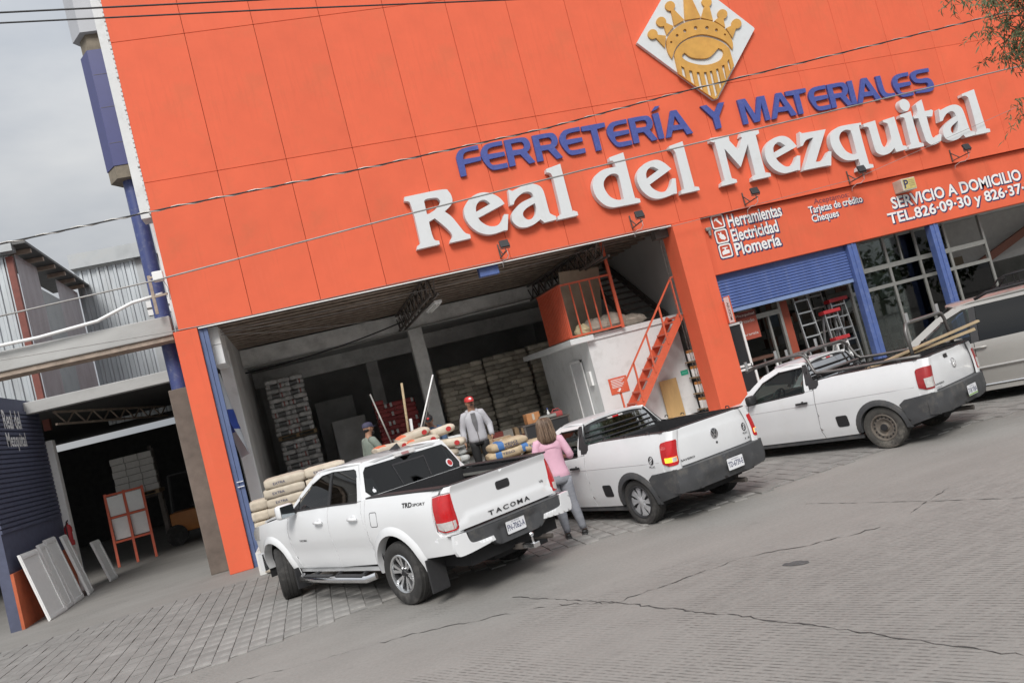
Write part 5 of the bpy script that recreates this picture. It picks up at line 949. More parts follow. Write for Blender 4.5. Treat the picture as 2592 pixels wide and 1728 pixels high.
    def rf(u, v, d): return Vector((u, v, 1.488-.03*((u-1.35)/.5)**2-.05*abs(v/.6)**3-d))
    panel('roof', [(1.065,-.58),(1.055,-.40),(1.055,.40),(1.065,.58),(1.64,.58),(1.76,.42),(1.79,0),(1.76,-.42),(1.64,-.58)], rf, PM, root, .07, .03)
    for s in (1, -1): MB().tube([(1.07, s*.605, 1.432), (1.35, s*.612, 1.442), (1.62, s*.605, 1.425), (1.88, s*.64, 1.32), (2.15, s*.71, 1.12), (2.33, s*.77, .96)], .018, 6).build('roof_rail_seam', PM, root, smooth=True)
    ws = lambda u, v, d: Vector((1.76+(1-v)*.66-.09*(u/.65)**2-d*.5, u*(1+.22*(1-v)), 1.435-(1-v)*.485-.02*(u/.65)**2-d))
    panel('windshield', [(-.58,1),(.58,1),(.62,0),(-.62,0)], ws, CGLASS, root, .15, 0)
    hd = lambda u, v, d: Vector((u, v, .985-.16*((u-2.3)/1.1)**1.3*(u > 2.3)-.05*abs(v/.72)**3-d)) if u > 2.3 else Vector((u, v, .985-.05*abs(v/.72)**3-d))
    panel('hood', [(2.25,-.73),(3.2,-.62),(3.36,-.3),(3.36,.3),(3.2,.62),(2.25,.73)], hd, PM, root, .1, .03)
    ns = lambda u, v, d: Vector((3.50-.22*(u/.8)**2-d, u, v))
    panel('front_bumper', [(-.78,.22),(.78,.22),(.78,.60),(-.78,.60)], ns, PM, root, .1, .2)
    panel('grille', [(-.45,.61),(.45,.61),(.42,.76),(-.42,.76)], lambda u, v, d: ns(u, v, d)+Vector((-.03,0,0)), TRIM, root, .1, .1)
    MB().box(2.9, 3.3, -.5, .5, .35, .72).build('engine_block', DARKIN, root)
    MB().box(-.77, .92, -.66, .66, .66, .69).box(.90, .935, -.74, .74, .66, 1.10).box(-.77, .92, .655, .675, .69, 1.16).box(-.77, .92, -.675, -.655, .69, 1.16).build('bed_liner', LINER, root)
    MB().box(1.0, 2.3, -.72, .72, .40, .48).box(1.98, 2.3, -.72, .72, .70, .95).box(1.0, 1.04, -.62, .62, .48, 1.1).build('cabin_tub', CABIN, root)
    for y in (.35, -.35):
        so = seat(root, 1.38, y); so.location.z = -.16
    steering(root, 1.90, .35, .92)
    for x, y in ((0,.72),(0,-.72),(wb,.72),(wb,-.72)):
        wheel(root, (x, y, .312), .312, .20, .212 if A else .185, 'cover' if A else 'steel', 1 if y > 0 else -1, 0, TYRE if A else TYRED)
    sf = lambda u, v, d=0.: Vector((-u, W(-u, v)+.003+d, v))
    MB().tube([sf(u, .79+.03*(u+2.2)/2.6, 0)-Vector((0,.004,0)) for u in (-2.14,-1.7,-1.2,-.7,-.2,.3,.6)], .005, 4).build('crease_shade_line', mat('crease_shade_grey', (.45,.45,.46), .4, var=0), root)  # grey line painted as the shade along the pressed crease
    if A:
        for fn, u0, v0, nm in ((sf, .47, .86, 'l'), (hf, .58, .93, 'r')):
            c_ = [(u0+.045*math.cos(t*.2618), v0+.055*math.sin(t*.2618)) for t in range(24)]
            lg = MB().prism([c_], lambda u, v, d: fn(u, v, .003-d), .001).build('company_logo', DECAL, root)
            for k, sgn in ((0,1),(1,-1)):
                c_ = [(u0+sgn*.008+.018*math.cos(t*.4), v0+sgn*.020+.022*math.sin(t*.4)) for t in range(16)]; c2_ = [(u0+sgn*.008+.009*math.cos(t*.4), v0+sgn*.020+.012*math.sin(t*.4)) for t in range(16)]
                MB().prism([c_, c2_], lambda u, v, d: fn(u, v, .0045-d), .001).build('logo_mark', PAINTV, lg)
            text_obj('logo_text', 'PELAC', DECAL, lg, u0-.052, u0+.052, v0-.095, v0-.07, fn, offset=.01, d=.003)
    return root
sav1 = build_small_pickup((5.24,-6.84,0), 1.90, 'white two-seat pickup with PELAC logos and lit amber turn signal', 1, None)
sav2 = build_small_pickup((9.10,-6.83,0), 2.00, 'dirty white two-seat pickup with pipe ladder rack and rusty steel wheels', 2, None)

# pipe rack on the second small pickup
def pipe_rack(root):
    RK = mat('rack_pipe', (.17,.165,.16), .45, .6, var=.2, scale=9)
    r_ = .024
    for y in (.70, -.70):
        MB().tube([(-.74,y,1.225),(-.4,y,1.23),(.55,y,1.235),(.88,y,1.25),(.93,y*.97,1.30),(1.0,y*.93,1.47),(1.06,y*.90,1.55),(1.14,y*.9,1.575),(1.6,y*.9,1.57),(2.0,y*.88,1.53),(2.2,y*.85,1.48)], r_, 8).build('rack_side_rail', RK, rack, smooth=True)
        for x, z in ((1.55,1.57),(2.15,1.49)): MB().tube([(x,y*.88,z),(x,y*.88,z+.15)], .026, 8).build('rack_stub', ALU, rack)
        MB().tube([(-.60,y*.98,1.23),(-.60,y*.98,1.60)], .026, 8).build('rack_post', ALU, rack) if False else None
    MB().tube([(1.0,-.63,1.50),(1.05,-.60,1.575),(1.06,-.5,1.60),(1.06,.5,1.60),(1.05,.60,1.575),(1.0,.63,1.50)], r_, 8).build('rack_hoop', RK, rack, smooth=True)
    MB().tube([(.90,-.63,1.24),(.90,.63,1.24)], r_, 8).build('rack_crossbar', RK, rack, smooth=True)
    MB().tube([(2.17,-.60,1.485),(2.20,0,1.50),(2.17,.60,1.485)], r_, 8).build('rack_crossbar', RK, rack, smooth=True)
    MB().tube([(1.5,-.62,1.57),(1.5,.62,1.57)], r_*.8, 8).build('rack_crossbar', RK, rack, smooth=True)
    MB().tube([(-.62,-.66,1.225),(-.60,-.64,1.60),(-.60,-.58,1.68),(-.60,-.50,1.70),(-.60,.50,1.70),(-.60,.58,1.68),(-.60,.64,1.60),(-.62,.66,1.225)], r_*1.1, 8).build('rear_hoop', RK, rack, smooth=True)
    for y in (.50, -.50): MB().tube([(-.60,y,1.70),(-.60,y,1.84)], .028, 8).build('rack_stub', ALU, rack)
rack = empty('ladder_rack', (9.10,-6.83,0), 2.00, 'steel pipe ladder rack bolted over the dirty white pickup', 'rack')
pipe_rack(sav2)
WOODP = mat('raw_timber', (.40,.31,.19), .85, var=.25, scale=3, stretch=(1,9,9), bump=.3, bscale=30)
def plank(i, a, b, w, h, label):
    a, b = Vector(a), Vector(b); d = b-a; o = MB().bbox(0, d.length, -w/2, w/2, -h/2, h/2, .004).build('timber_plank', WOODP); o.location = Matrix.Rotation(2.00, 4, 'Z') @ a+Vector((9.10,-6.83,0))
    d2 = Matrix.Rotation(2.00, 4, 'Z') @ d; o.rotation_euler = d2.to_track_quat('X', 'Z').to_euler()
    tag(o, label, 'plank', 'timber planks in the pickup bed')
plank(0, (.45,.40,1.10), (-1.10,-.55,1.46), .14, .03, 'long rough plank poking up highest out of the pickup bed')
plank(1, (.50,.30,1.08), (-1.05,-.48,1.36), .10, .04, 'narrow plank lying just under the longest one in the pickup bed')
plank(2, (.30,.55,1.12), (-.72,.10,1.36), .15, .03, 'short wide plank nearest the lamp in the pickup bed')

# ---------------------------------------------------------------- minivan at the right edge
def build_van():
    root = empty('minivan', VANLOC, VANROT, 'champagne grey minivan with dark sliding-door glass at the right edge', 'minivan')
    T = ((.28,.86),(.40,.90),(.60,.945),(.85,.965),(1.0,.955),(1.08,.93),(1.25,.86),(1.5,.745),(1.66,.665),(1.75,.56))
    def W(x, z):
        w = stab(T, z)
        if x > 3.0: w -= (x-3.0)**2*.13
        if x < -.5: w -= (-.5-x)**2*.10
        return w
    AR = .40; cz = .335; wb = 3.03
    for s in (1, -1):
        f = side(W, s)
        panel('quarter_panel', [(-.95,.40),(-.42,.34)]+arc(0, cz, AR, 178, 3, 16)+[(.41,.28),(.62,.28),(.64,1.045),(-1.0,1.07),(-1.02,.7)], f, SILVER, root, .07)
        panel('sliding_door', [(.63,.28),(1.52,.28),(1.55,.6),(1.52,1.025),(.65,1.045)], f, SILVER, root, .07)
        panel('front_door', [(1.53,.28),(2.52,.28),(2.55,.6),(2.50,.985),(1.53,1.02),(1.562,.6)], f, SILVER, root, .07)
        panel('front_fender', [(2.53,.28),(2.62,.28)]+arc(wb, cz, AR, 176, 4, 16)+[(3.75,.40),(3.85,.7),(3.4,.92),(2.75,.985),(2.51,.985),(2.562,.6)], f, SILVER, root, .07)
        panel('gap_shade_sheet', [(.45,.28),(2.60,.28),(2.56,.97),(.45,1.02)], side(lambda x, z: W(x, z)-.035, s), DARKIN, root, .15, 0)  # black sheet paints the shade between door and fender edges
        panel('sill', [(.42,.2),(2.62,.2),(2.62,.274),(.42,.274)], side(lambda x, z: W(x, z)+.01, s), SILVER, root, .1)
        panel('rear_pillar', [(-1.02,1.08),(-.82,1.07),(-.68,1.56),(.55,1.60),(1.45,1.595),(1.45,1.645),(.2,1.66),(-.86,1.63)], f, SILVER, root, .06)
        panel('front_pillar', [(1.45,1.595),(1.62,1.58),(1.95,1.45),(2.3,1.22),(2.56,1.0),(2.74,.99),(2.45,1.25),(2.02,1.53),(1.72,1.64),(1.45,1.645)], f, SILVER, root, .06)
        panel('middle_pillar', [(1.44,1.03),(1.56,1.025),(1.52,1.59),(1.42,1.59)], f, TRIM, root, .08)
        panel('rear_pillar_trim', [(.58,1.055),(.68,1.05),(.66,1.595),(.58,1.595)], f, TRIM, root, .08)
        g = side(lambda x, z: W(x, z)-.012, s)
        panel('front_window', [(1.565,1.025),(2.50,.995),(2.27,1.215),(1.93,1.435),(1.61,1.57),(1.53,1.585)], g, VANG, root, .1, 0)
        for poly in ([(.685,1.05),(1.435,1.03),(1.415,1.585),(.665,1.595)], [(-.80,1.075),(.575,1.055),(.575,1.59),(-.66,1.555)]):
            panel('privacy_window', poly, g, VGLASS, root, .1, 0)
            panel('window_backing', poly, side(lambda x, z: W(x, z)-.03, s), DARKIN, root, .2, 0)
        MB().tube([f(x, z, -.012) for x, z in ((-.8,.60),(.0,.60),(.63,.60),(1.5,.595),(2.5,.585))], .022, 6).build('side_moulding', mat('moulding_champagne', (.42,.41,.39), .3, .5, var=.02), root)
        MB().tube([f(x, z, -.02) for x, z in ((.45,.30),(1.5,.30),(2.6,.30))], .012, 6).build('sill_chrome', CHROME, root)
        for hx in (1.36, 1.60):
            hb = MB(); hb.tube([f(hx, .93, -.015), f(hx+.03, .933, -.04), f(hx+.15, .933, -.04), f(hx+.18, .93, -.015)], .018, 8); hb.sphere(f(hx+.09, .93, .012), .07, .012, .045, 12, 6); hb.build('door_handle', SILVER, root, auto=60)
        mb = MB(); M = Matrix.Translation((2.30, s*1.03, 1.06)); mb.bbox(-.06, .08, -.11, .11, -.08, .08, .04, M).build('mirror', SILVER, root, auto=50)
        MB().tube([(-.6,s*.63,1.735),(-.5,s*.63,1.77),(.4,s*.64,1.79),(1.2,s*.63,1.77),(1.4,s*.63,1.70)], .03, 6).build('roof_rail', TRIM, root, smooth=True)
        for cx in (0, wb):
            V = []; F = []
            for i, (x, z) in enumerate(arc(cx, cz, AR-.005, 190, -10, 14)): V += [(x, s*.88, z), (x, s*.5, z)]
            for i in range(14): F.append((2*i, 2*i+1, 2*i+3, 2*i+2))
            V += [(cx, s*.5, cz)]; F += [(2*i+1, len(V)-1, 2*i+3) for i in range(14)]
            MB().add(V, F).build('wheel_well', DARKIN, root)
    panel('roof', [(-.95,-.60),(-.98,0),(-.95,.60),(1.75,.60),(1.9,.42),(1.93,0),(1.9,-.42),(1.75,-.60)], lambda u, v, d: Vector((u, v, 1.735-.02*((u-.5)/1.2)**2-.06*abs(v/.6)**3-d)), SILVER, root, .1, .03)
    for s in (1, -1): MB().tube([(-.9,s*.63,1.66),(.4,s*.64,1.685),(1.5,s*.635,1.665),(1.75,s*.64,1.62),(2.15,s*.70,1.42),(2.65,s*.80,1.03)], .022, 6).build('roof_rail_seam', SILVER, root, smooth=True)
    ws = lambda u, v, d: Vector((1.90+(1-v)*.92-.10*(u/.65)**2-d*.5, u*(1+.25*(1-v)), 1.685-(1-v)*.68-.02*(u/.65)**2-d))
    panel('windshield', [(-.60,1),(.60,1),(.64,0),(-.64,0)], ws, CGLASS, root, .15, 0)
    panel('hood', [(2.72,-.76),(3.6,-.66),(3.78,-.3),(3.78,.3),(3.6,.66),(2.72,.76)], lambda u, v, d: Vector((u, v, 1.02-.2*((u-2.72)/1.1)**2-.05*abs(v/.75)**3-d)), SILVER, root, .1, .03)
    panel('front_bumper', [(-.86,.22),(.86,.22),(.86,.72),(-.86,.72)], lambda u, v, d: Vector((3.92-.25*(u/.9)**2-d, u, v)), SILVER, root, .1, .2)
    panel('tail_gate', [(-.88,.35),(.88,.35),(.88,1.05),(.64,1.68),(-.64,1.68),(-.88,1.05)], lambda u, v, d: Vector((-1.06+.22*max(0, v-1.0)+.06*(u/.9)**4+d, u, v)), SILVER, root, .1, .04)
    MB().box(-.9, 3.5, -.7, .7, .22, .40).build('underbody', DARKIN, root)
    MB().box(-.7, 2.6, -.8, .8, .40, .48).box(2.2, 2.7, -.8, .8, .75, 1.0).build('cabin_tub', CABIN, root)
    for y in (.40, -.40): seat(root, 1.65, y)
    steering(root, 2.2, .40, 1.0)
    for x, y in ((0,.80),(0,-.80),(wb,.80),(wb,-.80)): wheel(root, (x, y, .335), .335, .22, .205, 'cover', 1 if y > 0 else -1)
    return root
VANLOC = (12.83,-6.88,0); VANROT = 2.21
van = build_van()
# ======================= bags, boxes and pallets =======================
TAN = mat('kraft_paper_bag', (.47,.37,.24), .8, var=.14, scale=7, bump=.9, bscale=11, rand=.15, dirt=(.55,.52,.46), dscale=4, damt=.5)
TANP = mat('pale_kraft_bag', (.56,.49,.39), .8, var=.14, scale=7, bump=.9, bscale=11, rand=.15, dirt=(.62,.60,.55), dscale=4, damt=.5)
OLDTAN = mat('dusty_cement_bag', (.45,.41,.34), .85, var=.2, scale=6, bump=.9, bscale=12, rand=.45)
BAGBLUE = mat('bag_print_blue', (.06,.16,.38), .75, var=.1, scale=9)
BAGDARK = mat('bag_print_slate', (.10,.13,.16), .8, var=.15, scale=9)
BAGGREEN = mat('bag_print_green', (.24,.45,.20), .75, var=.1, scale=9)
BAGORANGE = mat('bag_print_orange', (.62,.16,.08), .75, var=.1, scale=9)
BAGWHITE = mat('white_bag', (.60,.62,.61), .75, var=.08, scale=7, bump=.2, bscale=14)
BAGGRN2 = mat('bag_print_dark_green', (.06,.24,.13), .7, var=.1)
BAGRED = mat('red_carton_bag', (.36,.07,.07), .7, var=.12, scale=9, rand=.3)
WRAP = mat('stretch_wrapped_bag', (.50,.49,.48), .22, var=.35, scale=9, bump=.9, bscale=11, coat=.7, rand=.25)
WRAPR = mat('wrapped_print_red', (.33,.10,.09), .3, var=.2, coat=.6)
WRAPK = mat('wrapped_print_dark', (.10,.10,.10), .3, var=.2, coat=.6)
CARD = mat('cardboard', (.36,.25,.15), .85, var=.1, scale=5)
CARDG = mat('grey_carton', (.30,.28,.25), .85, var=.12, scale=5)
WOOD = mat('pallet_wood', (.28,.20,.12), .9, var=.25, scale=5, stretch=(1,8,8))
def bag_mesh(name, lx, ly, lz, m, m2=None, region=None, m3=None, region3=None, seed=0, box=False, soft=.75):
    rnd = random.Random(seed); nx, ny, nz = 12, 6, 3; bm = bmesh.new(); V = {}
    def co(i, j, k):
        u, v, w = 2*i/nx-1, 2*j/ny-1, 2*k/nz-1
        e = .25 if box else soft
        th = (1-.55*e*abs(u)**7)*(1-.42*e*abs(v)**6)
        x = lx/2*u*(1-.05*e*v*v*abs(w)); y = ly/2*v*(1-.08*e*u**4)*(1-.06*e*w*w); z = lz/2*w*th
        s = .006*e
        return Vector((x+rnd.uniform(-s, s), y+rnd.uniform(-s, s), z+rnd.uniform(-s, s)*1.3))
    def vert(i, j, k):
        if (i, j, k) not in V: V[i, j, k] = bm.verts.new(co(i, j, k))
        return V[i, j, k]
    def quad(a, b, c, d):
        f = bm.faces.new((vert(*a), vert(*b), vert(*c), vert(*d))); f.smooth = not box
        ct = f.calc_center_median(); u = ct.x/lx*2; v = ct.y/ly*2
        if region and region(u, v, f): f.material_index = 1
        if region3 and region3(u, v, f): f.material_index = 2
    for i in range(nx):
        for j in range(ny): quad((i,j,0),(i,j+1,0),(i+1,j+1,0),(i+1,j,0)); quad((i,j,nz),(i+1,j,nz),(i+1,j+1,nz),(i,j+1,nz))
        for k in range(nz): quad((i,0,k),(i+1,0,k),(i+1,0,k+1),(i,0,k+1)); quad((i,ny,k),(i,ny,k+1),(i+1,ny,k+1),(i+1,ny,k))
    for j in range(ny):
        for k in range(nz): quad((0,j,k),(0,j,k+1),(0,j+1,k+1),(0,j+1,k)); quad((nx,j,k),(nx,j+1,k),(nx,j+1,k+1),(nx,j,k+1))
    bmesh.ops.recalc_face_normals(bm, faces=bm.faces[:])
    me = bpy.data.meshes.new(name); bm.to_mesh(me); bm.free()
    for q in (m, m2, m3):
        if q: me.materials.append(q)
    return me
def put(name, me, loc, rz, label, cat, group, tilt=(0,0)):
    o = link(name, me, None, loc, (tilt[0], tilt[1], rz)); return tag(o, label, cat, group)
def stack(name, meshes, x0, y0, z0, layers, lx, ly, lz, nlong, ncross, label, cat, group, jit=.022, drop=None):
    # alternate layers: nlong bags side by side along x, then ncross bags turned by 90 degrees
    tot = nlong*lx
    for L_ in range(layers):
        z = z0+lz*(L_+.5); row = ORDN[layers-1-L_]
        if L_ % 2 == 0:
            for i in range(nlong):
                if drop and drop(L_, i): continue
                put(name, random.choice(meshes), (x0+lx*(i+.5)+random.uniform(-jit, jit), y0+ly/2+random.uniform(-jit*2, jit*2), z), random.choice((0, math.pi))+random.uniform(-.03, .03), '%s bag from left, %s row from the top, in %s' % (ORDN[i], row, label), cat, group)
        else:
            w = tot/ncross
            for i in range(ncross):
                if drop and drop(L_, i): continue
                put(name, random.choice(meshes), (x0+w*(i+.5)+random.uniform(-jit, jit), y0+lx/2+random.uniform(-jit*2, jit*2), z), random.choice((1, -1))*math.pi/2+random.uniform(-.03, .03), '%s bag from left, %s row from the top, in %s' % (ORDN[i], row, label), cat, group)
def pallet(x0, x1, y0, y1, z, label, group=None):
    p = empty('pallet', ((x0+x1)/2, (y0+y1)/2, z), 0, label, 'pallet', group); a, b = (x1-x0)/2, (y1-y0)/2
    for k in range(7): yy = -b+(2*b-.09)*k/6; MB().box(-a, a, yy, yy+.09, .10, .12).build('board', WOOD, p)
    for k in range(3): xx = -a+(2*a-.1)*k/2; MB().box(xx, xx+.1, -b, b, .02, .10).build('runner', WOOD, p)
    for k in range(3): yy = -b+(2*b-.09)*k/2; MB().box(-a, a, yy, yy+.09, 0, .02).build('board', WOOD, p)
    return p
ORDN = ['first','second','third','fourth','fifth','sixth','seventh','eighth','ninth','tenth','eleventh','twelfth','thirteenth','fourteenth','fifteenth','sixteenth','seventeenth','eighteenth','nineteenth','twentieth']
DOCK = .42
# --- stretch wrapped pallets on the left, two high
wm = [bag_mesh('wrapped_bag', .57, .40, .158, WRAP, WRAPK, lambda u, v, f: abs(f.normal.z) < .5 and -.55 < u < .35, WRAPR, lambda u, v, f: abs(f.normal.z) < .5 and .42 < u < .7, s, soft=.35) for s in (1, 2)]
pallet(-.36, .80, 8.55, 9.7, DOCK, 'pallet at the bottom of the stretch-wrapped grey stack')
stack('wrapped_bag', wm, -.34, 8.6, DOCK+.13, 12, .56, .40, .145, 2, 3, 'the lower wrapped stack', 'bag', 'wrapped bags lower block')
pallet(-.36, .80, 8.55, 9.7, 2.33, 'pallet between the two stretch-wrapped grey stacks')
stack('wrapped_bag', wm, -.38, 8.6, 2.46, 12, .56, .40, .145, 2, 3, 'the upper wrapped stack', 'bag', 'wrapped bags upper block')
# --- red bags
rm_ = [bag_mesh('red_bag', .43, .35, .15, BAGRED, BAGWHITE, lambda u, v, f: abs(f.normal.z) < .5 and .55 < u < .78, BAGWHITE, lambda u, v, f: f.normal.z > .9 and abs(u) < .2 and abs(v) < .3, s, soft=.45) for s in (3, 4)]
pallet(2.62, 3.92, 8.2, 9.1, DOCK, 'pallet under the red bags')
stack('red_bag', rm_, 2.62, 8.25, DOCK+.13, 16, .42, .34, .14, 3, 4, 'the red stack', 'bag', 'red bags', drop=lambda L_, i: L_ >= 15 and i > 0)
# --- tall cement stacks
tm = [bag_mesh('cement_bag', .49, .38, .165, OLDTAN, BAGDARK, lambda u, v, f: f.normal.y < -.5 and (-.4 < u < .5), None, None, s, soft=.55) for s in (5, 6)]+[bag_mesh('cement_bag', .49, .38, .165, OLDTAN, None, None, None, None, 8, soft=.55)]
for i, (x0, ly_, dz, lab) in enumerate(((4.72, 18, 0, 'cement stack beside column'), (6.2, 18, .03, 'the middle cement stack'), (7.72, 18, .06, 'cement stack below balcony'))):
    pallet(x0, x0+1.4, 7.75+.02*i, 8.75, DOCK, ('pallet under the cement stack beside the grey column', 'pallet under the middle cement stack', 'pallet under the cement stack beneath the balcony')[i])
    stack('cement_bag', tm, x0, 7.8, DOCK+.13+dz, ly_, .47, .37, .15, 3, 4, lab, 'bag', 'cement bags stack '+('one', 'two', 'three')[i])
# dark shapes further back
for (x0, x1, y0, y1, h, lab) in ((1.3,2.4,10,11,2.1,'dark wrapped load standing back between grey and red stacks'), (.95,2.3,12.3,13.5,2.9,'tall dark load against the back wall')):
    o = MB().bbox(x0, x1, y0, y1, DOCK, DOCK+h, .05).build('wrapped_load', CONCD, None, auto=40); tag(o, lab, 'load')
# --- EXTRA bags by the left pillar (front)
def bag_text(me_obj, txt, m, u0, u1, v0, v1, ly):
    fn = lambda u, v, d=0.: Vector((u, -ly/2-.004-d, v))
    return text_obj('bag_print', txt, m, me_obj, u0, u1, v0, v1, fn, offset=.006, d=.004)
em_ = [bag_mesh('extra_bag', .70, .44, .175, TANP, BAGGREEN, lambda u, v, f: f.normal.z > .2 and .25 < u < .75 and v < .2 or (f.normal.y < -.5 and .25 < u < .65), None, None, s, soft=.42) for s in (11, 12, 13)]
pallet(-.42, .98, -2.75, -1.85, 0, 'pallet under the EXTRA mortar bags')
for L_ in range(10):
    for i in range(2):
        for r_ in range(2 if L_ == 9 else 1):
            o = put('mortar_bag', em_[(L_+i) % 3], (-.42+.70*(i+.5)+random.uniform(-.02, .02)+(.03 if L_ % 2 else 0), -2.52+.44*r_+random.uniform(-.02, .02), .13+.158*(L_+.5)), random.uniform(-.04, .04), ('%s mortar bag from left, %s row from the top, beside left pillar' % (ORDN[i], ORDN[9-L_])) if r_ == 0 else ('%s mortar bag from left in the hindmost top row by the pillar' % ORDN[i]), 'bag', 'mortar bags by the left pillar', (random.uniform(-.03, .03), 0))
            if r_ == 0 and L_ > 4: bag_text(o, 'EXTRA', PLTXT, -.20, .0, -.02, .02, .45)
# --- pile of tan bags with orange print between crew cab roof and men
om = [bag_mesh('plaster_bag', .62, .42, .16, TANP, BAGORANGE, lambda u, v, f: -.95 < u < -.45 and f.normal.z > -.3 and abs(v) < .8, None, None, s) for s in (15, 16)]
pallet(1.7, 3.1, -2.7, -1.8, 0, 'pallet under the loose pile of tan bags')
for L_ in range(9):
    for i in range(2):
        put('plaster_bag', om[(L_+i) % 2], (1.72+.68*(i+.5), -2.3+random.uniform(-.03, .03), .13+.16*(L_+.5)), random.uniform(-.05, .05), '%s tan bag in the %s tidy row from the ground of the middle pile' % (('left','right')[i], ORDN[L_]), 'bag', 'tan bags lower rows')
for (x, y, z, rz, t, lab) in ((1.86,-2.5,1.69,.25,(0,.06),'low tan bag with orange end nearest the crew cab antenna'), (2.30,-2.35,1.80,.12,(.05,-.14),'topmost plump tan bag at the left of the loose pile'), (2.42,-2.5,1.66,.05,(.02,.0),'flattened tan bag lying under the topmost one'), (2.80,-2.2,1.74,-.05,(.0,-.10),'tan bag with round red logo in front of the black-capped man'), (2.92,-2.35,1.50,-.3,(.0,.10),'slumped tan bag at the right end of the loose pile')):
    o = put('plaster_bag', random.choice(om), (x, y, z), rz, lab, 'bag', None, t)
    c_ = [(.18+.05*math.cos(k*.4), .0+.045*math.sin(k*.4)) for k in range(16)]
    MB().prism([c_], lambda u, v, d: Vector((u, -.218-d, v)), .002).build('bag_print', DECALR, o)
# --- white bags with green labels
gm = [bag_mesh('white_bag', .48, .34, .13, BAGWHITE, BAGGRN2, lambda u, v, f: f.normal.y < -.4 and -.1 < u < .4, None, None, s) for s in (18, 19)]
for L_ in range(8):
    for i in range(2): put('white_bag', gm[(L_+i) % 2], (2.98+.27*i+random.uniform(-.02, .02), -1.05+.1*(L_ % 2)+.25*i, DOCK+.14*(L_+.5)), random.uniform(-.12, .12), '%s white green-label bag in the %s row from the top beside red-capped man' % (('left','right')[i], ORDN[7-L_]), 'bag', 'white bags with green labels')
# --- plaster (yeso) bags with blue panel
ym = [bag_mesh('gypsum_bag', .74, .44, .17, TAN, BAGBLUE, lambda u, v, f: -.72 < u < -.34 and (f.normal.z > -.2), None, None, s) for s in (21, 22)]
pallet(3.5, 4.95, -2.75, -1.85, 0, 'pallet under the gypsum bags')
for L_ in range(6):
    for i in range(2):
        o = put('gypsum_bag', ym[(L_+i) % 2], (3.60+.70*(i+.42)+random.uniform(-.03, .03), -2.35+random.uniform(-.03, .03), .13+.165*(L_+.5)), random.uniform(-.05, .05), '%s gypsum bag in the %s full row from the ground near the woman' % (('left','right')[i], ORDN[L_]), 'bag', 'gypsum bags')
        if L_ > 3: bag_text(o, 'YESO', PLTXT, -.12, .12, .0, .04, .45)
o = put('gypsum_bag', ym[0], (3.98,-2.33,.13+.165*6.5), .08, 'uppermost gypsum bag with blue panel, tilted on its pile', 'bag', None, (.04,-.05)); bag_text(o, 'YESO', PLTXT, -.12, .14, .0, .045, .45); bag_text(o, 'POLAR', PLTXT, -.12, .16, -.05, -.01, .45)
o = put('gypsum_bag', ym[1], (4.45,-2.38,.13+.165*5.7), -.06, 'bulging gypsum bag lying right below the uppermost one', 'bag', None, (.03,-.04)); bag_text(o, 'YESO', PLTXT, -.12, .14, .0, .045, .45)
# crates of stacked bag ends left of the mortar bags
for k in range(7):
    o = put('folded_sack', em_[k % 3], (-.62,-1.2,.12+k*.19), math.pi/2+random.uniform(-.05, .05), 'folded sack %s from the ground in the narrow pile by the blue guide' % ORDN[k], 'sack', 'narrow sack pile'); o.scale = (.75,.8,1.1)
# --- poles leaning on the bags
for (a, b, r_, m, lab) in (((1.79,-1.75,2.74),(1.98,-1.95,1.55),.016,ALUD,'thin grey pole leaning left above the bags'), ((2.41,-1.8,2.80),(2.27,-1.9,1.55),.024,WOODP,'pale wooden pole standing upright above the bags'), ((3.03,-1.8,2.81),(2.40,-1.9,1.60),.016,PAINTW,'white rod leaning right in front of the grey column'), ((2.95,-1.75,2.55),(2.46,-1.85,1.60),.012,ALUD,'short thin rod just under the white rod'), ((2.42,-1.7,2.10),(2.36,-1.8,1.60),.03,PAINTW,'stubby white tube beside the black-capped man')):
    o = MB().tube([a, b], r_, 8).build('pole', m, None, smooth=True); tag(o, lab, 'pole')
# --- cartons, shelf and bottle behind the woman
def carton(x, y, z, a, b, c, rz, m, lab, grp=None, tape=True):
    o = MB().bbox(-a/2, a/2, -b/2, b/2, 0, c, .006).build('carton', m, None, loc=(x, y, z), rot=(0, 0, rz)); tag(o, lab, 'carton', grp)
    if tape: MB().box(-a/2-.002, a/2+.002, -.03, .03, c, c+.003).box(-.03, .03, -b/2-.003, -b/2, c*.3, c*.9).build('tape', mat('carton_tape', (.55,.50,.42), .4, var=.05), o)
    return o
for k in range(14):
    carton(4.95+(k % 5)*.30+random.uniform(-.02, .02), 4.2, DOCK+.02+(k//5)*.23, .27, .3, .215, random.uniform(-.04, .04), (CARDG, CARD, mat('red_carton', (.22,.05,.04), .8, var=.1))[(k*7) % 3], '%s carton from the left in the %s tier from below behind the woman' % (ORDN[k % 5], ORDN[k//5]), 'cartons behind the woman', tape=False)
carton(6.02, 3.1, 1.16, .36, .3, .26, .05, mat('orange_carton', (.52,.24,.10), .8, var=.1), 'bright orange-brown carton with white labels on the counter')
carton(4.55, .9, DOCK, .55, .4, .45, .1, CARD, 'wide cardboard carton behind the elbow of the man in red cap')
carton(4.58, .92, DOCK+.452, .50, .38, .28, -.05, CARD, 'flat carton on top of the wide carton beside the man in red cap')
ct = empty('counter', (6.2,3.1,DOCK), 0, 'dark counter with bottle and tools by the white room', 'counter')
MB().bbox(-.55, .75, -.3, .3, .70, .74, .01).build('top', STEEL, ct)
for x in (-.5, .7):
    for y in (-.25, .25): MB().bar((x, y, 0), (x, y, .70), .05).build('leg', STEEL, ct)
MB().box(-.52, .72, -.27, -.25, .25, .70).build('front_panel', BLACK, ct)
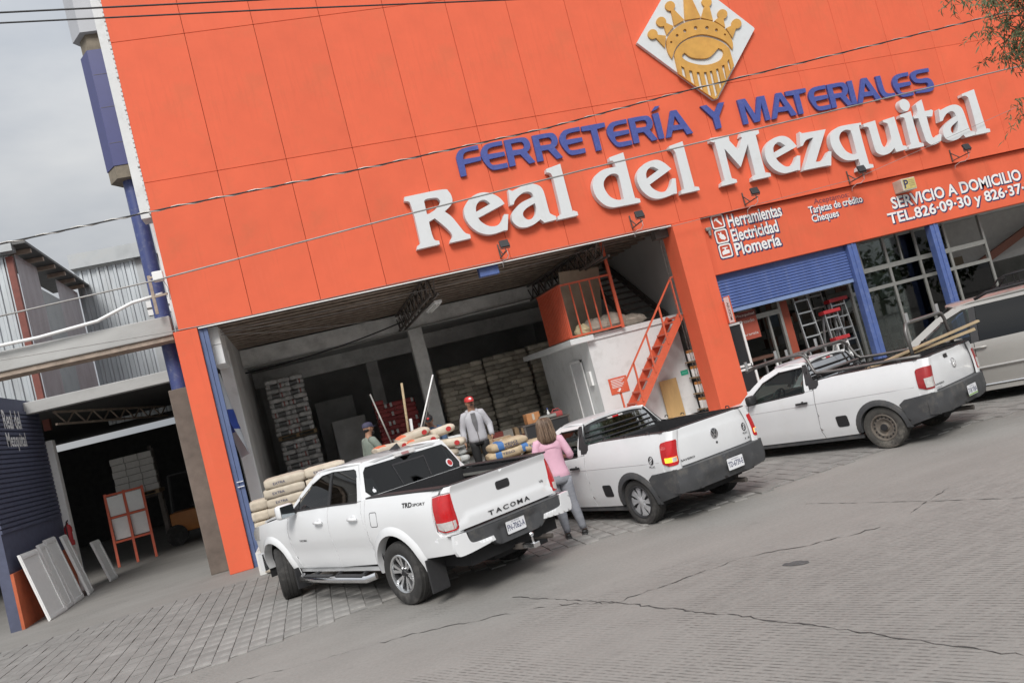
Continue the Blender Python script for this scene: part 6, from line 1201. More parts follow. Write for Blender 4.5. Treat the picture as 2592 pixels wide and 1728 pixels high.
bt = MB().lathe([(0,0),(.04,0),(.042,.12),(.03,.17),(.014,.20),(.014,.24),(.02,.25),(0,.255)], 'Z', 12, (6.45,3.0,1.16)).build('spray_bottle', PAINTW, None, auto=40); tag(bt, 'white plastic bottle with blue cap standing on the counter', 'bottle')
MB().lathe([(.021,.24),(.022,.275),(0,.28)], 'Z', 10, (6.45,3.0,1.16)).build('cap', BLUEP, bt)
rt = MB().bbox(6.52, 6.80, 2.9, 3.15, 1.162, 1.30, .02).tube([(6.55,3.02,1.30),(6.6,3.02,1.36),(6.74,3.02,1.36),(6.78,3.02,1.30)], .014).build('toolbox', BAGRED, None, auto=40); tag(rt, 'small red toolbox beside the bottle on the counter', 'toolbox')
rl = MB().lathe([(.03,0),(.06,0),(.06,.45),(.03,.45)], 'X', 14, (6.15,2.9,1.222)).build('tube_roll', ALUD, None, auto=40); tag(rl, 'grey paper roll lying on the counter', 'roll')

# ======================= on and beside the white room =======================
PLY = mat('plywood', (.45,.30,.13), .7, var=.14, scale=3, stretch=(3,1,.7), bump=.1)
o = MB().bbox(8.99, 9.46, 1.50, 1.53, .42, 1.40, .004).build('plywood_sheet', PLY, None); tag(o, 'yellowish plywood sheet leaning on the white room wall', 'sheet')
o = MB().bbox(7.73, 8.22, 1.585, 1.597, 1.38, 1.78, .003).build('notice_sign', ORANGEP, None); tag(o, 'orange notice with white text and arrow behind the stair', 'sign')
mb = MB()
for k in range(6): mb.box(7.79, 8.16-.05*(k % 3), 1.580, 1.583, 1.72-k*.037, 1.735-k*.037)
mb.box(7.94, 8.0, 1.580, 1.583, 1.45, 1.50).add([(7.88,1.581,1.455),(8.06,1.581,1.455),(7.97,1.581,1.405)], [(0,1,2)]); t_ = mb.build('sign_text', PAINTW, o); t_['kind'] = 'stuff'
o = MB().bbox(9.66, 9.86, 1.585, 1.597, 1.40, 1.52, .003).build('exit_sign', mat('green_sign', (.02,.38,.24), .5, var=.05), None); tag(o, 'small green sign on the white room wall near the pillar', 'sign')
text_obj('sign_text', 'SALIDA', mat('sign_text_pale', (.25,.62,.50), .5, var=0), o, 9.69, 9.83, 1.44, 1.48, lambda u, v, d=0.: Vector((u, 1.582-d, v)), offset=.004)
bd = MB().bbox(-.04, .0, -.75, .75, 0, 1.75, .006).build('leaning_board', mat('old_board', (.33,.29,.22), .8, var=.2, scale=2), None, loc=(7.75,2.5,2.95), rot=(0, rad(14), rad(-62))); tag(bd, 'big greyish board leaning behind the orange balcony bars', 'board')
SACK = mat('crumpled_sack', (.42,.37,.31), .9, var=.2, scale=5, bump=.6, bscale=9)
for k, (x, y, z, a, b, c, lab) in enumerate(((7.85,1.9,3.10,.42,.30,.20,'crumpled sack heap behind the balcony bars'), (8.35,2.0,3.12,.45,.35,.24,'crumpled pale sack next to the tall orange post'), (8.85,2.1,3.06,.5,.35,.16,'flattened sack spilling off to the right on the ledge'), (7.45,1.7,3.08,.2,.16,.16,'small cream block in the balcony corner'))):
    mb = MB(); mb.sphere((0,0,0), a, b, c, 14, 9); rnd = random.Random(k)
    mb.v = [(p[0]*(1+rnd.uniform(-.12, .12)), p[1]*(1+rnd.uniform(-.12, .12)), max(p[2]*(1+rnd.uniform(-.2, .3)), -.14)) for p in mb.v]
    o = mb.build('sack_heap', SACK if k < 3 else mat('cream_block', (.55,.48,.30), .8), None, loc=(x, y, z)); tag(o, lab, 'sack')
# shelf with paint cans between room and pillar
sh = empty('paint_shelf', (9.98,1.3,.42), 0, 'narrow shelf of white paint cans seen in the gap beside the right pillar', 'shelf')
for z in (0.05, .45, .85, 1.25): MB().box(-.16, .16, -.25, .25, z, z+.03).build('board', WOOD, sh)
for k in range(8):
    o = MB().lathe([(0,0),(.085,0),(.085,.26),(.078,.27),(0,.27)], 'Z', 14, (9.93+.0*(k % 2), 1.15+.22*(k % 2), .42+.085+.4*(k//2))).build('paint_can', PAINTW, None, auto=40); tag(o, '%s paint can on the %s board from the bottom of the narrow shelf' % (('front','rear')[k % 2], ORDN[k//2]), 'can', 'paint cans on the narrow shelf')
    MB().lathe([(.0855,.20),(.088,.21),(.088,.265),(.06,.275)], 'Z', 14, (9.93, 1.15+.22*(k % 2), .42+.085+.4*(k//2))).build('lid', mat('orange_lid', (.50,.22,.05), .5), o)
# plastic banner in the side door
BAN = mat('banner_white', (.55,.58,.62), .5, var=.05, scale=4); BANB = mat('banner_blue', (.04,.08,.36), .5, var=.1)
V_ = []; F_ = []; nz_, ny_ = 16, 5
for i in range(nz_+1):
    for j in range(ny_+1):
        t = i/nz_; z = 4.0-1.75*t; w = .25+.35*t; yy = .45+j/ny_*w*1.1
        V_.append((-.98-.10*math.sin(t*4+j*.9)-.05*j/ny_+.18*t, yy, z-.10*j/ny_*t))
for i in range(nz_):
    for j in range(ny_): F_.append((i*(ny_+1)+j, i*(ny_+1)+j+1, (i+1)*(ny_+1)+j+1, (i+1)*(ny_+1)+j))
bo = MB().add(V_, F_).build('hanging_banner', BAN, None, smooth=True); bo.data.materials.append(BANB); tag(bo, 'blue and white plastic banner hanging in the left side doorway', 'banner')
for p in bo.data.polygons:
    zc = p.center.z
    if 2.75 < zc < 3.25: p.material_index = 1

# ======================= floodlights on the facade =======================
def floodlight(x, z, label):
    o = empty('floodlight', (x,0,z), 0, label, 'floodlight', 'floodlights under the sign')
    MB().bar((0,-.02,-.02), (0,-.02,.30), .03, .012).build('wall_bracket', STEEL, o)
    MB().bar((0,-.02,0), (.0,-.62,.03), .035, .02).build('arm', STEEL, o)
    MB().bar((0,-.03,.20), (.0,-.26,.02), .02).build('strut', STEEL, o)
    M = Matrix.Translation((0,-.56,.19)) @ Matrix.Rotation(rad(-24), 4, 'X')
    h = MB().bbox(-.10, .10, -.025, .025, -.085, .085, .006, M).build('lamp_head', BLACK, o)
    MB().box(-.085, .085, .027, .031, -.07, .07, M).build('lamp_glass', mat('flood_glass', (.10,.10,.11), .08, var=0), h)
    MB().bar((-.11,-.56,.10), (-.11,-.56,.20), .012).bar((.11,-.56,.10), (.11,-.56,.20), .012).bar((-.11,-.56,.09), (.11,-.56,.09), .02).bar((0,-.56,.03), (0,-.56,.09), .02).build('yoke', STEEL, o)
    MB().tube([(.02,-.55,.05),(.05,-.50,-.06),(.03,-.38,-.12),(.0,-.25,-.10),(0,-.06,-.14),(.01,-.012,-.22)], .008, 5).build('lead', PAINTW, o, smooth=True)
for x, z, lab in ((5.42,5.03,'floodlight on bracket under the letters ea, leftmost of five'), (8.66,5.05,'floodlight on bracket under the word del'), (11.66,5.03,'floodlight on bracket above Herramientas'), (14.67,5.02,'floodlight on bracket touching the tail of letter q'), (17.87,5.01,'floodlight on bracket above DOMICILIO, rightmost of five')):
    floodlight(x, z, lab)
pb = empty('parking_lightbox', (16.21,.12,4.65), 0, 'small yellowed box sign with letter P above SERVICIO', 'sign')
MB().bbox(-.21, .21, -.32, .0, -.155, .155, .012).build('case', mat('yellowed_plastic', (.55,.52,.44), .6, var=.1), pb)
MB().box(-.17, .19, -.326, -.321, -.125, .135).build('front_panel', mat('yellow_panel', (.55,.45,.16), .5, var=.15, scale=12), pb)
text_obj('letter', 'P', NAVY, pb, -.15, -.03, -.09, .11, lambda u, v, d=0.: Vector((u, -.329-d, v)), offset=.02)
mb = MB()
for k in range(4): mb.box(.0, .16, -.330, -.328, .08-k*.045, .095-k*.045)
t_ = mb.build('panel_lines', mat('faint_print', (.35,.30,.15), .6, var=0), pb); t_['kind'] = 'stuff'
jb = MB().bbox(-1.68, -1.48, -.14, -.002, 6.0, 6.2, .015).build('meter_box', PAINTW, None); tag(jb, 'small white cable box on the left edge of the facade', 'box')
MB().tube([(-1.5,-.05,6.0),(-1.45,-.03,5.85),(-1.46,-.02,5.6)], .008, 5).build('lead', WIREG, jb, smooth=True)
lm_ = MB().bbox(10.52, 10.66, .04, .118, 4.62, 4.70, .01).lathe([(.0,-.12),(.035,-.12),(.035,0),(0,0)], 'Z', 10, (10.60,.07,4.62)).build('photocell_lamp', ALUD, None, auto=40); tag(lm_, 'small grey lamp fixture left of the hammer icon', 'lamp')
# blade sign on the right pillar
bs = empty('blade_sign', (10.40,-.05,2.65), 0, 'narrow slanted orange blade sign on the right pillar by the shutter', 'sign')
Ms = Matrix.Translation((0,0,0))
MB().bbox(-.03, .0, -.34, -.08, -.30, .34, .01).build('panel', ORANGEP, bs)
MB().bbox(-.025, -.005, -.08, .02, -.28, .24, .008).build('mount', ORANGEP, bs)
MB().box(-.034, -.031, -.325, -.10, -.28, .32).build('face_plate', PAINTW, bs)
text_obj('lettering', 'MODUSA', DECAL, bs, -.22, .20, .15, .25, lambda u, v, d=0.: Vector((-.036-d, -v-.03, u)), offset=.008)

# ======================= shop interior =======================
def ladder(x, y, z0, h, w, lean, rungs, label, m=ALU, top=None, tilt=0., tread=.035):
    o = empty('ladder', (x, y, z0), 0, label, 'ladder', 'ladders for sale'); o.rotation_euler = (rad(-lean), rad(tilt), 0)
    for s in (-1, 1): MB().bar((s*w/2*1.15, 0, 0), (s*w/2*.9, 0, h), .03, .065).build('rail', m, o)
    for k in range(rungs):
        z = .22+(h-.35)*k/(rungs-1); ww = w/2*(1.15-.25*z/h); MB().box(-ww, ww, -.04, .04, z, z+tread).build('rung', m, o)
    if top:
        MB().bbox(-w*.62, w*.62, -.11, .14, h-.02, h+.07, .01).build('top_cap', top, o)
        for s in (-1, 1): MB().bar((s*w/2*1.1, .75, 0), (s*w/2*.85, .1, h-.05), .025, .05).build('rear_rail', m, o)
    return o
REDC = mat('red_plastic', (.42,.03,.035), .45, var=.08)
ladder(13.02, .62, .06, 2.85, .42, 6, 9, 'tall aluminium ladder closest to the orange board in the shopfront')
ladder(13.62, .95, .06, 3.2, .40, 4, 10, 'tallest dull ladder behind the red-capped stepladders', ALUD)
ladder(13.66, .55, .06, 1.95, .40, 5, 6, 'stepladder with red cap in the middle of the ladders', ALU, REDC)
ladder(14.02, .70, .06, 2.20, .44, 4, 7, 'stepladder with big red top beside the blue post', ALU, REDC)
ladder(13.60, .42, .06, 1.25, .34, 4, 4, 'shortest stepladder with red cap and white rails', PAINTW, REDC)
ob = MB().box(12.36, 12.62, .86, .90, .06, 3.4).build('orange_board', mat('dark_orange_board', (.30,.06,.03), .6, var=.1), None); tag(ob, 'tall narrow orange board behind the aluminium ladder', 'board')
ws_ = empty('welcome_sign', (11.15,.68,2.28), 0, 'orange hanging sign with white words inside the shop doorway', 'sign')
MB().bbox(-.42, .42, -.02, .02, -.42, .28, .004).build('panel', mat('sign_red_orange', (.36,.075,.045), .6, var=.08), ws_)
MB().box(-.42, .42, -.023, -.0205, .12, .26).build('header_strip', mat('sign_maroon', (.16,.035,.03), .6, var=.05), ws_)
for s_, v0, v1, u0, u1 in (('del Mezquital', .15, .23, -.36, .38), ('Autorizado', .0, .08, -.30, .34), ('garantía', -.34, -.26, -.10, .36)):
    text_obj('sign_text', s_, mat('sign_text_white', (.60,.55,.52), .5, var=0), ws_, u0, u1, v0, v1, lambda u, v, d=0.: Vector((u, -.026-d, v)), offset=.004)
# white display stands by the pillar
for k, (x, z0, z1, lab) in enumerate(((10.80,1.25,2.35,'upper white display stand beside the right pillar'), (10.86,.60,1.22,'middle white display stand beside the right pillar'), (10.90,.08,.57,'lowest white display stand beside the right pillar'))):
    o = empty('display_stand', (x,.55,z0), 0, lab, 'stand'); h = z1-z0
    for s in (-.24, .24): MB().bar((s,0,0), (s,0,h), .055, .03).build('post', PAINTW, o)
    for z in (.03, h-.03): MB().bar((-.24,0,z), (.24,0,z), .055, .03, up=(0,1,0)).build('crossbar', PAINTW, o)
    MB().box(-.22, .22, .02, .03, .05, h-.05).build('backing', BLACK, o)
tb = empty('display_table', (11.42,.95,.06), 0, 'brown display table with white legs in the doorway', 'table')
for z in (1.25, .75, .35): MB().bbox(-.42, .42, -.3, .3, z, z+.07, .01).build('shelf', mat('brown_shelf', (.10,.045,.03), .6, var=.2), tb)
for x in (-.38, .38):
    for y in (-.26, .26): MB().bar((x,y,0), (x,y,1.25), .05).build('leg', PAINTW, tb)
for k in range(9):
    x = 12.75+.17*(k % 3)+.02*(k//3); z = .06+(k//3)*.30
    o = MB().lathe([(0,0),(.075,0),(.075,.25),(.06,.27),(.02,.275),(.02,.30),(0,.30)], 'Z', 12, (x,.40+.1*(k % 2),z)).build('paint_bucket', PAINTW if k % 2 else mat('yellow_pack', (.50,.38,.06), .6), None, auto=40); tag(o, '%s bucket from the left in the %s layer at the tall ladder foot' % (ORDN[k % 3], ORDN[k//3]), 'bucket', 'buckets by the ladders')
# shelves of stock inside the shop, dim
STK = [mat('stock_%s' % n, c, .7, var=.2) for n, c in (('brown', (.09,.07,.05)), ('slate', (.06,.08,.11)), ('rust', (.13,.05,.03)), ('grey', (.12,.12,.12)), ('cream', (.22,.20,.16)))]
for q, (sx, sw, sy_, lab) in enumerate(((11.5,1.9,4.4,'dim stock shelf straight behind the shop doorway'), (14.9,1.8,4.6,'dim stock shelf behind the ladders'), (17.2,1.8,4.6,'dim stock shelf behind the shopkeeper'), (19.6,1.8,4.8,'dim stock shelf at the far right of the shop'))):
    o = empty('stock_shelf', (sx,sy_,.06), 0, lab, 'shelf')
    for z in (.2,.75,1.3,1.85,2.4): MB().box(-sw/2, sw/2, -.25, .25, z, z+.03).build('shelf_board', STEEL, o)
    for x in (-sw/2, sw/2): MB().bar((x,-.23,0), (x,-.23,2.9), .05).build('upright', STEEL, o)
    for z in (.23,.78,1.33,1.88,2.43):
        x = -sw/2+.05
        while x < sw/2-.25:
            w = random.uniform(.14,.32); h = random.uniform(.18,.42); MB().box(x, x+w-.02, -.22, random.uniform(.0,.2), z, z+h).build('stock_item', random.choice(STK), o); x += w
for (x, y, z, w, h, lab) in ((11.62,1.2,2.65,.42,.22,'grey notice hung above the shop doorway'), (16.0,1.5,2.55,.5,.24,'upper pale notice stuck inside the window'), (16.12,1.5,2.15,.5,.28,'lower pale notice stuck inside the window')):
    o = MB().bbox(x-w/2, x+w/2, y, y+.012, z-h/2, z+h/2, .003).build('notice', mat('notice_paper', (.36,.37,.34), .7, var=.06), None); tag(o, lab, 'notice')
cr = MB().bbox(16.55,16.80,1.6,1.8,1.25,1.62,.01).build('white_carton', mat('white_card', (.60,.60,.56), .7), None); tag(cr, 'small white box hanging beside the shopkeeper', 'box')
wb_ = empty('wheelbarrow', (14.9,1.3,2.05), 0, 'hanging wheelbarrow tray behind the blue post', 'wheelbarrow'); wb_.rotation_euler = (0, rad(-25), 0)
V_ = [(-.38,-.25,.12),(.38,-.25,.12),(.45,.25,.12),(-.45,.25,.12),(-.22,-.12,-.12),(.25,-.12,-.12),(.25,.12,-.12),(-.22,.12,-.12)]
MB().add(V_, [(0,1,5,4),(1,2,6,5),(2,3,7,6),(3,0,4,7),(4,5,6,7)]).build('tray', ALU, wb_)
for s in (-.2, .2): MB().tube([(-.9,s,.05),(.5,s*.8,-.15)], .018).build('handle', STEEL, wb_)
# roof rack with pale emblem behind the van
rr = empty('roof_basket', (12.83,-6.88,0), 2.21, 'black tube roof basket with pale perforated plate above the minivan', 'rack')
RKB = mat('basket_black', (.03,.03,.032), .45, .3, var=.1)
for y in (.42, -.42):
    MB().tube([(1.15,y,1.79),(1.02,y,1.93),(.90,y,1.965),(-.5,y,1.99)], .017, 6).build('side_tube', RKB, rr, smooth=True)
    for x in (.9,.72,.54,.36,.18): MB().tube([(x,y,1.785),(x,y,1.965)], .010, 6).build('baluster', RKB, rr)
for x in (1.02,.4,-.3): MB().tube([(x,-.42,1.93 if x > 1 else 1.97),(x,.42,1.93 if x > 1 else 1.97)], .014, 6).build('cross_tube', RKB, rr)
c_ = [(.30,1.83),(.42,1.97),(.40,2.0),(-.4,2.03),(-.4,1.83)]
holes = [[(.30-.13*k,1.955),(.36-.13*k,1.985),(.29-.13*k,1.985)] for k in range(4)]+[rrect(-.25,.22,1.885,1.935,.02,3)]+[rrect(.14-.14*k,.20-.14*k,1.85,1.87,.008,3) for k in range(3)]
MB().prism([c_]+holes, lambda u, v, d: Vector((u, .45+d, v)), .012).build('emblem_plate', mat('pale_plate', (.62,.65,.63), .5, var=.05), rr)
# ======================= people =======================
SKIN = mat('skin_brown', (.33,.18,.115), .6, var=.06, scale=8)
SKINL = mat('skin_light', (.46,.28,.20), .6, var=.05, scale=8)
HAIRB = mat('brown_hair', (.105,.065,.042), .5, var=.35, scale=30, stretch=(1,1,.12), bump=.6, bscale=60)
HAIRK = mat('black_hair', (.015,.013,.012), .5, var=.2, scale=30)
def skin_mesh(pts, edges, sub=2):
    me = bpy.data.meshes.new('skin_tmp'); me.from_pydata([p[0] for p in pts], edges, []); ob = bpy.data.objects.new('skin_tmp', me); COL.objects.link(ob)
    md = ob.modifiers.new('s', 'SKIN'); md.use_smooth_shade = True
    for i, p in enumerate(pts):
        sv = me.skin_vertices[0].data[i]; r = p[1]; sv.radius = (r, r) if isinstance(r, (int, float)) else r; sv.use_root = (i == 0)
    sb = ob.modifiers.new('b', 'SUBSURF'); sb.levels = sub; sb.render_levels = sub
    dg = bpy.context.evaluated_depsgraph_get(); dg.update(); out = bpy.data.meshes.new_from_object(ob.evaluated_get(dg))
    bpy.data.objects.remove(ob); bpy.data.meshes.remove(me)
    for p in out.polygons: p.use_smooth = True
    return out
def chain(names, J): return [(names[i], names[i+1]) for i in range(len(names)-1)]
def grow(name, J, chains, m, parent, sub=2):
    ids = {}; pts = []; E_ = []
    for ch in chains:
        for n in ch:
            if n not in ids: ids[n] = len(pts); pts.append(J[n])
        for a, b in zip(ch, ch[1:]): E_.append((ids[a], ids[b]))
    me = skin_mesh(pts, E_, sub); me.name = name; me.materials.clear(); me.materials.append(m)
    return link(name, me, parent)
def person(loc, face, H, J, skin, label, shirt, trousers, shoes, hands=True, sleeve=1.0, hem=None, torso=None, hips=None, legr=(.098,.074,.066,.058), armr=(.072,.055,.043)):
    # J overrides joints in a frame of x right, y ahead, z up for a 1.70 m figure
    B = {'pelvis': ((0,0,.95), .10), 'waist': ((0,.0,1.08), .095), 'chest': ((0,.0,1.27), .10), 'upper': ((0,-.01,1.40), .075), 'neck': ((0,.0,1.49), .055), 'head0': ((0,.02,1.555), .07), 'head1': ((0,.025,1.62), (.085,.10)), 'head2': ((0,.015,1.68), .06)}
    for s, q in ((1,'R'), (-1,'L')):
        B.update({'sh'+q: ((s*.17,-.01,1.40), .052), 'el'+q: ((s*.25,-.03,1.13), .040), 'wr'+q: ((s*.26,.04,.89), .028), 'pa'+q: ((s*.26,.06,.82), (.038,.018)),
                  'hip'+q: ((s*.095,0,.86), .075), 'kn'+q: ((s*.10,.015,.49), .052), 'ca'+q: ((s*.10,-.015,.33), .050), 'an'+q: ((s*.10,-.02,.09), .036), 'toe'+q: ((s*.11,.13,.035), .035)})
    for k, v in J.items(): B[k] = v if isinstance(v[1], (float, tuple)) and isinstance(v[0], tuple) else (v, B[k][1])
    u_ = Vector(B['upper'][0]); c_ = Vector(B['chest'][0]); n_ = Vector(B['neck'][0])
    torso = torso or [((0,0,.86),.175,.125),((0,0,.92),.185,.13),((0,0,1.02),.178,.128),(tuple(c_*.5+Vector((0,0,.545))),.172,.124),(tuple(c_),.186,.126),(tuple(c_*.4+u_*.6),.190,.118),(tuple(u_+Vector((0,0,.015))),.165,.095),(tuple(u_*.5+n_*.5),.085,.075),(tuple(n_+Vector((0,-.004,-.02))),.066,.066)]
    hips = hips or [((0,0,.98),.155,.112),((0,0,.92),.165,.12),((0,0,.85),.168,.122),((0,0,.80),.15,.11)]
    root = empty('person', loc, face-math.pi/2, label, 'person'); k = H/1.70; root.scale = (k, k, k)
    body = [['pelvis','waist','chest','upper','neck','head0','head1','head2']]
    for q in 'RL':
        body.append(['upper','sh'+q,'el'+q,'wr'+q,'pa'+q]); body.append(['pelvis','hip'+q,'kn'+q,'ca'+q,'an'+q,'toe'+q])
    bo = grow('body', B, body, skin, root)
    if hands:
        for s, q in ((1,'R'), (-1,'L')):
            p = Vector(B['pa'+q][0]); w = Vector(B['wr'+q][0]); d = (p-w).normalized(); sd = Vector((0,1,0))-d*d.y; sd = sd.normalized() if sd.length > .1 else Vector((1,0,0)); n = d.cross(sd)
            for i in range(4):
                o_ = sd*(.027-.018*i); ln = (.065,.075,.07,.055)[i]; a = p+o_; b = a+d*ln*.55+n*s*.008; c = b+d*ln*.40+n*s*.022
                me = skin_mesh([(tuple(a), .0095), (tuple(b), .009), (tuple(c), .0075)], [(0,1),(1,2)], 1); me.materials.clear(); me.materials.append(skin); link('finger', me, bo)
            a = p-d*.035+sd*.028; b = a+d*.03+sd*.022; c = b+d*.032+n*s*.006
            me = skin_mesh([(tuple(a), .012), (tuple(b), .0105), (tuple(c), .008)], [(0,1),(1,2)], 1); me.materials.clear(); me.materials.append(skin); link('thumb', me, bo)
    # clothes follow the joints as rings of cloth with small folds
    rnd = random.Random(int(H*1000)+len(label))
    def loft(mb, rings, n=22, fold=.0):
        V = []
        for k_, (c, rx, ry) in enumerate(rings):
            for a_ in range(n):
                t = 2*math.pi*a_/n; g = 1+rnd.uniform(-fold, fold); V.append((c[0]+rx*g*math.cos(t), c[1]+ry*g*math.sin(t), c[2]+rnd.uniform(-fold, fold)*.12))
        F = []
        for k_ in range(len(rings)-1):
            for a_ in range(n): F.append((k_*n+a_, k_*n+(a_+1) % n, (k_+1)*n+(a_+1) % n, (k_+1)*n+a_))
        F += [tuple(range(n))[::-1], tuple((len(rings)-1)*n+a_ for a_ in range(n))]
        mb.add(V, F)
    def limb_pts(names, radii, cut=1., sub_=4):
        P_ = [Vector(B[n][0]) for n in names]
        if cut < 1: P_[-1] = P_[-2]+(P_[-1]-P_[-2])*cut
        out = []; rs = []
        for a_ in range(len(P_)-1):
            for k_ in range(sub_): t = k_/sub_; out.append(P_[a_]+(P_[a_+1]-P_[a_])*t); rs.append((radii[a_]+(radii[a_+1]-radii[a_])*t)*(1+rnd.uniform(-.035, .035)))
        out.append(P_[-1]); rs.append(radii[-1]); return out, rs
    tr = MB(); loft(tr, hips)
    for q in 'RL':
        P_, rs = limb_pts(['hip'+q, 'kn'+q, 'ca'+q, 'an'+q], legr); P_[-1] = P_[-1]+Vector((0,0,.0)); tr.tube(P_, .06, 14, rs=rs)
    tr.build('trousers', trousers, root, smooth=True)
    ts = MB(); loft(ts, torso, fold=.018)
    for q in 'RL':
        a_ = Vector(B['upper'][0])*.35+Vector(B['sh'+q][0])*.65; P_, rs = limb_pts(['sh'+q, 'el'+q, 'wr'+q], armr, sleeve); P_.insert(0, a_); rs.insert(0, armr[0]*1.02); ts.tube(P_, .05, 12, rs=rs)
    ts.build('shirt', shirt, root, smooth=True)
    for q in 'RL':
        a, t = Vector(B['an'+q][0]), Vector(B['toe'+q][0]); d = (t-a); d.z = 0; d.normalize(); ang = math.atan2(d.y, d.x)
        mb = MB(); M = Matrix.Translation((a.x, a.y, 0)) @ Matrix.Rotation(ang, 4, 'Z'); mb.bbox(-.06, .185, -.042, .042, .0, .028, .012, M); mb.bbox(-.055, .16, -.038, .038, .015, .075, .025, M); mb.build('shoe', shoes, root, auto=50)
    return root, B
def face_parts(root, B, skin, yaw=0., moustache=False, hair=HAIRK):
    c = Vector(B['head1'][0]); M = Matrix.Translation(c) @ Matrix.Rotation(yaw, 4, 'Z')
    mb = MB(); mb.sphere((0,0,0), .078, .098, .115, 16, 12, M.to_3x3())
    mb.v = [tuple(Vector(v)+M.translation+Vector((0,0,.005))) for v in mb.v]
    h = mb.build('head', skin, root, smooth=True)
    MB().add([M @ Vector(p) for p in ((-.012,.094,.02),(.012,.094,.02),(.018,.095,-.025),(-.018,.095,-.025),(0,.125,-.022),(0,.10,.025))], [(0,1,5),(0,3,4,5),(1,5,4,2),(3,2,4)]).build('nose', skin, h, smooth=True)
    for s in (-1, 1):
        MB().sphere(M @ Vector((s*.032,.086,.022)), .012, .008, .007, 8, 6).build('eye', HAIRK, h)
        MB().bar(M @ Vector((s*.048,.086,.042)), M @ Vector((s*.016,.095,.043)), .010, .007).build('eyebrow', hair, h)
        MB().sphere(M @ Vector((s*.080,-.005,.0)), .012, .024, .034, 8, 6).build('ear', skin, h)
    MB().sphere(M @ Vector((0,.090,-.060)), .024, .012, .006, 10, 6).build('mouth', mat('lip', (.25,.09,.07), .5, var=0), h)
    if moustache: MB().sphere(M @ Vector((0,.097,-.043)), .036, .014, .011, 10, 6).build('moustache', hair, h)
    return M
def cap(root, M, m, peak=True, logo=None):
    mb = MB(); N = 18; prof = [(.098,.030),(.097,.06),(.088,.09),(.065,.112),(.03,.123),(.0,.125)]
    mb.lathe(prof, 'Z', N); mb.v = [tuple(M @ Vector((v[0]*.93, v[1]*1.12, v[2]))) for v in mb.v]; o = mb.build('cap', m, root, smooth=True)
    V = []; F = []
    for i in range(9):
        t = rad(35+110*i/8); V += [tuple(M @ Vector((.091*math.cos(t), .110*math.sin(t), .034))), tuple(M @ Vector((.088*math.cos(t)*1.0, .108*math.sin(t)+.085*math.sin(math.pi*i/8)**.6, .022)))]
    for i in range(8): F.append((2*i, 2*i+1, 2*i+3, 2*i+2))
    MB().add(V, F).build('peak', m, o, smooth=True)
    if logo: MB().sphere(M @ Vector((0,.102,.075)), .028, .01, .024, 10, 6).build('cap_logo', logo, o)
    return o
# the woman, seen from behind
PINK = mat('pink_blouse', (.68,.40,.50), .75, var=.07, scale=8, bump=.3, bscale=18)
JEANS = mat('grey_jeans', (.25,.26,.29), .85, var=.16, scale=7, bump=.35, bscale=26, stretch=(1,1,3))
wom, B = person((3.62,-6.48,.012), rad(79), 1.64, {'elR': (.265,-.03,1.14), 'wrR': (.20,.20,1.12), 'paR': (.15,.26,1.13), 'elL': (-.26,-.02,1.13), 'wrL': (-.18,.19,1.08), 'paL': (-.13,.25,1.08), 'hipR': ((.092,-.01,.85), .07), 'hipL': ((-.092,-.01,.85), .07), 'knR': ((.125,.0,.49), .05), 'caR': ((.15,-.03,.33), .05), 'anR': ((.185,-.03,.09), .034), 'toeR': ((.21,.12,.035), .033), 'knL': ((-.075,.0,.49), .05), 'caL': ((-.065,-.03,.33), .05), 'anL': ((-.05,-.02,.09), .034), 'toeL': ((-.05,.13,.035), .033), }, SKINL, 'woman in pink blouse and grey jeans standing with her back turned', PINK, JEANS, mat('black_flats', (.02,.02,.02), .5, var=.1), True, .30, None, [((.025,-.012,.855),.150,.118),((.012,-.012,.885),.182,.142),((.0,-.008,.95),.182,.14),((0,0,1.05),.165,.128),((0,0,1.15),.158,.12),((0,0,1.26),.170,.122),((0,-.005,1.35),.182,.115),((0,-.01,1.41),.162,.092),((0,-.008,1.45),.085,.072),((0,-.004,1.475),.058,.058)], [((0,0,.98),.155,.118),((0,-.012,.91),.180,.140),((0,-.018,.84),.190,.145),((0,-.01,.78),.178,.128)], (.108,.078,.072,.048), (.066,.052,.045))
Mh = face_parts(wom, B, SKINL, 0., False, HAIRB)
mb = MB(); rnd = random.Random(5)
prof = [(.0,.135),(.055,.128),(.090,.10),(.108,.05),(.114,-.01),(.120,-.08),(.128,-.15),(.132,-.20),(.115,-.235),(.05,-.245)]
N = 40
for i, (r, h) in enumerate(prof):
    for k in range(N):
        a = 2*math.pi*k/N; x, y = r*math.cos(a), r*math.sin(a)*1.08
        if y > .05 and h < .07: y = .05+(y-.05)*.1; x *= 1.0
        g = 1+.055*math.sin(k*2.9)*(i/9)+rnd.uniform(-.02, .02)
        mb.v.append(tuple(Mh @ Vector((x*g, y*g-.02, h+(rnd.uniform(-.018, .018) if i > 6 else 0)))))
for i in range(len(prof)-1):
    for k in range(N): mb.f.append((i*N+k, i*N+(k+1) % N, (i+1)*N+(k+1) % N, (i+1)*N+k))
mb.build('hair', HAIRB, wom, smooth=True)
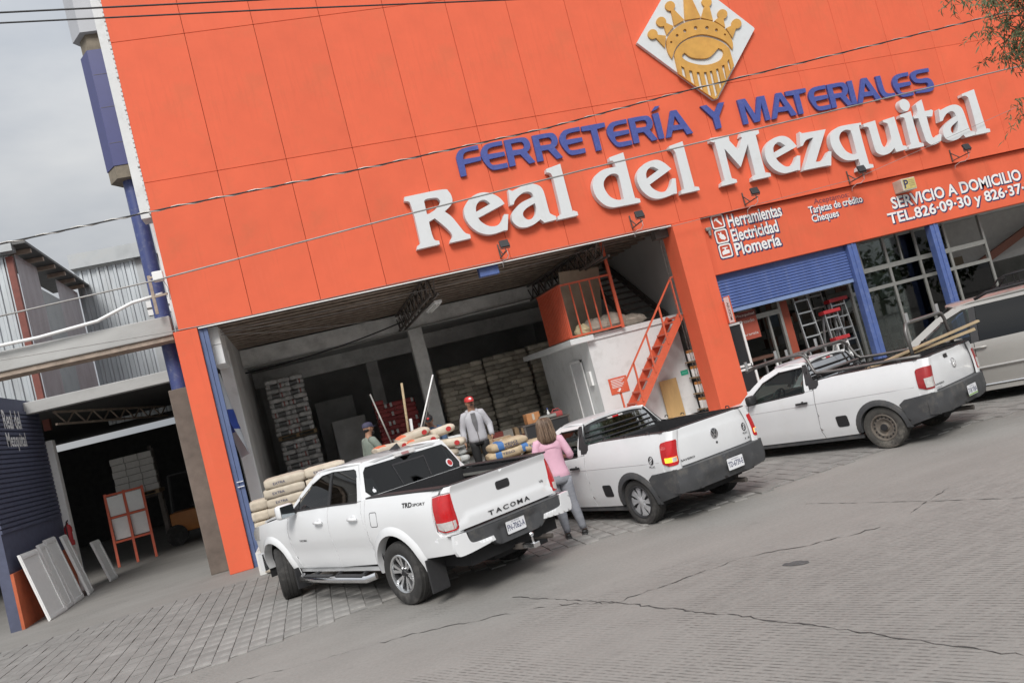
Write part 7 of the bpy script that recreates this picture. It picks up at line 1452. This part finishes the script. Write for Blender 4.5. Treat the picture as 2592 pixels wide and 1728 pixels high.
for q_, hm in enumerate((HAIRB, mat('hair_highlight', (.20,.135,.09), .5, var=.3, scale=30))):
    st_ = MB()
    for k in range(70):
        a = rnd.uniform(math.pi*1.0, math.pi*2.0) if k % 5 else rnd.uniform(0, 2*math.pi); ph = rnd.uniform(0, 6); P_ = []
        for i in range(8):
            r, h = prof[min(9, i+1)]; rr_ = r*(1.03+.03*math.sin(i*1.1+ph)); y = rr_*math.sin(a)*1.08
            if y > .06: y = .06
            P_.append(Mh @ Vector((rr_*math.cos(a)+.006*math.sin(i*.9+ph), y-.02, h-(.02 if i == 7 else 0)*rnd.random())))
        st_.tube(P_, .005, 4, rs=[.003,.005,.006,.006,.006,.006,.005,.002])
    st_.build('hair_strands', hm, wom, smooth=True)
MB().box(-.16, .16, -.130, -.126, 1.315, 1.322).build('yoke_seam', mat('pink_seam', (.52,.29,.38), .8, var=0), wom)
# man in red cap and grey hoodie, frontal
HOOD = mat('grey_hoodie', (.47,.47,.50), .85, var=.06, scale=8, bump=.25, bscale=20)
man, B = person((3.70,-1.22,DOCK), rad(262), 1.77, {'shR': (.165,-.01,1.39), 'shL': (-.165,-.01,1.39), 'elL': (-.275,-.05,1.14), 'wrL': (-.27,.07,.92), 'paL': (-.25,.11,.86), 'elR': (.25,-.04,1.14), 'wrR': (.27,.04,.90), 'paR': (.26,.06,.83)}, SKIN, 'man in red cap and open grey hoodie facing the street', HOOD, mat('black_trousers', (.015,.015,.016), .8, var=.1), BLACK, True, .97, None, None, None, (.098,.074,.066,.058), (.080,.064,.048))
Mh = face_parts(man, B, SKIN, rad(12), True); cap(man, Mh, mat('red_cap', (.55,.04,.04), .6, var=.06), True, PAINTW)
MB().add([(-.045,.128,1.42),(.045,.128,1.42),(.05,.152,1.25),(.02,.155,1.08),(-.02,.155,1.08),(-.05,.152,1.25)], [(0,1,2,5),(2,3,4,5)]).build('undershirt', mat('grey_tshirt', (.14,.14,.145), .85, var=.1), man)
MB().tube([(-.085,.05,1.43),(-.10,-.05,1.46),(0,-.10,1.48),(.10,-.05,1.46),(.085,.05,1.43)], .035, 8).build('hood', HOOD, man, smooth=True)
MB().tube([(.0,.155,1.10),(.0,.165,.98),(.0,.15,.86)], .006, 5).build('zip', STEEL, man)
# man in navy cap, in profile
grn, B = person((1.62,-1.05,DOCK), rad(20), 1.78, {'elR': (.26,.10,1.15), 'wrR': (.22,.32,1.10), 'paR': (.20,.38,1.09)}, SKIN, 'man in green shirt and navy cap seen in profile behind the crew cab', mat('sage_shirt', (.20,.235,.20), .85, var=.08, scale=8, bump=.2, bscale=20), mat('dark_jeans', (.04,.045,.07), .85, var=.1), BLACK, True, .35)
Mh = face_parts(grn, B, SKIN, 0.); cap(grn, Mh, mat('navy_cap', (.045,.045,.085), .7, var=.1)); MB().sphere(Mh @ Vector((0,.075,-.075)), .05, .035, .04, 12, 8).sphere(Mh @ Vector((0,-.03,-.02)), .076, .07, .06, 12, 8).build('beard', HAIRK, grn, smooth=True)
# man bending behind the bags, black cap
blk, B = person((2.86,-1.15,DOCK), rad(252), 1.68, {'chest': (0,.04,1.26), 'upper': (0,.10,1.38), 'neck': ((0,.14,1.455), .055), 'head0': ((0,.17,1.51), .07), 'head1': ((0,.19,1.565), (.085,.10)), 'head2': ((0,.18,1.625), .06), 'shR': (.17,.08,1.37), 'shL': (-.17,.08,1.37), 'elR': (.24,.20,1.15), 'wrR': (.16,.38,1.05), 'paR': (.13,.44,1.04), 'elL': (-.24,.20,1.15), 'wrL': (-.16,.38,1.05), 'paL': (-.13,.44,1.04)}, SKIN, 'man in black cap looking down behind the tan bags', mat('blue_workshirt', (.05,.09,.16), .85, var=.1), mat('dark_jeans', (.04,.045,.07), .85, var=.1), BLACK, True, .9)
Mh = face_parts(blk, B, SKIN, rad(8)); cap(blk, Mh @ Matrix.Rotation(rad(-14), 4, 'X'), mat('black_cap', (.014,.014,.015), .7, var=.1), True, DECALR)
# shopkeeper deep in the shop
kee, B = person((17.15,1.9,.06), rad(200), 1.66, {}, SKIN, 'dark-clothed shopkeeper standing behind the shop window', mat('dark_blue_top', (.02,.025,.05), .85, var=.1), mat('dark_jeans', (.04,.045,.07), .85, var=.1), BLACK, True, .9)
Mh = face_parts(kee, B, SKINL, rad(-40)); cap(kee, Mh, mat('black_cap', (.014,.014,.015), .7, var=.1))
# ======================= yard on the left, sign pole, cables, tree =======================
def corrugated(name, a, b, z0, z1, parent, pitch=.2, amp=.035, m=None):
    # ribbed sheet from a to b (xy), trapezoid ribs
    a, b = Vector((*a, 0)), Vector((*b, 0)); d = b-a; L_ = d.length; d.normalize(); n = Vector((d.y, -d.x, 0)); V = []; F = []; s = 0.
    prof = ((0,0),(.42,0),(.52,1),(.82,1),(.92,0)); pts = []
    while s < L_:
        for q, h in prof:
            if s+q*pitch <= L_: pts.append((s+q*pitch, h*amp))
        s += pitch
    pts.append((L_, 0))
    for s, h in pts:
        p = a+d*s+n*h; V += [(p.x, p.y, z0), (p.x, p.y, z1)]
    for i in range(len(pts)-1): F.append((2*i, 2*i+2, 2*i+3, 2*i+1))
    return MB().add(V, F).build(name, m or CORR, parent)
FASC = mat('fascia_grey', (.40,.42,.43), .5, .4, var=.12, scale=2, dirt=(.3,.28,.25), dscale=2, damt=.4)
yd = empty('metal_shed', (-6.4,9,0), 0, 'corrugated metal shed rising behind the concrete beams on the left', 'shed')
def off(o): o.location = (6.4,-9,0); return o
off(corrugated('front_sheet', (-16,9.0), (-6.55,9.0), 4.8, 9.55, yd, .24, .05))
off(corrugated('side_sheet', (-6.4,9.1), (-6.4,11.2), 4.8, 9.6, yd, .12, .02)); off(MB().box(-6.44,-6.40,11.2,13.2,4.8,8.9).build('flat_sheet', FASC, yd)); off(corrugated('side_sheet', (-6.4,13.2), (-6.4,16.0), 4.8, 9.6, yd, .12, .02))
off(MB().box(-6.60,-6.42,8.9,9.08,4.3,9.5).build('corner_post', mat('red_oxide_steel', (.20,.06,.045), .6, var=.15), yd))
for k in range(6): off(MB().box(-6.55,-6.0,9.3+k*1.2,9.42+k*1.2,9.62,9.74).build('rafter_end', RUST, yd))
off(MB().box(-7.2,-5.95,8.7,16.0,9.76,9.84).build('roof_sheet', mat('roof_sheet_dark', (.13,.13,.13), .6, .3, var=.2), yd))
off(MB().box(-16,-6.3,8.6,8.98,9.58,9.82).build('gutter', FASC, yd))
sb_ = empty('metal_hall', (-5,16,0), 0, 'grey metal hall with ribbed wall standing farther back on the left', 'hall')
def off2(o): o.location = (5,-16,0); return o
off2(corrugated('ribbed_wall', (-6.35,16.0), (-4.2,16.0), 4.5, 10.4, sb_, .3, .06)); off2(MB().box(-4.2,-1.2,16.0,16.08,4.5,10.5).build('flat_wall', FASC, sb_))
off2(MB().box(-6.4,-1.0,15.7,16.3,10.45,11.0).build('fascia', FASC, sb_)); off2(MB().box(-4.15,-1.3,15.96,15.995,8.2,8.75).build('window_band', PAINTW, sb_)); off2(MB().box(-4.15,-1.3,15.93,15.955,8.45,8.50).build('window_bar', STEEL, sb_))
# concrete frame in front of the yard
cf = empty('yard_portal', (-5,.6,0), 0, 'weathered pale concrete portal beams spanning the yard entrance', 'portal')
def off3(o): o.location = (5,-.6,0); return o
PALEC = mat('pale_concrete', (.44,.44,.43), .9, var=.12, scale=1.6, bump=.3, bscale=30, dirt=(.28,.27,.25), dscale=2.5, damt=.55, stretch=(.4,1,1))
off3(MB().bbox(-12,-1.60,.35,.75,4.96,5.36,.02).build('beam', PALEC, cf)); off3(MB().box(-12,-1.62,.40,.95,4.86,4.955).build('soffit_strip', RUST, cf))
off3(MB().bbox(-12,-2.3,4.0,4.3,4.40,4.68,.015).build('beam', PALEC, cf))
off3(MB().tube([(-12,.2,5.42),(-4,.2,5.44),(-2.9,.2,5.52),(-2.2,.2,5.74),(-1.6,.2,5.80)], .035, 8).build('conduit', PAINTW, cf, smooth=True))
mb = MB(); mb.bar((-1.78,.15,5.4), (-1.78,.15,6.2), .06, .04); mb.bar((-1.78,.15,6.15), (-1.5,.05,6.15), .04); mb.bar((-1.78,.15,5.75), (-1.5,.05,5.75), .04); off3(mb.build('meter_bracket', RUST, cf))
tr_ = MB(); 
for z in (4.35, 4.05): tr_.bar((-5.1,4.4,z), (-3.6,11,z), .05)
for k in range(14):
    t0, t1 = k/14, (k+1)/14; f_ = lambda t, z: (-5.1+1.5*t, 4.4+6.6*t, z); tr_.bar(f_(t0, 4.05 if k % 2 else 4.35), f_(t1, 4.35 if k % 2 else 4.05), .03)
off3(tr_.build('lattice_girder', RUST, cf))
# yard hall: dark roof with light slits, brick back wall
yh = empty('yard_hall', (-5,14,0), 0, 'dark open yard hall with thin light slits under its roof', 'hall')
def off4(o): o.location = (5,-14,0); return o
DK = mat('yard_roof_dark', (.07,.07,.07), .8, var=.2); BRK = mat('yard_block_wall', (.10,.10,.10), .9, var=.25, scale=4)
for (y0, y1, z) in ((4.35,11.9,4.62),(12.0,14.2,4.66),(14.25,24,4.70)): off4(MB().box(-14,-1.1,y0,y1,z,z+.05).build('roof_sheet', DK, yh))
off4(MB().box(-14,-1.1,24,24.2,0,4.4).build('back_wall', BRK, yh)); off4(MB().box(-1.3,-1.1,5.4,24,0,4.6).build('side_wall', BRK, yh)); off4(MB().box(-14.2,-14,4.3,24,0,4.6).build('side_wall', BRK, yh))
# painted wall with the store name, white post, extinguisher
pw_ = empty('painted_wall', (-5.6,3,0), 0, 'slate blue slatted wall lettered Real del Mezquital at the left edge', 'wall')
SLATE = mat('slate_blue_paint', (.085,.095,.15), .7, var=.12)
MB().box(-.2,0,-2.1,2.0,0,4.75).build('wall', SLATE, pw_)
for k in range(26): MB().box(.001,.03,-2.1,1.95,1.9+k*.1,1.97+k*.1).build('slat', SLATE, pw_)
for s_, z0, z1, u0, u1 in (('Real del', 4.05, 4.45, -.65, .45), ('Mezquital', 3.55, 3.95, -.70, .55)):
    text_obj('lettering', s_, PAINTW, pw_, u0, u1, z0, z1, lambda u, v, d=0.: Vector((.034+d, u, v)), offset=.02)
MB().bbox(-.1,.16,2.01,2.27,0,3.75,.012).build('post', PAINTW, pw_); MB().box(.001,.06,-2.1,2.0,0,1.1).build('skirting', mat('orange_skirting', (.50,.12,.05), .7), pw_)
fe = empty('fire_extinguisher', (-5.44,4.7,1.15), rad(90), 'red fire extinguisher hanging beside the white yard post', 'extinguisher')
MB().lathe([(0,0),(.085,0),(.09,.03),(.09,.42),(.06,.49),(.025,.51),(.025,.55),(0,.55)], 'Z', 14).build('cylinder', REDC, fe, auto=40); MB().bar((-.02,0,.57), (.12,0,.60), .025).tube([(.03,0,.56),(-.12,0,.50),(-.14,0,.2)], .014).build('valve', BLACK, fe); MB().box(-.05,.05,-.094,-.088,.12,.32).build('label_plate', PAINTW, fe)
# leaning white sheets and low frames
for k, (x, y, w, h, ln, rz, lab) in enumerate(((-5.1,1.5,.9,1.45,12,86,'white wallboard leaning nearest the street below the yard lettering'), (-5.1,2.35,.5,1.5,11,92,'narrow white door leaning second from the street in the yard'), (-5.1,3.1,.75,1.55,12,90,'white wallboard leaning third from the street in the yard'), (-5.05,3.95,.55,1.5,12,94,'white ribbed wallboard leaning beside the extinguisher'), (-4.9,5.6,.45,1.1,14,80,'short white wallboard leaning behind the white yard post'))):
    o = empty('wallboard', (x, y, 0), rad(rz), lab, 'wallboard'); o.rotation_euler = (rad(-ln), 0, rad(rz))
    MB().bbox(-w/2, w/2, 0, .04, .0, h, .006).build('sheet', PAINTW, o)
    for xx in (-w/2+.04, w/2-.04): MB().box(xx-.03, xx+.03, -.018, -.001, .02, h-.02).build('stile', PAINTW, o)
    for zz in (.06, h-.08): MB().box(-w/2+.071, w/2-.071, -.018, -.001, zz-.03, zz+.03).build('crossrail', PAINTW, o)
wt = empty('window_rack', (-4.9,8.6,0), .1, 'red framed white window rack behind the yard panels', 'rack')
for x in (-.5,0,.5): MB().bar((x,0,0), (x,.3,2.1), .07).build('upright', ORANGEP, wt)
for z in (.7,1.4,2.05): MB().bar((-.5,z*.14,z), (.5,z*.14,z), .06).build('crossbar', ORANGEP, wt)
for (a, b) in ((-.46,-.04),(.04,.46)):
    for (z0, z1) in ((.75,1.36),(1.44,2.0)): MB().box(a, b, .22, .25, z0, z1).build('pane_board', PAINTW, wt)
# block pallet lifted by a forklift
pal = pallet(-5.35,-4.15,9.9,10.9,1.75,'pallet carried on the forklift forks')
blk_me = MB().bbox(-.195,.195,-.095,.095,-.095,.095,.008).build('x', mat('concrete_block', (.50,.49,.47), .9, var=.1, scale=6, bump=.3), None); bme = blk_me.data; bpy.data.objects.remove(blk_me)
for L_ in range(6):
    for i in range(3):
        for j in range(1): tag(link('concrete_block', bme, None, (-5.15+.4*i+(.0 if L_ % 2 else .02), 10.05+.45*j, 1.97+.2*L_)), '%s concrete block from the left in the %s course on the forklift pallet' % (ORDN[i], ORDN[L_]), 'block', 'blocks on the forklift')
fk = empty('forklift', (-3.6,10.8,0), rad(186), 'orange forklift with tall mast carrying concrete blocks in the yard', 'forklift')
FO = mat('forklift_orange', (.45,.17,.04), .5, var=.1); 
MB().bbox(-1.2,.55,-.5,.5,.35,1.0,.06).bbox(-1.3,-.75,-.5,.5,.4,1.35,.08).build('body', FO, fk, auto=40)
MB().bbox(-.9,-.2,-.46,.46,1.0,1.03,.01).build('green_cover', mat('pale_green', (.30,.45,.22), .6), fk)
for y in (-.38,.38): MB().box(.62,.74,y-.06,y+.06,.12,3.2).build('mast_rail', STEEL, fk); MB().box(.76,.82,y-.12,y+.02,1.66,2.4).build('carriage', STEEL, fk); MB().box(.80,1.9,y-.10,y+.0,1.66,1.71).build('fork', STEEL, fk)
for z in (.5,1.5,2.4,3.15): MB().box(.63,.73,-.31,.31,z,z+.08).build('mast_crossbar', STEEL, fk)
for y in (-.45,.45):
    for x in (-.85,.45): MB().bar((x,y,1.0), (x*.8,y*.9,2.15), .05).build('guard_post', BLACK, fk)
for k in range(5): MB().bar((-.66,-.4+.2*k,2.16), (.36,-.4+.2*k,2.16), .04).build('guard_bar', BLACK, fk)
MB().bbox(-.5,-.1,-.25,.25,1.03,1.15,.04).bbox(-.6,-.48,-.25,.25,1.1,1.6,.04).build('seat', BLACK, fk)
for x, r_ in ((.45,.32),(-.9,.26)):
    for y in (-.47,.47): MB().lathe([(.0,-.09),(r_*.55,-.09),(r_*.6,-.1),(r_,-.08),(r_,.08),(r_*.6,.1),(r_*.55,.09),(0,.09)], 'Y', 20, (x,y,r_)).build('wheel', TYRE, fk, auto=40)
text_obj('lettering', 'CLARK', PAINTW, fk, -.2, .2, 1.2, 1.3, lambda u, v, d=0.: Vector((.76+d, u, v+.3)), offset=.01)
# ---------------- blue sign totem ----------------
tt = empty('sign_totem', (-1.80,1.0,0), 0, 'blue pole with stacked hexagonal sign boxes at the facade corner', 'sign pole')
MB().bbox(-.21,.21,-.2,.2,0,3.9,.015).build('pedestal', mat('brown_column', (.15,.125,.105), .8, var=.25, scale=3), tt)
MB().lathe([(.165,3.9),(.165,8.7)], 'Z', 20).build('pole', mat('totem_blue', (.055,.075,.21), .45, var=.12, scale=3, dirt=(.35,.36,.38), dscale=9, damt=.35), tt, smooth=True)
def hexbox(z0, z1, r, m, name, rot=0.):
    V = []; 
    for z in (z0, z1):
        for k in range(6): a = rad(rot+60*k); V.append((r*math.cos(a), r*math.sin(a), z))
    F = [(k, (k+1) % 6, 6+(k+1) % 6, 6+k) for k in range(6)]+[tuple(range(5,-1,-1)), tuple(range(6,12))]
    o = MB().add(V, F).build(name, m, tt); return o
TB = mat('totem_box_blue', (.045,.05,.17), .4, var=.08, scale=2); TG = mat('totem_box_grey', (.42,.43,.46), .5, var=.06, scale=2); TU = mat('totem_underside', (.20,.17,.13), .8, var=.25)
b1 = hexbox(8.72,11.25,.42,TB,'blue_box'); b2 = hexbox(11.62,15,.50,TG,'grey_box'); hexbox(8.45,8.72,.40,TU,'lower_collar'); hexbox(11.25,11.62,.36,TU,'upper_collar')
for zz in (9.2,9.98,10.7): MB().box(-.19,.19,-.368,-.365,zz,zz+.008).build('joint_line', STEEL, b1)
a = rad(-30); q = Matrix.Rotation(rad(60), 4, 'Z')
MB().box(-.20,.20,-.371,-.366,9.55,10.0,q).build('white_field', PAINTW, b1); MB().box(-.20,.20,-.371,-.366,8.78,9.54,q).build('orange_field', ORANGEP, b1)
text_obj('lettering', 'Cr', NAVY, b1, -.12, .12, 9.66, 9.9, lambda u, v, d=0.: q @ Vector((u, -.374-d, v)), offset=.02)
pn = MB().box(-1.60,-1.50,.9,1.0,4.9,8.2).build('white_strip', PAINTW, None); tag(pn, 'narrow white strip between blue pole and orange facade', 'strip')
# ---------------- overhead cables ----------------
def cable(pts, r_, m, label, twist=False):
    P_ = [Vector(p) for p in pts]; Q = []
    for i in range(len(P_)-1):
        n = 26
        for k in range(n): Q.append(P_[i]+(P_[i+1]-P_[i])*k/n)
    Q.append(P_[-1])
    mb = MB().tube(Q, r_, 6)
    o = mb.build('overhead_cable', m, None, smooth=True); tag(o, label, 'cable')
    if twist:
        d = [Vector((0, math.cos(i*1.25)*r_*1.3, math.sin(i*1.25)*r_*1.3)) for i in range(len(Q))]
        MB().tube([q+e for q, e in zip(Q, d)], r_*.6, 5).build('steel_strand', mat('strand_steel', (.55,.53,.50), .4, .6, var=.1), o, smooth=True)
y_ = -6
cable([(-14,y_,9.6),(-2.01,y_,8.64),(1.24,y_,8.39),(14,y_,7.6)], .012, WIRE, 'uppermost thin black cable crossing the top left corner')
cable([(-14,y_,9.3),(-2.04,y_,8.50),(1.47,y_,8.22),(4.97,y_,7.91),(14,y_,7.2)], .011, WIRE, 'second black cable just under the uppermost one')
cable([(-14,y_,5.2),(-2.61,y_,5.61),(-.42,y_,5.69),(2.24,y_,5.75),(4.93,y_,5.86),(7.29,y_,6.06),(11.39,y_,6.32),(14.42,y_,6.52),(26,y_,7.4)], .011, WIRE, 'twisted cable crossing above FERRETERÍA and the emblem tip', True)
cable([(-14,y_,4.4),(-2.8,y_,4.70),(-.88,y_,4.76),(2.4,y_,4.97),(5.38,y_,5.13),(9.08,y_,5.28),(14.05,y_,5.49),(26,y_,6.1)], .012, WIREG, 'grey cable running straight across the white letters')
cable([(-14,y_,4.75),(-2.91,y_,4.15),(-.88,y_,4.05),(-.23,y_,4.03),(4,-.5,4.9),(9.5,-.05,4.96)], .006, WIREG, 'thin wire passing below the concrete beam to the lintel')
cable([(9.2,-.25,4.85),(14.67,-.25,5.05),(20.6,-.25,6.1),(26,-.25,7.2)], .006, WIREG, 'thin wire rising to the right past the last letters')
# ---------------- tree overhanging the right corner ----------------
te = empty('street_tree', (13.4,-9.2,0), 0, 'feathery green tree hanging into the upper right corner', 'tree')
BARK = mat('bark', (.10,.075,.055), .95, var=.3, scale=8, bump=.8, bscale=20)
LEAF = mat('narrow_leaf', (.115,.14,.065), .6, var=.35, scale=3)
rnd = random.Random(12); tk = MB(); tk.tube([(0,0,0),(.05,.05,1.5),(-.05,0,3.0),(-.2,.05,4.2),(-.5,0,5.4)], .2, 10, rs=[.24,.2,.17,.14,.09]); tk.build('trunk', BARK, te, smooth=True)
br = MB(); lf = MB()
tips = []
def limb(a, b, r0, n=6):
    a, b = Vector(a), Vector(b); P_ = []
    for k in range(n+1):
        t = k/n; P_.append(a+(b-a)*t+Vector((rnd.uniform(-.06,.06), rnd.uniform(-.06,.06), .25*math.sin(t*3.1)+rnd.uniform(-.05,.05))))
    br.tube(P_, r0, 6, rs=[r0*(1-.75*k/n) for k in range(n+1)]); return P_
ends = [(-2.55,.0,5.75),(-2.9,.3,5.75),(-2.7,-.15,5.0),(-2.35,.1,4.55),(-2.2,.6,6.3),(-1.2,1.4,6.8),(.8,1.2,6.7),(1.8,.2,6.2),(1.2,-1.2,6.2),(-.6,-1.5,6.4),(.2,.2,7.4),(-1.6,-.6,6.9),(2.0,1.0,5.2),(-2.6,-.5,6.1),(-2.55,.2,5.25)]
def sprig(c, dirn, n, L_):
    d = Vector(dirn).normalized()
    for i in range(n):
        p = c+d*L_*(i/n)+Vector((rnd.uniform(-.02,.02), rnd.uniform(-.02,.02), -.10*(i/n)**2))
        dd = (d*.5+Vector((rnd.uniform(-1,1), rnd.uniform(-1,1), rnd.uniform(-1.3,.35)))).normalized(); ln = rnd.uniform(.06,.12); w = dd.cross(Vector((rnd.uniform(-1,1), rnd.uniform(-1,1), rnd.uniform(-1,1)))).normalized()*.0095
        lf.add([p, p+dd*ln*.5+w, p+dd*ln+Vector((0,0,-.015)), p+dd*ln*.5-w], [(0,1,2,3)])
for e in ends:
    st = Vector((-.3,0,rnd.uniform(3.6,5.2))); P_ = limb(st, e, .05)
    for k in range(2, 7):
        for q_ in range(5):
            c = P_[k]; v = Vector((rnd.uniform(-1,1), rnd.uniform(-1,1), rnd.uniform(-.9,.7))); e2 = c+v*rnd.uniform(.2,.5); br.tube([c, (c+e2)/2+Vector((0,0,.04)), e2], .008, 4, rs=[.010,.007,.004])
            for z_ in range(10): sprig(e2+Vector((rnd.uniform(-.12,.12), rnd.uniform(-.12,.12), rnd.uniform(-.12,.12))), (rnd.uniform(-1,1), rnd.uniform(-1,1), rnd.uniform(-1.2,.3)), 12, rnd.uniform(.16,.34))
br.build('branches', BARK, te, smooth=True, fix=False); lo = lf.build('crown', LEAF, te, fix=False)

# ---------------- wooded far side of the street, behind the viewer (seen in glass and paint) ----------------
fw = MB(); rnd = random.Random(3)
for k in range(16):
    cx, cy, cz_, R_ = -40+k*6.5+rnd.uniform(-2, 2), -42+rnd.uniform(-3, 3), rnd.uniform(3.2, 4.6), rnd.uniform(2.4, 3.8)
    for i in range(420):
        d = Vector((rnd.gauss(0, 1), rnd.gauss(0, 1), rnd.gauss(0, .8))).normalized()*R_*rnd.uniform(.55, 1.05); p = Vector((cx, cy, cz_))+d
        if p.z < .2: continue
        a = Vector((rnd.uniform(-1, 1), rnd.uniform(-1, 1), rnd.uniform(-1, 1))).normalized()*.32; b = a.cross(Vector((rnd.uniform(-1, 1), rnd.uniform(-1, 1), rnd.uniform(-1, 1)))).normalized()*.2
        fw.add([p-a, p+b, p+a, p-b], [(0,1,2,3)])
    fw.tube([(cx, cy, 0), (cx+.2, cy, cz_)], .2, 6)
far = fw.build('far_wood', mat('far_foliage', (.06,.085,.035), .7, var=.3, scale=.6), None, fix=False); tag(far, 'belt of trees across the street reflected in the car windows', 'trees', kind='stuff')
